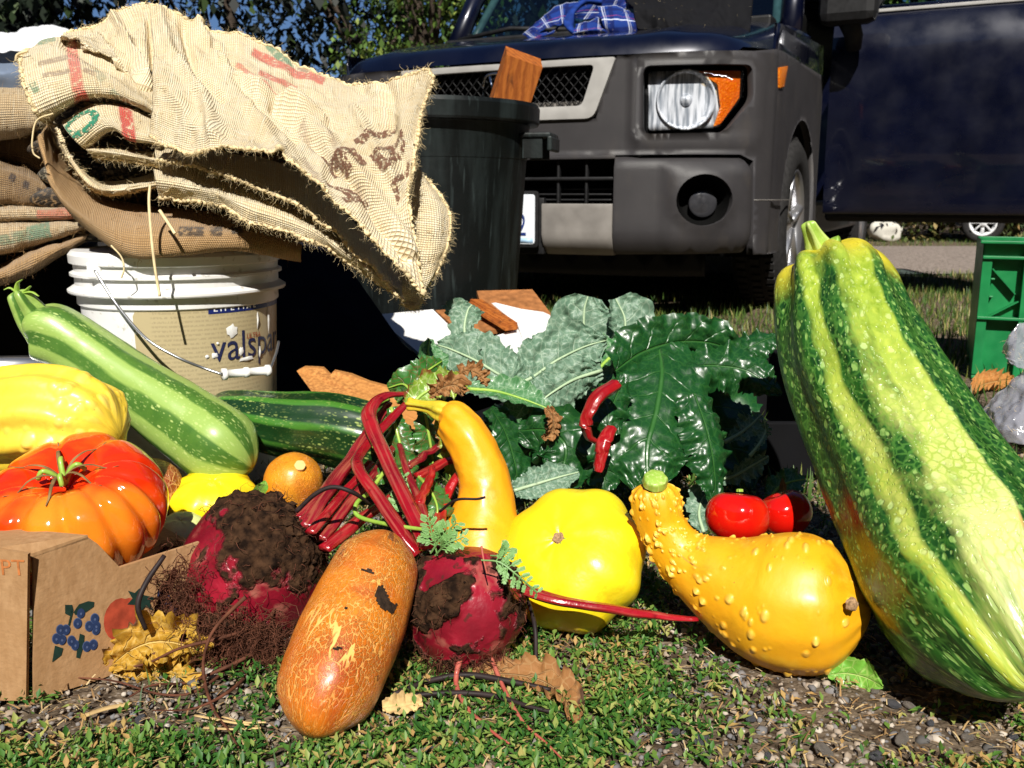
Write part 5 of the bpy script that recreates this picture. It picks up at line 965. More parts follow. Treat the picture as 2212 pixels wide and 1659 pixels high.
# sacks piled at the left edge
M_B4 = m_burlap('striped burlap', (.50, .36, .20), (.56, .42, .25), (.62, .52, .36), .003, .5)
def slab(label, top, bot, Y, mat, col=None, seed=0):
    t = thing('burlap_sack', label, 'sack', (-.95, Y+.1, .3))
    def pr(UV, q, P):
        if col: col(q, P)
    rows = [[(u, v-6, Y+.12) for u, v in top], [(u, v, Y+.02) for u, v in top], [(u, (v+b)/2, Y) for (u, v), (_, b) in zip(top, bot)], [(u, b, Y+.02) for u, b in bot], [(u, b+4, Y+.12) for u, b in bot]]
    sheet('cloth', rows, mat, t, 50, 130, wr=.005, edges='', fray=240, seed=seed, prnt=pr, fibm=M_FIBD)
slab('tan burlap sack on top of the left sack pile', [(-120, 200), (-20, 196), (60, 200), (130, 240)], [(-120, 300), (-20, 295), (50, 285), (120, 262)], 1.50, M_B4, None, 31)
slab('dark spotted burlap sack in the middle of the left sack pile', [(-120, 340), (-20, 350), (60, 375), (150, 420)], [(-120, 450), (-20, 445), (60, 448), (150, 452)], 1.50, M_B3, lambda q, P: [band(P, q, (20+30*i, 380+17*i), (34+30*i, 388+15*i), 9, (.02, .015, .02), .9) for i in range(4)], 32)
slab('red and white edged burlap sack in the left sack pile', [(-120, 448), (-20, 450), (60, 448), (160, 452)], [(-120, 485), (-20, 482), (70, 478), (160, 470)], 1.46, M_B4, lambda q, P: (band(P, q, (80, 464), (170, 460), 11, (.50, .16, .10), .9), band(P, q, (-50, 486), (90, 480), 5, (.4, .1, .06), .8)), 33)
slab('green stained burlap sack near the bottom of the left sack pile', [(-120, 490), (-20, 488), (70, 484), (178, 482)], [(-120, 560), (-20, 552), (70, 530), (180, 492)], 1.45, M_B4, lambda q, P: (band(P, q, (0, 520), (70, 505), 12, (.05, .20, .13), .6), band(P, q, (60, 506), (110, 495), 16, (.05, .22, .14), .75)), 34)
slab('plain brown burlap sack at the bottom of the left sack pile', [(-120, 610), (-20, 588), (70, 545), (188, 500)], [(-120, 640), (-20, 618), (70, 585), (186, 516)], 1.44, M_B2, None, 35)
slab('shaded brown burlap sack under the top one in the left sack pile', [(-120, 300), (-20, 298), (60, 292), (140, 300)], [(-120, 350), (-20, 350), (60, 372), (150, 415)], 1.58, M_B3, None, 36)
t = thing('plastic_bin', 'black plastic bin under the sacks at the left edge', 'bin', (-1.12, 1.75, 0))
MB().lathe([(.01, 0), (.20, 0), (.24, .34), (.25, .345), (.25, .36), (.235, .36), (.23, .34), (.01, .33)], (-1.05, 1.76, 0), n=40).build('body', MP, t, True)
# metal pan under the lumpy gourd
t = thing('metal_pan', 'shiny steel pan whose rim shows behind the lumpy yellow gourd', 'pan', (-.72, 1.22, .0)); M_STEEL = Mat('brushed steel', .28, .5, Metallic=.95).base((.62, .62, .62))
c = at(20, 812, 1.26); MB().lathe([(.01, -.16), (.13, -.16), (.17, -.01), (.185, 0), (.186, .004), (.17, .003), (.165, -.006), (.125, -.15), (.01, -.15)], (c[0]-.05, 1.22, c[2]), n=72).build('bowl', M_STEEL, t, True)

# ============================================================ cardboard box
k = Mat('corrugated cardboard', .85, .15); n_ = k.noise(160, 4, k.scl(k.obj, (1, 1, .4))); b = k.mix(k.rng(n_, .35, .65), (.33, .185, .085), (.42, .25, .125)); b = k.mix(k.rng(k.noise(14, 4), .35, .7), b, (.36, .20, .09)); k.bump(k.noise(200, 3), .0006); M_CARD = k.base(b)
t = thing('cardboard_box', 'brown cardboard fruit box with blueberry print at the lower left corner', 'box', gz(62, 1520))
C0 = ground(62, 1522); C1 = ground(420, 1392); d1 = nrm((C1-C0)*[1, 1, 0]); n1 = nrm(np.cross(d1, (0, 0, 1)));  n1 = n1*np.sign(np.dot(n1, [0, 0, CAMH]-C0))
C2 = ground(-60, 1517); d2 = nrm((C2-C0)*[1, 1, 0]); n2 = nrm(np.cross(d2, (0, 0, 1))); n2 = n2*np.sign(np.dot(n2, [0, 0, CAMH]-C0))
def pl(u, v, n_, d_): p = onplane(u, v, C0, n_); return (np.dot(p-C0, d_), p[2])
def panel(name, pts, n_, d_, th=.004, mt=None, off=0., z0=None):
    P = [pl(u, v, n_, d_) for u, v in pts]
    if z0 is not None: P = [(a, max(z, z0)) for a, z in P]
    return MB().disc_prism(P, C0+n_*off, d_, (0, 0, 1), -n_*th).build(name, mt or M_CARD, t)
panel('side_panel', [(74, 1512), (72, 1202), (190, 1160), (211, 1175), (259, 1226), (321, 1206), (440, 1168), (440, 1385), (201, 1473)], n1, d1)
panel('front_panel', [(-90, 1512), (-90, 1200), (0, 1187), (60, 1197), (56, 1514)], n2, d2)
P = [onplane(70, 1200, C0, n1), onplane(190, 1160, C0, n1), onplane(190, 1160, C0, n1)-n1*.05+[-.12, 0, 0], onplane(-90, 1200, C0, n2), onplane(0, 1187, C0, n2)]
P = [p+[0, 0, .002] for p in P]
MB().add(P+[p-[0, 0, .004] for p in P], [(0, 1, 2, 3, 4), (9, 8, 7, 6, 5)]+[(i, (i+1) % 5, 5+(i+1) % 5, 5+i) for i in range(5)]).build('top_flap', M_CARD, t)
MB().disc_prism([pl(u, v, n1, d1) for u, v in ((60, 1540), (128, 1522), (128, 1512), (66, 1512))], C0-n1*.006, d1, (0, 0, 1), -n1*.004).build('bottom_flap', M_CARD, t)
def surf1(u, v, off=.0005): return onplane(u, v, C0, n1)+n1*off
def decal(name, cx, cy, rx, ry, mt, off=.0005, kk=18, rot=0, pts=None):
    P = [(cx+rx*math.cos(a)*math.cos(rot)-ry*math.sin(a)*math.sin(rot), cy+rx*math.cos(a)*math.sin(rot)+ry*math.sin(a)*math.cos(rot)) for a in np.arange(kk)*2*PI/kk] if pts is None else pts
    return mk(name, [surf1(u, v, off) for u, v in P], [list(range(len(P)))], mt, t, smooth=False)
M_BLUE = plain('blueberry print', (.018, .035, .10), .8, .2, .2, 200); M_GRNP = plain('leaf print', (.010, .030, .022), .8, .2, .2, 200); M_REDP = plain('faded red berry print', (.36, .055, .025), .8, .2, .3, 90); M_BLUER = plain('pale blue ring print', (.07, .10, .20), .8, .2, .2, 200); M_ORP = plain('faint orange print', (.50, .17, .05), .8, .2, .3, 200)
for i, (x, y) in enumerate([(174, 1324), (167, 1346), (204, 1336), (207, 1352), (192, 1352), (207, 1360), (130, 1360), (142, 1360), (121, 1379), (133, 1381), (154, 1384), (162, 1393), (187, 1396), (201, 1392)]):
    decal('berry_ring', x, y, 9.6, 12, M_BLUER, .0005+.00006*(i % 5), rot=.1); decal('berry', x, y, 8.2, 10.6, M_BLUE, .0009+.00006*(i % 5), rot=.1); decal('berry_eye', x, y+1, 2.5, 3, M_BLUER, .0013, 8)
for pts in ([(190, 1298), (203, 1300), (202, 1310), (185, 1322), (162, 1328), (158, 1322), (170, 1305)], [(140, 1306), (155, 1306), (158, 1318), (150, 1330), (140, 1325)], [(172, 1368), (182, 1372), (180, 1395), (172, 1422), (164, 1420), (166, 1400)], [(118, 1394), (136, 1400), (132, 1415), (118, 1426), (112, 1430)], [(154, 1318), (158, 1320), (150, 1352), (146, 1350)]): decal('leaf_print', 0, 0, 0, 0, M_GRNP, .0006, pts=pts)
decal('berry_print', 258, 1338, 34, 47, M_REDP, .0006, rot=.2); decal('berry_print', 285, 1330, 26, 40, M_REDP, .0007, rot=-.3)
decal('leaf_print', 0, 0, 0, 0, M_GRNP, .0011, pts=[(275, 1275), (290, 1280), (300, 1270), (310, 1285), (335, 1290), (322, 1300), (330, 1318), (312, 1310), (300, 1325), (292, 1306), (274, 1305), (285, 1292)])
for i, (x, y) in enumerate([(346, 1284), (358, 1288), (350, 1302), (364, 1304), (372, 1318), (382, 1322)]): decal('berry', x, y, 7, 10, M_BLUE, .0007+.00006*(i % 5))
lettering('lettering', 'PT', .021, M_ORP, t, lambda x, y: onplane(2, 1241, C0, n2)+n2*.0006+np.array([1., 0, 0])*0 - d2*x*(1 if d2[0] < 0 else -1)+np.array([0, 0, y]), 1.)
# support inside the box for the big tomato (crumpled carton liner)
MB().disc_prism([(.02, .01), (.20, .01), (.20, .15), (.02, .15)], C0+np.array([0, 0, .075]), d1, -n1, (0, 0, .004)).build('inner_tray', M_CARD, t)

# ============================================================ trash can with timber, boards
k = Mat('black trash can plastic', .5, .3); v_ = k.ramp(k.noise(5, 6, k.scl(k.obj, (4, 4, .5))), [(.48, 0), (.72, .75)]); sc_ = k.ramp(k.noise(26, 5, k.scl(k.obj, (3, 3, .25))), [(.60, 0), (.68, .75)])
b = k.mix(k.math('MAXIMUM', v_, sc_), (.0025, .004, .004), (.026, .036, .036)); k.bump(k.noise(30, 4), .0015); M_CAN = k.base(b)
TC = np.array([-.235, 2.42, 0]); TR = .295
t = thing('trash_can', 'large dark green black trash can between the sacks and the vehicle', 'trash can', TC)
H = .70; ZS = .95
prof = [(.01, 0), (TR*.76, 0), (TR*.77, .01), (TR*.835, .30), (TR*.835, .302), (TR*.845, .306), (TR*.86, .40), (TR*.87, .402), (TR*.90, .555), (TR*.90, .557), (TR*.925, .563), (TR*.945, .645), (TR*.95, .648), (TR*1.02, .650), (TR*1.03, .655), (TR*1.035, .69), (TR*1.02, .70), (TR*.98, .70), (TR*.95, .69), (TR*.93, .60), (TR*.80, .05), (.01, .03)]
prof = [(a, b*ZS) for a, b in prof]
o = MB().lathe(prof, TC, n=96).build('body', M_CAN, t, True); auto_smooth(o, 25)
for i in range(14):
    a = i*2*PI/14+.1
    if math.cos(a) > -.3: continue
for i in range(16):
    a = i*2*PI/16; r1, r2 = TR*.80, TR*.895; P = [TC+[r1*math.sin(a), -r1*math.cos(a), .04], TC+[TR*.833*math.sin(a), -TR*.833*math.cos(a), .28], TC+[r2*math.sin(a), -r2*math.cos(a), .515]]
    MB().tube(crom(P, 6), .006, 6, flat=.7).build('rib', M_CAN, t, True)
for sg in (1, -1):
    a = R(78)*sg; q = TC+np.array([math.sin(a)*TR*.98, -math.cos(a)*TR*.98, .57]); rz = Matrix.Rotation(a-PI/2, 3, 'Z')
    hd = MB(); hd.box(q+np.array(rz @ Vector((.02, 0, .02))), (.075, .12, .012), rz, .004); hd.box(q+np.array(rz @ Vector((.055, 0, .0))), (.012, .12, .035), rz, .004); hd.box(q+np.array(rz @ Vector((.012, .05, -.01))), (.05, .008, .05), rz, .002); hd.box(q+np.array(rz @ Vector((.012, -.05, -.01))), (.05, .008, .05), rz, .002)
    hd.build('handle', M_CAN, t)
k = Mat('reddish cedar', .7, .25); g_ = k.wave(9, k.scl(k.obj, (3, 3, .35)), 6, 'DIAGONAL', 3, 2.); b = k.mix(k.rng(g_, .1, .9), (.28, .075, .013), (.40, .12, .020)); b = k.mix(k.ramp(k.noise(30, 4, k.scl(k.obj, (2, 2, .3))), [(.58, 0), (.7, .8)]), b, (.10, .03, .01)); k.bump(k.noise(60, 5, k.scl(k.obj, (2, 2, .2))), .003); M_CEDAR = k.base(b)
t = thing('timber_offcut', 'orange brown sawn timber offcut sticking up out of the trash can', 'timber', at(1100, 225, 2.3))
a_, b_, c_ = at(1095, 118, 2.30), at(1172, 146, 2.33), at(1062, 222, 2.32); ex = b_-a_; ez = nrm(c_-a_)*.32; ey = nrm(np.cross(ex, ez))*.045; ey = ey*np.sign(ey[1])
e2 = nrm(ey)
MB().add([a_, b_, b_+ez, a_+ez]+[p+e2*.06+np.array([.012, 0, .012]) for p in (a_, b_, b_+ez, a_+ez)], [(0, 1, 2, 3), (7, 6, 5, 4), (0, 4, 5, 1), (1, 5, 6, 2), (2, 6, 7, 3), (3, 7, 4, 0)]).build('timber', M_CEDAR, t)
MB().tube([a_*.45+b_*.55+ez*.3-e2*.001, a_*.45+b_*.55+ez*.3-e2*.03], .002, 6).build('nail', M_WIRE, t)
M_PAINTW = plain('white painted board', (.76, .75, .74), .6, .3, .06, 12); M_BRWD = plain('brown hardboard', (.30, .12, .04), .8, .2, .35, 60, .0006)
k = Mat('orange particle board', .85, .2); b = k.mix(k.rng(k.noise(180, 4), .35, .65), (.30, .12, .035), (.58, .27, .08)); b = k.mix(k.rng(k.noise(12, 3), .35, .65), b, (.44, .19, .05)); k.bump(k.noise(220, 3), .0008); M_PART = k.base(b)
def slabpx(name, label, cat, pts, th, mt, group=None):
    P = [at(*p) for p in pts]; nn = nrm(np.cross(P[1]-P[0], P[2]-P[0])); nn = nn*np.sign(nn[2]+1e-9); c = np.mean(P, 0)
    m_ = MB(); k_ = len(P); m_.add(P+[p-nn*th for p in P], [tuple(range(k_)), tuple(range(k_, 2*k_))[::-1]]+[(i, (i+1) % k_, k_+(i+1) % k_, k_+i) for i in range(k_)])
    return tag(m_.build(name, mt, None), label, cat, group)
slabpx('board', 'wide white painted board lying right of the trash can behind the kale', 'board', [(808, 680, 2.02), (935, 668, 2.10), (1010, 742, 1.94), (1195, 690, 2.06), (1200, 800, 1.76), (960, 830, 1.70), (905, 762, 1.84)], .008, M_PAINTW)
slabpx('board', 'white board piece lying on top of the brown boards', 'board', [(1062, 655, 2.12), (1132, 643, 2.16), (1172, 662, 2.12), (1195, 690, 2.05), (1130, 735, 1.93), (1118, 700, 2.02)], .008, M_PAINTW)
slabpx('board', 'brown wooden board showing behind the white pieces', 'board', [(1030, 628, 2.17), (1150, 625, 2.19), (1200, 690, 2.055), (1112, 708, 2.01), (1040, 660, 2.11)], .012, M_BRWD)
for i in range(3):
    slabpx('plywood_piece', ['topmost thin plywood layer beside the white board piece', 'middle thin plywood layer beside the white board piece', 'lowest thin plywood layer beside the white board piece'][i], 'plywood', [(1016-4*i, 646+6*i, 2.10-.01*i), (1040, 646+4*i, 2.11), (1118, 697+5*i, 2.0-.01*i), (1100-4*i, 700+5*i, 1.99-.01*i)], .005, M_CEDAR)
slabpx('board', 'reddish brown board strip between the two white boards', 'board', [(940, 670, 2.11), (1030, 664, 2.13), (1110, 706, 2.02), (1000, 722, 1.99)], .01, M_BRWD)
slabpx('particle_board', 'orange particle board cut along the ragged sack shadow lying right of the bucket', 'board', [(645, 798, 1.50), (660, 790, 1.50), (700, 792, 1.50), (716, 808, 1.485), (724, 798, 1.49), (760, 806, 1.485), (800, 822, 1.47), (845, 834, 1.455), (960, 870, 1.42), (960, 930, 1.36), (720, 900, 1.36)], .014, M_PART)  # lit part only: upper edge shaped to the ragged shadow of the sacks
slabpx('shade_sheet', 'black sheet painted as the sack shade between the bucket and the blue shaded board', 'panel', [(560, 850, 1.66), (560, 500, 2.04), (700, 500, 2.08), (770, 600, 2.06), (812, 690, 1.98), (935, 800, 1.80), (980, 900, 1.64)], .012, plain('painted shade black', (.006, .006, .010), .9, .1, .4, 20))  # added black sheet standing for the sack shade on the board's upper part
# ============================================================ the dark blue vehicle
YAW = R(-26); OX, OY = -.04, 3.43
car = thing('parked_car', 'boxy dark blue car with grey plastic front cladding parked behind the vegetables', 'car', (OX, OY, 0), YAW)
CR, SR = math.cos(YAW), math.sin(YAW); W_, A_, NX = .90, .42, 2.6
def toloc(p): p = np.asarray(p, float)-[OX, OY, 0]; return np.array([p[0]*CR+p[1]*SR, -p[0]*SR+p[1]*CR, p[2]])
def dloc(d): return np.array([d[0]*CR+d[1]*SR, -d[0]*SR+d[1]*CR, d[2]])
def toworld(p): p = np.asarray(p, float); return np.array([p[0]*CR-p[1]*SR+OX, p[0]*SR+p[1]*CR+OY, p[2]])
def prof_y(x): return A_*(1-max(0, 1-(min(abs(x), W_)/W_)**NX)**(1/NX))
xs = W_*np.sin(np.linspace(0, PI/2, 400)); tab = np.array([[x, prof_y(x)] for x in xs]); tab = np.vstack([tab, [[W_, y] for y in np.linspace(A_+.01, 4.25, 400)]])
TS = np.concatenate([[0], np.cumsum(np.linalg.norm(np.diff(tab, axis=0), axis=1))]); TT = nrm(np.gradient(tab, axis=0)); TN = np.stack([TT[:, 1], -TT[:, 0]], 1)
def F_(s, z, off=0.):
    s = np.asarray(s, float); sg = np.sign(s)+(s == 0); a = np.abs(s)
    X = np.interp(a, TS, tab[:, 0]); Y = np.interp(a, TS, tab[:, 1]); nx = np.interp(a, TS, TN[:, 0]); ny = np.interp(a, TS, TN[:, 1]); l = np.hypot(nx, ny)
    return np.stack([(X+nx/l*off)*sg, Y+ny/l*off, np.asarray(z, float)+0*X], -1)
def sz(u, v, off=0.):    # display px -> (s, z) on the car's skin
    o = toloc([0, 0, CAMH]); d = dloc(ray(u, v)); t = 2.2
    def ins(t):
        p = o+d*t; return abs(p[0]) < W_+off and p[1] > prof_y(p[0])-off
    while not ins(t) and t < 9: t += .01
    lo, hi = t-.01, t
    for _ in range(16):
        m_ = (lo+hi)/2
        if ins(m_): hi = m_
        else: lo = m_
    p = o+d*hi; i = np.argmin(np.hypot(tab[:, 0]-abs(p[0]), tab[:, 1]-p[1])); return (TS[i]*np.sign(p[0]), p[2])
def dens(P, L=.03):
    out = []
    for a, b in zip(P, P[1:]+P[:1]):
        n = max(1, int(math.hypot(b[0]-a[0], b[1]-a[1])/L)); out += [(a[0]+(b[0]-a[0])*i/n, a[1]+(b[1]-a[1])*i/n) for i in range(n)]
    return out
def inpoly(P, poly):
    x, y = P[:, 0], P[:, 1]; c = np.zeros(len(P), bool); k = len(poly)
    for i in range(k):
        x0, y0 = poly[i]; x1, y1 = poly[(i+1) % k]; h = ((y0 > y) != (y1 > y)) & (x < (x1-x0)*(y-y0)/((y1-y0) or 1e-12)+x0); c ^= h
    return c
def roundpoly(P, r, n=5):
    out = []; k = len(P); P = [np.array(p, float) for p in P]; rr = r if isinstance(r, (list, tuple)) else [r]*k
    for i in range(k):
        a, b, c = P[i-1], P[i], P[(i+1) % k]; d0, d1 = a-b, c-b; q = min(rr[i], np.linalg.norm(d0)*.45, np.linalg.norm(d1)*.45)
        if q < 1e-5: out.append(tuple(b)); continue
        p0, p1 = b+nrm(d0)*q, b+nrm(d1)*q
        for t in np.linspace(0, 1, n): out.append(tuple(p0*(1-t)**2+2*b*t*(1-t)+p1*t*t))
    return out
def cpanel(name, outline, holes, off, th, mat, parent=car, Fn=None, grid=.05, bev=.004, dense=.03, hf=None):
    Fn = Fn or F_; loops = [dens(outline, dense)]+[dens(h, dense*.7) for h in holes]; V = []; E = []
    for l in loops:
        k0 = len(V); V += [Vector(p) for p in l]; E += [(k0+i, k0+(i+1) % len(l)) for i in range(len(l))]
    o = np.array(loops[0]); gx, gy = np.meshgrid(np.arange(o[:, 0].min()+grid/2, o[:, 0].max(), grid), np.arange(o[:, 1].min()+grid/2, o[:, 1].max(), grid)); G = np.stack([gx.ravel(), gy.ravel()], 1)
    def keep(G): 
        m_ = inpoly(G, loops[0])
        for h in loops[1:]: m_ &= ~inpoly(G, h)
        return m_
    if len(G):
        G = G[keep(G)]; B = np.array([v[:] for v in V])
        if len(G): G = G[np.array([np.min(np.hypot(*(B-g_).T)) > grid*.3 for g_ in G], bool)]
        V += [Vector(g_) for g_ in G]
    r = delaunay_2d_cdt(V, E, [], 0, 1e-6); P2 = np.array([v[:] for v in r[0]]); T = np.array([f for f in r[2] if len(f) == 3]); T = T[keep(P2[T].mean(1))]
    cnt = {}
    for f in T:
        for i in range(3):
            a, b = f[i], f[(i+1) % 3]; cnt.setdefault((min(a, b), max(a, b)), []).append((a, b))
    be = [e[0] for e in cnt.values() if len(e) == 1]
    offs = off + (hf(P2) if hf is not None else 0)
    Pf = Fn(P2[:, 0], P2[:, 1], offs); Pb = Fn(P2[:, 0], P2[:, 1], offs-th); bi = {i: j for j, i in enumerate(sorted({x for e in be for x in e}))}; k0 = len(P2)
    Vv = np.vstack([Pf, Pb[sorted(bi)]]); Ff = [list(f) for f in T]+[[b, a, k0+bi[a], k0+bi[b]] for a, b in be]
    ob = mk(name, Vv, Ff, mat, parent, local=True); bm = bmesh.new(); bm.from_mesh(ob.data); bmesh.ops.recalc_face_normals(bm, faces=bm.faces)
    if bev:
        ed = [e for e in bm.edges if len(e.link_faces) == 2 and e.calc_face_angle(0) > 1.]; bmesh.ops.bevel(bm, geom=ed, offset=bev, segments=2, affect='EDGES', profile=.6, clamp_overlap=True)
    for f in bm.faces: f.smooth = True
    bm.to_mesh(ob.data); bm.free(); return ob
k = Mat('textured grey cladding', .5, .4); b = k.mix(k.rng(k.noise(7, 4), .3, .7), (.030, .028, .030), (.042, .039, .041)); b = k.mix(k.ramp(k.noise(16, 6, k.scl(k.obj, (1, 1, .4))), [(.55, 0), (.8, .35)]), b, (.085, .072, .06)); k.bump(k.noise(600, 2), .0005); M_CLAD = k.base(b)
k = Mat('dark blue car paint', .25, .5, Metallic=.25, Coat_Weight=.8, Coat_Roughness=.05); b = k.mix(k.rng(k.noise(5, 3), .3, .7), (.0012, .0022, .011), (.002, .0035, .017)); k.set('Roughness', k.rng(k.noise(9, 5), .3, .7, .22, .40)); M_PAINT = k.base(b)
M_SILV = plain('silver grey trim', (.36, .35, .335), .42, .5, .12, 14); M_SILVD = plain('dusty silver bumper trim', (.20, .185, .17), .45, .5, .25, 9)
M_BLK = plain('black trim', (.008, .008, .009), .55, .35, .3, 30); M_RUB = plain('tyre rubber', (.022, .021, .021), .85, .2, .35, 60, .0008); M_HOLE = plain('black void plastic', (.003, .003, .003), .8, .1)
M_ALLOY = Mat('alloy rim', .3, .5, Metallic=.85).base((.55, .55, .57))
k = Mat('headlamp chrome', .28, .5, Metallic=.15); k.bump(k.noise(70, 3, k.scl(k.obj, (3, 3, .25))), .004); M_CHR = k.base(k.mix(k.rng(k.noise(30, 3, k.scl(k.obj, (3, 3, .3))), .4, .6), (.30, .33, .38), (.84, .86, .92)))
def m_glass(name, tint, gl=.08, rough=.02, bmp=0., glossy=.9):
    k = Mat(name); t = k.n('BsdfTransparent', {'Color': (*tint, 1)}); q = k.t.nodes.new('ShaderNodeBsdfGlossy'); q.inputs['Roughness'].default_value = rough; q.inputs['Color'].default_value = (glossy,)*3+(1,)
    if bmp:
        bn = k.t.nodes.new('ShaderNodeBump'); bn.inputs['Distance'].default_value = bmp; k.t.links.new(k.noise(40, 3, k.scl(k.obj, (3, 3, .2))), bn.inputs['Height']); k.t.links.new(bn.outputs[0], q.inputs['Normal'])
    f = k.n('Fresnel', {'IOR': 1.5}); f = k.math('MULTIPLY', k.math('ADD', f, gl, clamp=True), k.math('SUBTRACT', 1, k.n('NewGeometry', {}, 'Backfacing'))); mx = k.t.nodes.new('ShaderNodeMixShader'); k.t.links.new(f, mx.inputs[0]); k.t.links.new(t, mx.inputs[1]); k.t.links.new(q.outputs[0], mx.inputs[2]); k.t.links.new(mx.outputs[0], k.t.nodes['Material Output'].inputs[0]); return k.m
M_GLASS = m_glass('window glass', (.55, .68, .68)); M_LENS = m_glass('headlamp lens', (.94, .95, .96), .06, .06, .002); M_AMBL = m_glass('amber lens', (1., .82, .55), .05, .08, .002, .7)
k = Mat('amber reflector', .3, .5); k.bump(k.vor(160), .002); M_AMB = k.base(k.mix(k.rng(k.vor(130), 0, .5), (.90, .36, .02), (.70, .16, .005)))
# key points on the skin
zc = sz(1332, 335)[1]; ztop = sz(1336, 120)[1]; zbot = sz(1400, 552)[1]
hl = [sz(u, v) for u, v in ((1391, 143), (1620, 141), (1622, 214), (1562, 287), (1390, 290))]; hl = roundpoly(hl, .025)
trim_o = [(0, 0), sz(1332, 122), sz(1287, 256)]; trim_i = [(0, 0), sz(1287, 140), sz(1258, 229)]
tO, tI = trim_o[1], trim_i[1]; tOb, tIb = trim_o[2], trim_i[2]
s_edge = sz(1612, 335)[0]; s_b = sz(1618, 540)[0]; sS = TS[399]; sarch = lambda y: sS+(y-A_); ac, ar, az0 = sarch(.90), .40, .34
ztop2 = .945
archp = [(ac+ar*math.cos(a), az0+ar*math.sin(a)) for a in np.linspace(PI+.25, -.25, 22)]
sdoor = sarch(1.36)
def mir(P, sg): return [(s*sg, z) for s, z in P]
for sg in (1, -1):
    # main cladding with headlamp opening, running round the corner to the wheel arch
    out = [(tO[0]+.002, ztop), (s_edge, ztop+.01), (sS-.1, ztop2-.01), (sdoor, ztop2+.01), (sdoor, .24)]+[p for p in archp[::-1] if p[1] > .24]+[(ac-ar-.012, .24), (s_b+.006, .245), (s_edge+.02, zc-.02), (s_edge-.03, zc), (.0, zc), (.0, tOb[1]-.0), (tOb[0], tOb[1])]
    hx0, hx1 = sz(1391, 200)[0], sz(1622, 200)[0]; hz0, hz1 = sz(1500, 288)[1], sz(1500, 142)[1]; sr = sz(1366, 200)[0]
    def hfm(P, sg=sg):
        s = P[:, 0]*sg; z = P[:, 1]; dx = np.maximum(np.maximum(hx0-s, s-hx1), 0); dz = np.maximum(np.maximum(hz0-z, z-hz1), 0); d = np.hypot(dx, dz)
        return .014*np.clip((s-sr)/.012, 0, 1)*(s < sS-.1)+.008*np.exp(-((d-.024)/.014)**2)
    o = cpanel('cladding', mir(out, sg), [mir(hl, sg)], 0, .03, M_CLAD, hf=hfm, grid=.022)
    # corner bumper section
    sL = sz(1326, 450)[0]; ob = roundpoly([(sL, zc-.006), (s_edge-.004, zc-.006), (s_b, zbot+.01), (sL, zbot)], [.004, .05, .03, .01]); fc = sz(1516, 432); fr = .088
    hole = [(fc[0]+fr*math.cos(a), fc[1]+fr*.97*math.sin(a)) for a in np.arange(28)*2*PI/28]
    def hf(P, sg=sg): 
        s = P[:, 0]*sg; z = P[:, 1]; st = sz(1432, 400)[0]; return .018+.016*np.clip((s-st)/.02, 0, 1)*np.clip((zc-.03-z)/.02, 0, 1)-.05*np.clip((zbot+.08-z)/.08, 0, 1)**2-.022*np.clip((z-zc+.03)/.024, 0, 1)**1.5-.03*np.clip((s-s_b+.05)/.05, 0, 1)**2+.014*np.exp(-((np.hypot(s-fc[0], z-fc[1])-fr)/.016)**2)
    cpanel('bumper_corner', mir(ob, sg), [mir(hole, sg)], .0, .05, M_CLAD, grid=.025, hf=hf)
    fo = F_(fc[0]*sg, fc[1]); fn = nrm(F_(fc[0]*sg, fc[1], 1.)-fo); fog = MB().lathe([(.088, .03), (.080, .0), (.070, -.04), (.060, -.055), (.01, -.055)], fo, basis(fn), 36).build('fog_lamp', M_HOLE, car, True, local=True)
    MB().lathe([(.046, -.05), (.048, -.030), (.044, -.028), (.030, -.022), (.001, -.020)], fo+np.array([.012*sg, 0, -.012]), basis(fn), 28).build('lens', plain('fog lamp glass', (.035, .035, .04), .15, .6), fog, True, local=True)
    # headlamp
    H_ = thing('headlight', None, None) if False else None
    hb = cpanel('headlight', mir(roundpoly([(p[0], p[1]) for p in hl], .001), sg), [], -.055, .004, M_BLK, bev=0)
    lens_p = roundpoly([sz(u, v) for u, v in ((1399, 151), (1611, 150), (1609, 209), (1556, 274), (1399, 281))], .012)
    cpanel('reflector', mir(lens_p, sg), [], -.044, .012, M_CHR, hb, bev=.002)
    hc = sz(1484, 213); hr = .097; hP = F_(hc[0]*sg, hc[1], -.036); hn = nrm(F_(hc[0]*sg, hc[1], 1.)-F_(hc[0]*sg, hc[1])); hn = nrm(hn+np.array([-.15*sg, -.3, 0])*.3)
    MB().lathe([(hr*1.02, -.014), (hr*1.02, .004), (hr*.97, .006), (hr*.93, -.004), (hr*.8, -.016), (hr*.5, -.026), (.02, -.030)], hP, basis(hn), 48).build('reflector_bowl', M_CHR, hb, True, local=True)
    MB().lathe([(.022, -.028), (.022, -.010), (.018, .0), (.010, .008), (.001, .011)], hP, basis(hn), 24).build('bulb_shield', M_CHR, hb, True, local=True)
    amb = roundpoly([sz(u, v) for u, v in ((1512, 152), (1609, 151), (1607, 209), (1562, 266), (1546, 272), (1562, 230), (1556, 180))], .004)
    cpanel('amber_reflector', mir(amb, sg), [], -.026, .006, M_AMB, hb, bev=.001); cpanel('amber_lens', mir(amb, sg), [], -.012, .002, M_AMBL, hb, bev=0)
    cpanel('lens', mir(lens_p, sg), [], -.006, .004, M_LENS, hb, bev=.0015)
    cpanel('side_marker', mir([sz(1680, 146), sz(1699, 143), sz(1690, 187), sz(1681, 190)], sg), [], .006, .012, M_AMB, bev=.002)
    # silver grille surround, half on each side
    zt0, zb0 = tO[1]-.004, tOb[1]; zi0, zi1 = tI[1], tIb[1]
    surr = [(0, zt0+.0), (tO[0], tO[1]-.002), (tOb[0]-.006, tOb[1]), (0, tOb[1]), (0, zi1), (tIb[0], zi1), (tI[0], zi0), (0, zi0)]
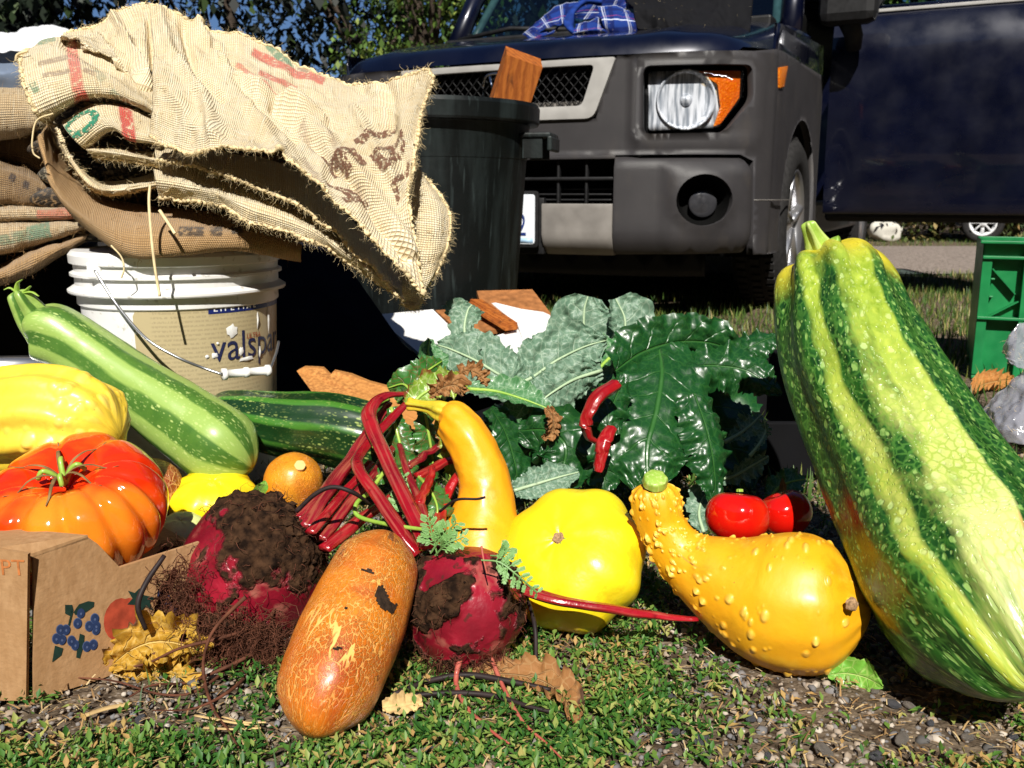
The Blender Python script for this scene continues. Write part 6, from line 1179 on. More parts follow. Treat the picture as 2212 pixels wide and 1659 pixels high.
    cpanel('grille_surround', mir(roundpoly(surr, [0, .012, .03, 0, 0, .02, .02, 0]), sg), [], .012, .03, M_SILV)
    cpanel('inner_wing', mir([(sdoor, ztop2+.012), (sS-.1, ztop2-.008), (sS-.1, 1.02), (sdoor, 1.08)], sg), [], -.004, .01, M_PAINT)
    # seam line
    a, b = sz(1622, 431), sz(1700, 431); cpanel('seam', mir([(a[0], a[1]), (b[0], b[1]), (b[0], b[1]-.003), (a[0], a[1]-.003)], sg), [], .0155, .004, M_SILVD, bev=0)
# grille mesh
zl, zh, sm = tIb[1]-.01, tI[1]+.01, tI[0]+.02; bars = MB(); pitch = .034
for dr in (1, -1):
    for i in range(-60, 60):
        pts = []
        for j in range(0, 9):
            z = zl+(zh-zl)*j/8; s = i*pitch+dr*(z-zl)*.9
            if abs(s) <= sm: pts.append(F_(s, z, -.012+.002*dr))
        if len(pts) > 1: bars.tube(pts, .0022, 4, False)
bars.build('grille_mesh', M_BLK, car, True, local=True, kind='stuff')
cpanel('grille_backing', [(-.62, .44), (.62, .44), (.62, ztop-.01), (-.62, ztop-.01)], [], -.14, .01, M_HOLE, bev=0)
for i in range(18):
    s = .02+.021*i; MB().box(F_(s, zl+.02, -.07), (.008, .03, .025)).build('radiator_fin', M_SILVD, car, local=True)
# emblem: chrome H
em = F_(0, (zl+zh)/2, .012); eb = MB()
for x0, x1 in ((-.030, -.036), (.030, .036)): eb.tube([em+[x0, 0, -.045], em+[x0*.72, 0, 0], em+[x1, 0, .045]], .006, 8)
eb.tube([em+[-.024, 0, 0], em+[.024, 0, 0]], .006, 8)
rp = [em+[.062*math.copysign(abs(math.cos(a))**.5, math.cos(a)), 0, .054*math.copysign(abs(math.sin(a))**.5, math.sin(a))] for a in np.linspace(0, 2*PI, 41)]; eb.tube(rp, .0045, 8, False)
eb.build('emblem', Mat('chrome', .08, .5, Metallic=1.).base((.75, .76, .78)), car, True, local=True)
# lower intake, silver insert, plate
sL = sz(1326, 450)[0]; zs = sz(1250, 440)[1]
cpanel('bumper_beam', [(-sL, zc), (sL, zc), (sL, zc-.012), (-sL, zc-.012)], [], .0, .06, M_CLAD, bev=.002)
for v in (386,): 
    z = sz(1240, v)[1]; cpanel('intake_bar', [(-sL, z+.006), (sL, z+.006), (sL, z-.006), (-sL, z-.006)], [], -.01, .03, M_BLK)
for s in (sz(1262, 400)[0], sz(1200, 400)[0], -.2, -.4, .0): cpanel('intake_post', [(s-.005, zs), (s+.005, zs), (s+.005, zc), (s-.005, zc)], [], -.02, .02, M_BLK)
for v in (408, 420, 432): z = sz(1240, v)[1]; cpanel('intake_slat', [(-sL, z+.003), (sL, z+.003), (sL, z-.003), (-sL, z-.003)], [], -.05, .02, M_BLK, bev=0)
s17 = sz(1172, 500)[0]; zi = sz(1250, 552)[1]
def hfi(P): return -.06*np.clip((zi+.07-P[:, 1])/.07, 0, 1)**2
for sg in (1, -1): cpanel('bumper_insert', mir([(s17, zs), (sL-.003, zs), (sL-.003, zi), (s17, zi)], sg), [], .016, .04, M_SILVD, hf=hfi, grid=.025)
cpanel('plate_recess', [(-s17, zs+.02), (s17, zs+.02), (s17, zi), (-s17, zi)], [], -.01, .02, M_BLK)
pu0, pz0 = sz(1161, 527); pz1 = sz(1161, 420)[1]; pw = .30
pr_ = roundpoly([(pu0-pw, pz0), (pu0, pz0), (pu0, pz1), (pu0-pw, pz1)], .012)
pf = cpanel('plate_frame', roundpoly([(pu0-pw-.012, pz0-.012), (pu0+.012, pz0-.012), (pu0+.012, pz1+.012), (pu0-pw-.012, pz1+.012)], .015), [], .022, .01, M_BLK)
cpanel('license_plate', pr_, [], .026, .004, plain('plate white', (.72, .76, .82), .4, .4, .04), pf, bev=.001)
lettering('lettering', '2', .112, plain('plate blue', (.012, .03, .16), .4, .4), pf, lambda x, y: toworld(F_(pu0-.070+x, pz0+.030+y, .0275)), .72)
cpanel('plate_lower_band', [(pu0-pw+.01, pz0+.004), (pu0-.006, pz0+.004), (pu0-.006, pz0+.022), (pu0-pw+.01, pz0+.022)], [], .0272, .001, plain('plate pale blue', (.35, .52, .70), .4, .4), pf, bev=0)
cpanel('underside_skirt', [(-.8, .16), (.8, .16), (.8, zi+.01), (-.8, zi+.01)], [], -.14, .01, M_BLK, bev=0)
# hood
nx, ny = 90, 60; V = []
for j in range(ny):
    for i in range(nx):
        x = (i/(nx-1)*2-1)*(W_-.012); q = (j/(ny-1))**1.6*.97; y0 = prof_y(x)+.004; y = y0+q*(1-(y0/1.25)*(q/.97)) ; e = 1-math.exp(-q/.022)
        z = ztop+.004+.052*e+.185*(q/.97)**.85 - .11*max(0, (abs(x)-.66)/.24)**2.2*(1-.3*q) + .012*math.exp(-((abs(x)-.55)/.06)**2)*min(1, q*5)
        z = max(z, ztop+.004+.02*(abs(x) > .8)); V.append((x, y, z))
ho = mk('hood', V, grid_faces(ny, nx), M_PAINT, car, local=True); fixn(ho)
# cowl, windshield, pillars, roof, flanks
box('cowl', (0, .97, 1.13), (1.5, .12, .05), M_BLK, car, bev=.01, local=True)
ws = []
for j in range(9):
    for i in range(21): t = j/8; x = (i/20*2-1)*(.76-.08*t); ws.append((x, 1.0+.42*t+.10*(x/.76)**2, 1.15+.50*t))
mk('windshield', ws, grid_faces(9, 21), M_GLASS, car, local=True)
for sg in (1, -1):
    MB().tube([(sg*.80, 1.06, 1.10), (sg*.78, 1.26, 1.38), (sg*.73, 1.50, 1.67)], .045, 10).build('pillar', M_PAINT, car, True, local=True)
    MB().tube([(sg*.73, 1.12, 1.15), (sg*.69, 1.34, 1.42), (sg*.66, 1.50, 1.64)], .02, 8).build('pillar_trim', plain('teal grey trim', (.08, .14, .15), .7, .2), car, True, local=True)
box('roof', (0, 2.75, 1.70), (1.50, 2.7, .09), M_PAINT, car, bev=.04, local=True)
box('tailgate', (0, 4.15, 1.0), (1.66, .12, 1.40), M_PAINT, car, bev=.05, local=True)
box('floor_pan', (0, 2.3, .30), (1.55, 3.5, .06), M_HOLE, car, local=True); box('dashboard', (0, 1.25, 1.02), (1.45, .4, .22), M_HOLE, car, local=True, bev=.03); box('bulkhead', (0, .98, .7), (1.5, .04, .8), M_HOLE, car, local=True)
for sg in (1, -1):
    y0 = 2.48 if sg > 0 else 1.36
    box('flank', (sg*.86, (y0+4.15)/2, .82), (.06, 4.15-y0, .62), M_PAINT, car, bev=.02, local=True); box('sill', (sg*.84, 2.35, .34), (.10, 2.0, .16), M_CLAD, car, bev=.02, local=True)
    box('quarter_glass', (sg*.80, (y0+4.1)/2, 1.38), (.01, 4.1-y0-.1, .46), M_GLASS, car, local=True)
    for yy in ((2.5, 4.1) if sg > 0 else (2.5, 4.1)): box('door_post', (sg*.80, yy, 1.40), (.05, .08, .60), M_PAINT, car, bev=.01, local=True)
    box('seat', (sg*.38, 2.2, .72), (.5, .5, .3), M_HOLE, car, bev=.06, local=True); box('seat_back', (sg*.38, 2.48, 1.1), (.5, .14, .7), M_HOLE, car, bev=.06, local=True)
    for yy in (.90, 3.47):
        c = np.array([sg*.80, yy, .335]); Mw = basis((sg, 0, 0)); wh = MB().lathe([(.205, -.10), (.30, -.10), (.325, -.085), (.335, -.05), (.335, .05), (.325, .085), (.30, .10), (.245, .102), (.215, .09), (.205, .06)], c, Mw, 64).build('wheel', M_RUB, car, True, local=True)
        tr = MB()
        for i in range(60):
            a = i*2*PI/60
            for zz in (-.055, 0, .055): tr.box(c+Mw @ np.array([.337*math.cos(a+zz), .337*math.sin(a+zz), zz]), (.016, .022, .034), Mw @ np.array(Matrix.Rotation(a+zz, 3, 'Z')))
        tr.build('tread', M_RUB, wh, local=True)
        MB().lathe([(.215, .088), (.21, .092), (.195, .06), (.19, -.08), (.0, -.08)], c, Mw, 48).build('rim', M_ALLOY, wh, True, local=True)
        sp = MB()
        for i in range(5):
            a = i*2*PI/5+.3; d = Mw @ np.array([math.cos(a), math.sin(a), 0]); sp.tube([c+Mw[:, 2]*.055+d*.03, c+Mw[:, 2]*.062+d*.12, c+Mw[:, 2]*.06+d*.205], [.035, .028, .032], 8, flat=.45)
        sp.lathe([(.05, .04), (.05, .072), (.03, .078), (.001, .078)], c, Mw, 20); sp.build('spokes', M_ALLOY, wh, True, local=True)
    MB().tube([(sg*.5, .9, .335), (sg*.72, .9, .335)], .05, 8).build('axle', M_HOLE, car, local=True)
    al = MB(); al.lathe([(.40, -.25), (.415, -.25), (.415, .0)], (sg*.885, .90, .34), basis((sg, 0, 0)), 24, PI*.0-.3 if True else 0, PI+.3); al.build('arch_liner', M_HOLE, car, True, local=True)
# wiper
MB().tube([(-.72, .99, 1.165), (-.45, 1.0, 1.20), (-.12, 1.02, 1.175)], .011, 6).build('wiper', M_BLK, car, True, local=True)
# open door with mirror
dx0, dx1, dy = .93, 2.02, 1.37
pz = [(.365, .02), (.39, -.005), (.60, -.028), (.85, -.034), (1.00, -.034), (1.07, -.028), (1.13, -.012), (1.18, .012), (1.205, .035), (1.215, .06)]
V = []; nX = 30
PZ = crom(np.array(pz), 60)
for z, y in PZ:
    for i in range(nX): t = i/(nX-1); V.append((dx0+(dx1-dx0)*t, dy+y+.012*(2*t-1)**2, z))
dr_ = mk('door', V, grid_faces(60, nX), M_PAINT, car, local=True); fixn(dr_)
box('inner_panel', ((dx0+dx1)/2, dy+.09, .77), (dx1-dx0, .05, .88), M_BLK, dr_, bev=.02, local=True)
box('belt_strip', ((dx0+dx1)/2+.06, dy+.055, 1.222), (dx1-dx0-.12, .02, .014), M_SILV, dr_, bev=.003, local=True)
P = [(dx0+.14, 1.225), (dx1-.05, 1.225), (dx1-.05, 1.66), (dx0+.42, 1.66)]
MB().disc_prism(P, (0, dy+.07, 0), (1, 0, 0), (0, 0, 1), (0, .005, 0)).build('window', M_GLASS, dr_, local=True)
for a, b in zip(P, P[1:]+P[:1]): MB().tube([(a[0], dy+.07, a[1]), (b[0], dy+.07, b[1])], .022, 8).build('window_frame', M_PAINT, dr_, True, local=True)
MB().disc_prism([(dx0+.0, 1.20), (dx0+.16, 1.22), (dx0+.40, 1.62), (dx0+.34, 1.62)], (0, dy+.05, 0), (1, 0, 0), (0, 0, 1), (0, .02, 0)).build('mirror_sail', M_BLK, dr_, local=True)
mc = toloc(at(1834, 6, 4.02)); box('mirror', mc, (.23, .12, .17), M_BLK, dr_, bev=.04, local=True)
MB().tube([mc+[0, .0, -.06], mc+[.02, .05, -.12], mc+[.02, .09, -.17]], [.05, .04, .03], 10, flat=.6).build('mirror_foot', M_BLK, dr_, True, local=True)
# ---------------------------------------------------- clothes on the hood
def m_cloth(name, plaid):
    k = Mat(name, .85, .15); 
    if plaid:
        x = k.sep(k.uv); b = k.mix(k.noise(14, 3), (.006, .02, .13), (.012, .045, .24))
        def st(v, f, w, ph): return k.math('LESS_THAN', k.math('ABSOLUTE', k.math('SUBTRACT', k.math('FRACT', k.math('MULTIPLY_ADD', v, f, ph)), .5)), w)
        for a, f, w, ph, c, al in ((0, 13, .10, 0, (.006, .012, .09), .8), (1, 13, .10, .2, (.006, .012, .09), .8), (0, 13, .022, .34, (.5, .52, .6), .8), (0, 13, .015, .25, (.5, .52, .6), .6), (1, 13, .02, .5, (.60, .65, .80), .8), (1, 13, .012, .70, (.5, .06, .12), .7)): b = k.mix(k.math('MULTIPLY', st(x[a], f, w, ph), al), b, c)
    else: b = k.mix(k.noise(12, 4), (.004, .004, .005), (.008, .008, .010))
    k.bump(k.noise(300, 3, k.uv), .0012); return k.base(b)
M_PLAID, M_JACK = m_cloth('blue plaid flannel', True), m_cloth('black fleece', False)
t = thing('shirt', 'blue plaid shirt crumpled on the hood below the windshield', 'shirt', toworld((.1, .6, 1.1)))
sheet('cloth', [[(1135, 78, 3.95), (1165, 40, 3.95), (1210, 12, 3.95), (1290, -6, 3.95), (1400, -8, 3.92)],
  [(1145, 86, 3.85), (1180, 60, 3.85), (1215, 50, 3.82), (1260, 40, 3.95), (1390, 2, 3.85)]], M_PLAID, t, 40, 90, wr=.02, wsc=9, edges='', fray=2, seed=41)
MB().tube(crom([at(u, v, Y) for u, v, Y in ((1300, 6, 3.8), (1262, 4, 3.8), (1232, 32, 3.78), (1232, 62, 3.76), (1262, 80, 3.74), (1300, 78, 3.72), (1325, 60, 3.74))], 40), .022, 10, flat=.5).build('collar_roll', plain('blue flannel collar', (.010, .035, .20), .85, .15, .35, 60), t, True)
sheet('cloth', [[(1245, 52, 3.72), (1290, 36, 3.72), (1330, 44, 3.72), (1345, 30, 3.74)], [(1240, 70, 3.68), (1290, 60, 3.66), (1330, 70, 3.66), (1400, 50, 3.7)], [(1260, 82, 3.70), (1300, 80, 3.68), (1345, 84, 3.68), (1398, 72, 3.7)]], M_PLAID, t, 50, 70, wr=.016, wsc=12, edges='', fray=2, seed=42)
sheet('cloth', [[(1290, 20, 3.74), (1340, 25, 3.74), (1370, 40, 3.72)], [(1300, 50, 3.68), (1345, 55, 3.67), (1390, 55, 3.7)], [(1320, 82, 3.70), (1355, 84, 3.68), (1385, 78, 3.7)]], M_PLAID, t, 50, 60, wr=.018, wsc=12, edges='', fray=2, seed=43)
sheet('cloth', [[(1130, 76, 3.9), (1150, 62, 3.88), (1175, 66, 3.88)], [(1150, 84, 3.85), (1170, 78, 3.84), (1195, 70, 3.84)], [(1190, 74, 3.86), (1205, 60, 3.85), (1215, 46, 3.86)]], M_PLAID, t, 30, 40, wr=.012, wsc=12, edges='', fray=2, seed=44)
t = thing('jacket', 'black fleece jacket heaped on the hood right of the plaid shirt', 'jacket', toworld((.4, .6, 1.1)))
sheet('cloth', [[(1350, -40, 4.0), (1430, -50, 4.0), (1520, -50, 3.95), (1620, -40, 3.9)], [(1355, 10, 3.85), (1430, 5, 3.82), (1520, 5, 3.8), (1625, 10, 3.75)], [(1370, 45, 3.72), (1440, 50, 3.68), (1530, 55, 3.6), (1620, 60, 3.5)], [(1390, 74, 3.68), (1450, 76, 3.62), (1540, 84, 3.5), (1615, 98, 3.38)]], M_JACK, t, 80, 110, wr=.035, wsc=7, edges='', fray=2, seed=45)
# ============================================================ ground
def gz_h(X, Y): return .004*vn(np.stack([X, Y, 0*X], -1), 9, 3)+.002*vn(np.stack([X, Y, 0*X], -1), 30, 5)
xs_ = np.concatenate([np.linspace(-150, -3, 20)[:-1], np.linspace(-3, 3, 200), np.linspace(3, 150, 20)[1:]]); ys_ = np.concatenate([np.linspace(-60, .4, 12)[:-1], np.linspace(.4, 4, 200), np.linspace(4, 260, 30)[1:]])
X, Y = np.meshgrid(xs_, ys_); Z = np.where((np.abs(X) < 3) & (Y > .4) & (Y < 4), gz_h(X, Y)-.003, -.003)
k = Mat('soil and turf', .95, .1); p = k.obj; n1_ = k.noise(60, 6); soil = k.mix(k.rng(n1_, .35, .65), (.05, .034, .022), (.19, .145, .10)); soil = k.mix(k.ramp(k.vor(160), [(.18, 1), (.3, 0)]), soil, (.24, .20, .16))
gr = k.mix(k.rng(k.noise(40, 5), .35, .65), (.035, .07, .014), (.12, .16, .04)); f = k.rng(k.sep(p)[1], 1.0, 2.5, .25, .85); m_ = k.ramp(k.math('ADD', k.noise(2.2, 5), k.math('SUBTRACT', f, .5)), [(.42, 0), (.6, 1)])
k.bump(k.noise(120, 6), .006); k.base(k.mix(m_, soil, gr))
g0 = mk('ground', np.stack([X, Y, Z], -1).reshape(-1, 3), grid_faces(len(ys_), len(xs_)), k.m); g0['kind'] = 'structure'
k = Mat('road gravel', .9, .15); b = k.mix(k.rng(k.noise(45, 6), .35, .65), (.17, .135, .115), (.36, .30, .26)); b = k.mix(k.ramp(k.vor(60), [(.2, .8), (.35, 0)]), b, (.42, .37, .33)); k.bump(k.noise(60, 5), .02); k.base(b)
nX = 120; xr = np.linspace(-14, 18, nX); e0 = 5.35+.18*vn(np.stack([xr, 0*xr, 0*xr], -1), 1.5, 3); e1 = 8.2+.2*vn(np.stack([xr, 0*xr, 0*xr], -1), 1.2, 6); tt = np.linspace(0, 1, 24)[:, None]
V = np.stack([np.repeat(xr[None], 24, 0), e0[None]*(1-tt)+e1[None]*tt, np.full((24, nX), .006)+.01*np.sin(tt*PI)], -1); o = mk('gravel_road', V.reshape(-1, 3), grid_faces(24, nX), k.m); o['kind'] = 'structure'
# ------------------------------------------------------------ scattering
def scat(name, tv, tf, pos, scale, rotm, mat, tint=None, label=None, cat=None, parent=None):
    n = len(pos); V = np.einsum('nij,vj->nvi', rotm, tv)*scale[:, None, None]+pos[:, None]; F = (tf[None]+np.arange(n)[:, None, None]*len(tv)).reshape(-1, tf.shape[1])
    at_ = {} if tint is None else {'tint': np.repeat(tint, len(tv))}
    o = mk(name, V.reshape(-1, 3), F, mat, parent, smooth=False, attrs=at_, kind='stuff')
    return tag(o, label, cat)
def rots(n, g, tilt=.6):
    a = g.uniform(0, 2*PI, n); b = g.normal(0, tilt, n); ca, sa, cb, sb = np.cos(a), np.sin(a), np.cos(b), np.sin(b); Z = np.zeros(n); O = np.ones(n)
    Rz = np.stack([np.stack([ca, -sa, Z], -1), np.stack([sa, ca, Z], -1), np.stack([Z, Z, O], -1)], 1); Rx = np.stack([np.stack([O, Z, Z], -1), np.stack([Z, cb, -sb], -1), np.stack([Z, sb, cb], -1)], 1); return Rz @ Rx
g = np.random.default_rng(1)
def fru(n, y0, y1, pw=1.): # random ground points inside the view
    Yq = y0+(y1-y0)*g.random(n)**pw; return (g.random(n)*2-1)*(Yq*.62+.30), Yq
def m_turf(name, stops, rough=.5, tr=.2):
    k = Mat(name, rough, .4); b = k.ramp(k.fac('tint'), stops); k.set('Base Color', b); t = k.n('BsdfTranslucent', {'Color': b}); mx = k.t.nodes.new('ShaderNodeMixShader'); mx.inputs[0].default_value = tr
    k.t.links.new(k.p.outputs[0], mx.inputs[1]); k.t.links.new(t, mx.inputs[2]); k.t.links.new(mx.outputs[0], k.t.nodes['Material Output'].inputs[0]); return k.m
M_WEED = m_turf('knotweed leaf', [(0, (.02, .09, .015)), (.45, (.05, .15, .022)), (.75, (.15, .26, .045)), (.9, (.34, .36, .10)), (1, (.45, .28, .10))])
nc = 17500; cx_, cy_ = fru(nc, .60, 1.9, 1.35)
q = px(np.stack([cx_, cy_, 0*cx_], -1))
dn = .30+1.2*fbm(np.stack([cx_, cy_, 0*cx_], -1), 7, 4, 3)+.35*np.exp(-((q[:, 0]-1150)/420)**2)-.32*(np.clip((q[:, 1]-1500)/110, 0, 1)*np.clip((q[:, 0]-1250)/250, 0, 1))-.35*np.exp(-((q[:, 0]-330)/330)**2-((q[:, 1]-1560)/50)**2)-.45*np.exp(-((q[:, 0]-130)/260)**2-((q[:, 1]-1590)/50)**2)+.25*np.exp(-((q[:, 1]-1660)/30)**2)*(q[:, 0] < 1300)-.04
kp = g.random(nc) < np.clip(dn, .05, 1); cx_, cy_ = cx_[kp], cy_[kp]; nc = len(cx_)
per = 11; r_ = np.abs(g.normal(0, .0085, (nc, per))); a_ = g.uniform(0, 2*PI, (nc, per)); pos = np.stack([(cx_[:, None]+r_*np.cos(a_)).ravel(), (cy_[:, None]+r_*np.sin(a_)).ravel(), (.001+g.random((nc, per))**1.5*.011*(.6+.8*g.random((nc, 1)))).ravel()], -1)
N_ = len(pos); tv = np.array([(0, 0, 0), (-.22, .5, .12), (0, 1, .05), (.22, .5, .12), (0, .5, 0)]); tf = np.array([(0, 4, 1), (1, 4, 2), (0, 3, 4), (4, 3, 2)])
tint = np.clip(.42+.22*g.normal(size=N_)+np.repeat(.14*g.normal(size=nc), per)+.12*(pos[:, 2] > .008), 0, 1); tint = np.where(g.random(N_) < .03, 1, tint)
tint = np.clip(tint+.16*np.clip((pos[:, 0]-.05)/.3, 0, 1)+.09, 0, 1)
scat('ground_cover', tv, tf, pos, g.uniform(.0042, .0110, N_)*np.clip(1.15-.25*(pos[:, 1]-.6), .8, 1.15), rots(N_, g, .8), M_WEED, np.clip(tint+.22*fbm(pos*[1, 1, 0], 12, 40, 2), 0, 1), 'low knotweed with tiny green leaves covering the foreground', 'ground cover')
# grass behind
nb = 72000; bx_, by_ = fru(nb, 1.3, 5.3, .8); m0 = (bx_ < 8); fd = fbm(np.stack([bx_, by_, 0*bx_], -1), 2.2, 9, 3); kp = (g.random(nb) < .75+1.1*fd); bx_, by_ = bx_[kp], by_[kp]
b2x = g.uniform(-12, 14, 26000); b2y = g.uniform(8.1, 10.5, 26000); bx_, by_ = np.r_[bx_, b2x], np.r_[by_, b2y]; nb = len(bx_)
tvb = np.array([(-.06, 0, 0), (.06, 0, 0), (.04, .12, .55), (-.04, .12, .55), (0, .4, 1)]); tfb = np.array([(0, 1, 2), (0, 2, 3), (3, 2, 4)])
scat('grass', tvb, tfb, np.stack([bx_, by_, 0*bx_-.002], -1), g.uniform(.015, .05, nb), rots(nb, g, .35), m_turf('grass blade', [(0, (.03, .08, .012)), (.5, (.08, .15, .025)), (.8, (.20, .22, .05)), (1, (.38, .30, .13))]), np.clip(.5+.28*g.normal(size=nb), 0, 1), 'short patchy grass between the car and the gravel road', 'grass')
nb = 7200; gx_, gy_ = fru(nb, .62, 1.5); ww = fbm(np.stack([gx_, gy_, 0*gx_], -1), 5, 14, 3); kp = g.random(nb) < np.clip(.2+1.6*ww, 0, 1); gx_, gy_ = gx_[kp], gy_[kp]; nb = len(gx_)
scat('grass', tvb*[.7, 1, 1], tfb, np.stack([gx_, gy_, 0*gx_-.001], -1), g.uniform(.010, .030, nb), rots(nb, g, .7), bpy.data.materials['grass blade'], np.clip(.45+.25*g.normal(size=nb), 0, 1), 'fine grass blades poking out of the low weeds in the foreground', 'grass')
# dry litter
nl = 12500; lx, ly = fru(nl, .62, 1.6); scat('dry_litter', np.array([(-.06, 0, 0), (.06, 0, 0), (.05, .5, .05), (-.05, .5, .05), (.06, 1, 0), (-.03, 1, .02)]), np.array([(0, 1, 2), (0, 2, 3), (3, 2, 4), (3, 4, 5)]), np.stack([lx, ly, .002+.006*g.random(nl)], -1), g.uniform(.004, .014, nl), rots(nl, g, .25), m_turf('dry plant bits', [(0, (.14, .07, .03)), (.5, (.36, .22, .09)), (1, (.55, .42, .22))], .9, 0), g.random(nl), 'scattered dry stems and leaf bits between the low weeds', 'litter')
# gravel
def ico(sub):
    bm = bmesh.new(); bmesh.ops.create_icosphere(bm, subdivisions=sub, radius=1); V = np.array([v.co[:] for v in bm.verts]); F = np.array([[v.index for v in f.verts] for f in bm.faces]); bm.free(); return V, F
M_GRAV = m_turf('gravel stone', [(0, (.08, .075, .07)), (.3, (.17, .165, .17)), (.6, (.30, .23, .165)), (.85, (.38, .32, .26)), (1, (.48, .42, .35))], .85, 0)
for n_s, sub, s0, s1, lab in ((23000, 1, .0012, .0038, 'fine gravel and grit mixed with the soil in the foreground'), (4600, 2, .003, .0066, 'small mixed gravel stones scattered on the foreground soil')):
    V0, F0 = ico(sub); V0 = V0*(1+.5*fbm(V0, 1.3, 2, 2))[:, None]*[1, .75, .6]; X_, Y_ = fru(n_s, .60, 1.9); w = fbm(np.stack([X_, Y_, 0*X_], -1), 7, 4, 3); kp = g.random(n_s) < np.clip(.75-1.0*w, .1, 1); X_, Y_ = X_[kp], Y_[kp]; k_ = len(X_)
    o = scat('gravel', V0, F0, np.stack([X_, Y_, .0005+0*X_], -1), g.uniform(s0, s1, k_), rots(k_, g, .8), M_GRAV, np.clip(.45+.3*g.normal(size=k_), 0, 1), lab, 'gravel'); 
k = Mat('rough stone', .85, .25); b = k.mix(k.rng(k.noise(50, 6), .35, .65), (.20, .175, .15), (.38, .33, .28)); b = k.mix(k.ramp(k.noise(160, 3), [(.6, 0), (.7, .7)]), b, (.5, .46, .42)); k.bump(k.noise(120, 6), .003); M_STONE = k.base(b)
k = Mat('blue grey stone', .8, .25); k.bump(k.noise(120, 6), .003); M_STONE2 = k.base(k.mix(k.rng(k.noise(50, 6), .35, .65), (.09, .09, .10), (.19, .19, .21)))
V0, F0 = ico(3); SM = []
for i in range(5):
    Vs = V0*(1+.30*fbm(V0, .9, 20+i, 4)+.10*fbm(V0, 3, 30+i, 2))[:, None]*[1, .75, .62]; o = mk('stone', Vs, F0, M_STONE2 if i % 2 else M_STONE, None, smooth=True); SM.append(o)
spots = [(1771, 1634, 22), (1519, 1612, 20), (1369, 1617, 19), (1455, 1587, 14), (1523, 1645, 17), (1951, 1608, 20), (1930, 1531, 15), (1964, 1530, 14), (1891, 1642, 14), (2032, 1503, 9), (1040, 1583, 17), (1012, 1572, 12), (1580, 1530, 11), (1620, 1560, 10), (2090, 1600, 15), (2150, 1640, 16), (2010, 1570, 11), (1700, 1590, 12), (1660, 1640, 10), (1830, 1600, 9), (200, 1590, 12), (305, 1560, 12), (150, 1620, 10), (60, 1600, 9), (420, 1620, 8), (705, 1645, 15), (1160, 1640, 12), (1260, 1600, 9), (1450, 1510, 9), (1530, 1475, 12), (1890, 1500, 10), (2190, 1600, 12), (1340, 1560, 8), (930, 1625, 9), (1085, 1640, 8)]
stone_info = []
for i, (u, v, r) in enumerate(spots):
    o = SM[i % 5] if i < 5 else SM[i % 5].copy()
    if i >= 5: COL.objects.link(o)
    P = ground(u, v); s = r*mpp(P)*1.0; o.location = (P[0], P[1], P[2]+s*.05); o.scale = (s, s, s); o.rotation_euler = (g.normal(0, .2), g.normal(0, .2), g.uniform(0, 6))
    stone_info.append((o, u, v, i % 5 % 2))
LM = [('the cardboard box', 60, 1500), ('the beet roots', 460, 1560), ('the russet cucumber', 690, 1600), ('the blackened leaf', 1090, 1560), ('the bumpy gourd', 1640, 1470), ('the green leaf scrap', 1850, 1490), ('the marrow tip', 2150, 1560)]
buck = {}
for o, u, v, c_ in stone_info:
    n_, lu, lv = min(LM, key=lambda l: (l[1]-u)**2+((l[2]-v)*1.2)**2); side = 'left of' if u < lu-45 else ('right of' if u > lu+45 else 'in front of'); buck.setdefault((['pale brown', 'blue grey'][c_], side, n_), []).append((u, v, o))
for (c_, side, n_), L_ in buck.items():
    L_.sort(key=lambda q: q[0]); od = {1: [''], 2: ['left ', 'right ']}.get(len(L_), ['leftmost ']+['%s from left, ' % w for w in ('second', 'third', 'fourth', 'fifth', 'sixth')][:max(0, len(L_)-2)]+['rightmost '])
    for q, w in zip(L_, od): tag(q[2], '%s%s rough stone in the soil %s %s' % (w, c_, side, n_), 'stone', 'larger stones in the foreground soil')
# ============================================================ green crate, plastic bag at the right
M_GRC = plain('green crate plastic', (.010, .19, .055), .38, .5, .22, 14)
P0 = at(2097, 815, 2.28); P0[2] = 0; rz = R(-24)
t = thing('crate', 'tall green ribbed plastic crate standing at the right edge', 'crate', P0, rz)
def cb(nm, x0, x1, z0, z1, y0, y1): return box(nm, ((x0+x1)/2, (y0+y1)/2, (z0+z1)/2), (x1-x0, y1-y0, z1-z0), M_GRC, t, bev=.0015, local=True)
pxm = 2.33/2007; Zv = lambda v: at(2150, v, 2.28)[2]; Xv = lambda u: (u-2097)*pxm
cb('panel', 0, .60, .012, .335, .022, .028); cb('side_panel', .0, .006, .012, .335, .022, .40); cb('back_panel', 0, .60, .012, .335, .39, .40); cb('side_panel', .594, .60, .012, .335, .028, .39)
cb('post', 0, Xv(2116), .01, .30, 0, .022)
for i, x in enumerate((Xv(2175), Xv(2175)+.19, .56)): cb('rib', x, x+.012, .01, .345, -.006, .022)
for v in (523, 556, 686, 813): cb('rib', -.008 if v == 523 else 0, .60, Zv(v)-.003, Zv(v)+.004, -.008, .0215)
for v in (602, 640): cb('rib', Xv(2116), Xv(2124), Zv(v)-.002, Zv(v)+.002, -.002, .0212)
def db(u0, v0, u1, v1):
    a = np.array([Xv(u0), .010, Zv(v0)]); b = np.array([Xv(u1), .010, Zv(v1)]); d = b-a; L = np.linalg.norm(d); MB().box((a+b)/2, (L, .018, .003), np.array(Matrix.Rotation(-math.atan2(d[2], d[0]), 3, 'Y'))).build('rib', M_GRC, t, local=True)
for q in ((2118, 580, 2165, 633), (2118, 684, 2172, 648), (2190, 568, 2300, 650), (2190, 625, 2240, 684), (2190, 620, 2240, 570)): db(*q)
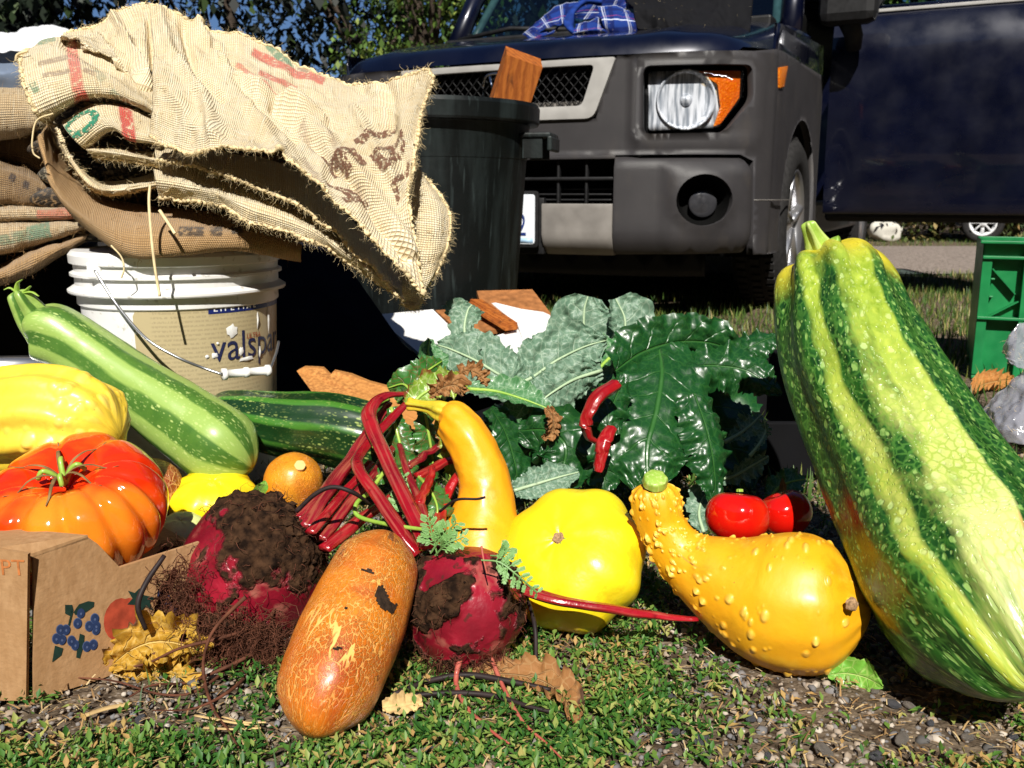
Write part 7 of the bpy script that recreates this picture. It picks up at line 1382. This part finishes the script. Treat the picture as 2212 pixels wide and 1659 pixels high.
k = Mat('clear crumpled film', .08, .5); tr = k.n('BsdfTransparent', {'Color': (.70, .70, .76, 1)}); q = k.t.nodes.new('ShaderNodeBsdfGlossy'); q.inputs['Roughness'].default_value = .12
bn = k.t.nodes.new('ShaderNodeBump'); bn.inputs['Distance'].default_value = .01; k.t.links.new(k.noise(26, 4, dist=1.), bn.inputs['Height']); k.t.links.new(bn.outputs[0], q.inputs['Normal']); mx = k.t.nodes.new('ShaderNodeMixShader'); k.t.links.new(k.math('MULTIPLY', k.math('ADD', k.n('Fresnel', {'IOR': 1.45}), .38), k.math('SUBTRACT', 1, k.n('NewGeometry', {}, 'Backfacing'))), mx.inputs[0]); k.t.links.new(tr, mx.inputs[1]); k.t.links.new(q.outputs[0], mx.inputs[2]); m2 = k.t.nodes.new('ShaderNodeMixShader'); m2.inputs[0].default_value = .22; k.t.links.new(mx.outputs[0], m2.inputs[1]); k.t.links.new(k.n('BsdfDiffuse', {'Color': (.8, .8, .85, 1)}), m2.inputs[2]); k.t.links.new(m2.outputs[0], k.t.nodes['Material Output'].inputs[0]); M_FILM = k.m
t = thing('plastic_bag', 'clear crumpled plastic bag of purple produce behind the marrow at the right edge', 'bag', at(2190, 900, 1.66)*[1, 1, 0])
sheet('film', [[(2240, 690, 1.84), (2205, 700, 1.80), (2178, 735, 1.79), (2172, 760, 1.80)], [(2280, 790, 1.70), (2240, 800, 1.68), (2200, 800, 1.70), (2182, 790, 1.72)]], M_FILM, t, 60, 50, wr=.014, wsc=16, edges='', fray=2, seed=61, thick=.0008)
sheet('film', [[(2300, 770, 1.72), (2220, 800, 1.71), (2160, 850, 1.71), (2110, 905, 1.72)], [(2320, 860, 1.64), (2240, 870, 1.62), (2180, 900, 1.62), (2130, 935, 1.65)], [(2330, 980, 1.57), (2260, 985, 1.56), (2200, 960, 1.57), (2150, 950, 1.65)]], M_FILM, t, 60, 80, wr=.010, wsc=20, edges='', fray=2, seed=62, thick=.0008)
M_PURP = plain('purple produce skin', (.15, .13, .24), .5, .4, .6, 20); M_DKG = plain('dark produce skin', (.02, .06, .03), .4, .4, .5, 20)
for i, (u, v, Y, r) in enumerate([(2210, 900, 1.68, 40), (2250, 940, 1.66, 50), (2270, 870, 1.68, 45), (2180, 890, 1.70, 26), (2230, 850, 1.70, 30)]):
    c = at(u, v, Y); veg_round('produce', c, (.3, .2, 1), r*mpp(c), [(.01, -.95), (.6, -.8), (1, 0), (.6, .8), (.01, .95)], [M_PURP, M_PURP, M_PURP, M_DKG, M_DKG][i], t, 24, 36, lambda A, T: (1+.05*np.cos(5*A), 0))
t = thing('dried_leaf', 'orange brown dry leaf on the ground between the crate and the plastic bag', 'leaf', at(2130, 830, 2.12)*[1, 1, 0]); leaf('blade', [(2100, 850, 2.06, 5), (2125, 830, 2.12, 22), (2160, 822, 2.15, 20), (2190, 818, 2.17, 4)], m_leaf('orange dry leaf', (.38, .14, .03), (.46, .20, .04), (.5, .3, .1), .8, 0, .003), t, .4, .4, .4, 5, .2, seed=71)
t = thing('dried_leaf', 'orange leaf scrap below the plastic bag at the right edge', 'leaf', at(2205, 930, 1.66)*[1, 1, 0]); leaf('blade', [(2190, 925, 1.70, 5), (2205, 935, 1.67, 18), (2225, 955, 1.62, 16), (2240, 970, 1.58, 4)], bpy.data.materials['orange dry leaf'], t, .4, .3, .3, 5, .2, seed=72)
# ============================================================ trailer beyond the road
t = thing('trailer', 'low dark utility trailer beyond the gravel road, seen under the open car door', 'trailer', (4.9, 9.0, 0)); c = at(2123, 484, 9.0); Mw = basis((-.45, -1, 0)); Rt = .185; c[2] = Rt
MB().lathe([(.11, -.07), (.165, -.07), (Rt, -.05), (Rt, .05), (.165, .07), (.122, .065), (.112, .03)], c, Mw, 48).build('wheel', M_RUB, t, True)
rm_ = MB().lathe([(.122, .062), (.112, .07), (.105, .03), (.095, .02)], c, Mw, 40)
for i in range(8): a = i*PI/4; d = Mw @ np.array([math.cos(a), math.sin(a), 0]); rm_.tube([c+Mw[:, 2]*.05+d*.02, c+Mw[:, 2]*.03+d*.10], [.014, .018], 6, flat=.5)
rm_.lathe([(.036, .03), (.036, .06), (.001, .062)], c, Mw, 16); rm_.build('rim', Mat('white steel rim', .4, .5).base((.72, .73, .75)), t, True)
box('bed', (c[0]+1.1, c[1]+.7, .45), (3.2, 1.2, .12), M_BLK, t, bev=.02); box('side_board', (c[0]+1.1, c[1]+.12, .66), (3.2, .05, .30), M_CLAD, t, bev=.01); box('fender', (c[0], c[1]-.02, .43), (.6, .22, .025), M_BLK, t, bev=.01)
for xx in (1.1, 1.9): box('bed_beam', (c[0]+xx, c[1]+.2, .34), (1.3, .06, .08), M_BLK, t, bev=.01)
# ============================================================ parked vehicle at the left with white tarp
t = thing('parked_truck', 'silver blue vehicle at the left edge behind the sacks', 'truck', (-2.9, 4.8, 0), R(12)); M_SBL = plain('silver blue paint', (.20, .25, .34), .25, .6, .12, 6, Metallic=.4, Coat_Weight=.8)
bm_ = [(-1.2, .35), (-1.2, .82), (-1.1, .95), (-.15, 1.02), (.25, 1.45), (1.9, 1.5), (2.3, 1.0), (2.4, .35)]
MB().disc_prism([(-x, z) for x, z in bm_], (0, 0, 0), (1, 0, 0), (0, 0, 1), (0, 1.6, 0)).build('body', M_SBL, t, local=True)
MB().disc_prism([(-.22, 1.06), (.2, 1.06), (.9, 1.06), (.9, 1.4), (.30, 1.4)], (-1.2, -.004, 0), (1, 0, 0), (0, 0, 1), (0, -.006, 0)).build('side_window', M_GLASS, t, local=True)
box('bumper', (1.24, .8, .45), (.12, 1.6, .18), M_BLK, t, bev=.03, local=True)
for xx in (.75, -1.75):
    for yy in (.04, 1.56): cw = np.array([xx, yy, .32]); wh = MB().lathe([(.01, -.1), (.28, -.1), (.32, -.06), (.32, .06), (.28, .1), (.2, .1), (.01, .08)], cw, basis((0, -1 if yy < 1 else 1, 0)), 36).build('wheel', M_RUB, t, True, local=True)
k = plain('white tarp plastic', (.78, .80, .84), .35, .5, .05, 20)
t = thing('tarp', 'crumpled white plastic tarp on top of the silver blue vehicle at the left edge', 'tarp', at(50, 100, 4.4))
sheet('film', [[(-80, 70, 4.7), (0, 70, 4.7), (60, 60, 4.7), (110, 60, 4.7), (160, 80, 4.7)], [(-80, 80, 4.45), (0, 82, 4.45), (60, 74, 4.45), (115, 72, 4.45), (165, 90, 4.5)], [(-80, 108, 4.38), (0, 108, 4.38), (60, 106, 4.38), (110, 108, 4.40), (160, 112, 4.45)]], k, t, 60, 90, wr=.03, wsc=5, edges='', fray=2, seed=63)
sheet('film', [[(-80, 106, 4.5), (40, 108, 4.5), (130, 106, 4.5)], [(-80, 150, 4.40), (40, 155, 4.40), (130, 150, 4.42)], [(-80, 200, 4.42), (40, 200, 4.42), (130, 196, 4.44)]], M_SBL, t, 40, 70, wr=.012, wsc=4, edges='', fray=2, seed=64)
# ============================================================ trees and brush
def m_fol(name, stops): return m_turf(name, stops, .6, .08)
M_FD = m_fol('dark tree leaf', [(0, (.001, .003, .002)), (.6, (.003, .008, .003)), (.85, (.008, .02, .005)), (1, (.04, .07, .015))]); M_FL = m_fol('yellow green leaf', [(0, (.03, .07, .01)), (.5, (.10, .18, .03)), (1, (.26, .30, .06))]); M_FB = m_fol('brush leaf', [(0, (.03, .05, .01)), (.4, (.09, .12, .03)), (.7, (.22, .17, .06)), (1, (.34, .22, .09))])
M_BARK = plain('tree bark', (.06, .045, .035), .9, .1, .4, 12, .01)
def tree(name, label, cat, x, y, h, r, z0, mat, n, ls, seed, group=None, lim=6, sq=1.):
    g = np.random.default_rng(seed); t = thing(name, label, cat, (x, y, 0), 0, group); mb = MB()
    top = h*.75; mb.tube(crom([(x, y, -.05), (x+.04*h*g.normal(), y, top*.4), (x+.06*h*g.normal(), y, top)], 10), np.linspace(.035*h*.6+.01, .01, 10), 8)
    cl = []
    for i in range(lim):
        a = g.uniform(0, 2*PI); z = z0+(h-z0)*g.uniform(.1, .8); rr = r*g.uniform(.4, .9)*math.sin(PI*min(.95, max(.15, (z-z0)/(h-z0+.01)))); e = np.array([x+rr*math.cos(a), y+rr*math.sin(a)*sq, z+.15*h*g.random()]); mb.tube(crom([(x, y, max(.1, z*.6)), ((x+e[0])/2, (y+e[1])/2, z*.85), e], 6), np.linspace(.012*h, .004, 6), 5); cl.append(e)
    mb.build('trunk', M_BARK, t, True)
    ncl = 26+lim; C = []
    for i in range(ncl):
        ph = g.uniform(0, 2*PI); u_ = g.uniform(-1, 1); q = np.array([math.cos(ph)*math.sqrt(1-u_*u_), math.sin(ph)*math.sqrt(1-u_*u_)*sq, u_])*g.uniform(.45, 1); C.append([x+q[0]*r, y+q[1]*r, (z0+h)/2+q[2]*(h-z0)/2])
    C = np.array(C+cl); ci = g.integers(0, len(C), n); sd = r*.24; P = C[ci]+g.normal(0, sd, (n, 3))*[1, sq, .8]; P[:, 2] = np.maximum(P[:, 2], .02)
    tb = np.clip(.45+.25*g.normal(size=n)+.25*g.normal(size=len(C))[ci], 0, 1)
    tv_ = np.array([(0, 0, 0), (-.3, .5, .1), (0, 1, 0), (.3, .5, .1)]); tf_ = np.array([(0, 3, 2, 1)])
    Rm = rots(n, g, 1.2); scat('crown', tv_, tf_, P, g.uniform(.6, 1.3, n)*ls, Rm, mat, tb, parent=t)
    del t['_m']; return t
dk = ['dense dark tree behind the top of the sack pile', 'dark tree with sky gaps left of the car roof', 'dark leafy tree at the top left corner', 'dark thicket tree behind the silver blue vehicle', 'dark tree behind the dark blue car hood', 'dark tree farther left behind the silver blue vehicle']
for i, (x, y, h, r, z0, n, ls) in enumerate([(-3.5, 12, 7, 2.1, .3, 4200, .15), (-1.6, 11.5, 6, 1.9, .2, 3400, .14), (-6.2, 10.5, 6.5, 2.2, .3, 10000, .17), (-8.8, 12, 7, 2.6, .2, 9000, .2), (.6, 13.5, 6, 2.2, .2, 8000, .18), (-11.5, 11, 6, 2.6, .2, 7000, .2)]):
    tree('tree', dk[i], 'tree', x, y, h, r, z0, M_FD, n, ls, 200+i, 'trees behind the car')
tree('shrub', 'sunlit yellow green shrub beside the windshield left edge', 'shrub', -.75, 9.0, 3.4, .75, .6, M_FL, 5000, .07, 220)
for i in range(9):
    tree('shrub', ['low dark shrub at the far left end of the thicket', 'low dark shrub behind the silver blue vehicle', 'low dark shrub behind the left sacks', 'low dark shrub behind the peak of the sack pile', 'low dark shrub left of the car hood', 'low dark shrub behind the car cabin', 'low dark shrub behind the car rear', 'low dark shrub behind the rear wheel', 'low dark shrub at the far right of the thicket'][i], 'shrub', -7+2.0*i+.3*math.sin(i*3), 10.6+.4*math.cos(i*5), (2.3+.5*math.sin(i*2.3)) if i not in (2, 3, 4) else 1.75, 1.2, .05, M_FD, 3200, .12, 240+i, 'dark shrubs under the trees')
for i in range(7):
    tree('bramble', ['tangled brown bramble nearest the car rear wheel beyond the road', 'brown bramble just right of the pale rubble heap', 'tall green and brown bramble between rubble and trailer wheel', 'bramble touching the trailer wheel on its left', 'bramble behind the trailer wheel', 'bramble just right of the trailer wheel', 'bramble at the right end of the road edge'][i], 'shrub', 2.5+.75*i, 9.6+.3*math.sin(i*2), .95+.2*math.sin(i*4), .6, .0, M_FB, 2600, .06, 260+i, 'brambles along the far road edge', 4)
for i, (x, y, h, r) in enumerate([(4.2, 13, 5, 2.2), (7.5, 13, 5.5, 2.4), (11, 13.5, 6, 2.6)]):
    tree('tree', ['green tree seen through the open door window', 'green tree right of the trailer', 'green tree at the far right beyond the trailer'][i], 'tree', x, y, h, r, .3, M_FL if i == 0 else M_FD, 6000, .17, 280+i, 'trees beyond the trailer')
t = tag(mk('white_rubble', *(lambda V, F: (V*(1+.3*fbm(V, 2, 3, 3))[:, None]*[.15, .12, .12]+at(1912, 498, 9.2), F))(*ico(3)), plain('pale rubble', (.60, .58, .52), .8, .2, .2, 6)), 'pale heap of rubble at the far road edge under the car door', 'rubble')
# woods behind and beside the viewpoint, added to block low sky and darken the car's paint
nA, nH = 160, 26; an = np.linspace(R(-62), R(242), nA); AA, HH = np.meshgrid(an, np.linspace(0, 1, nH)); rad = 22+2*vn(np.stack([np.cos(AA)*6, np.sin(AA)*6, HH*3], -1), 1, 3)+.9*fbm(np.stack([np.cos(AA)*30, np.sin(AA)*30, HH*9], -1), 1, 7, 3)
top_ = 13.0+1.5*vn(np.stack([np.cos(AA)*9, np.sin(AA)*9, 0*AA], -1), 1, 9); cc_ = np.stack([rad*np.cos(AA+PI), rad*np.sin(AA+PI)*1.0+3, HH*top_], -1)
o = mk('sky_block_woods', cc_.reshape(-1, 3), grid_faces(nH, nA), M_FD, kind='stuff', attrs={'tint': np.clip(.45+.5*fbm(cc_, 1.4, 3, 3), 0, 1).ravel()}); tag(o, 'unseen dark tree ring added around the viewpoint to block low sky light', 'woods')
for o in bpy.data.objects:
    if '_m' in o: del o['_m']
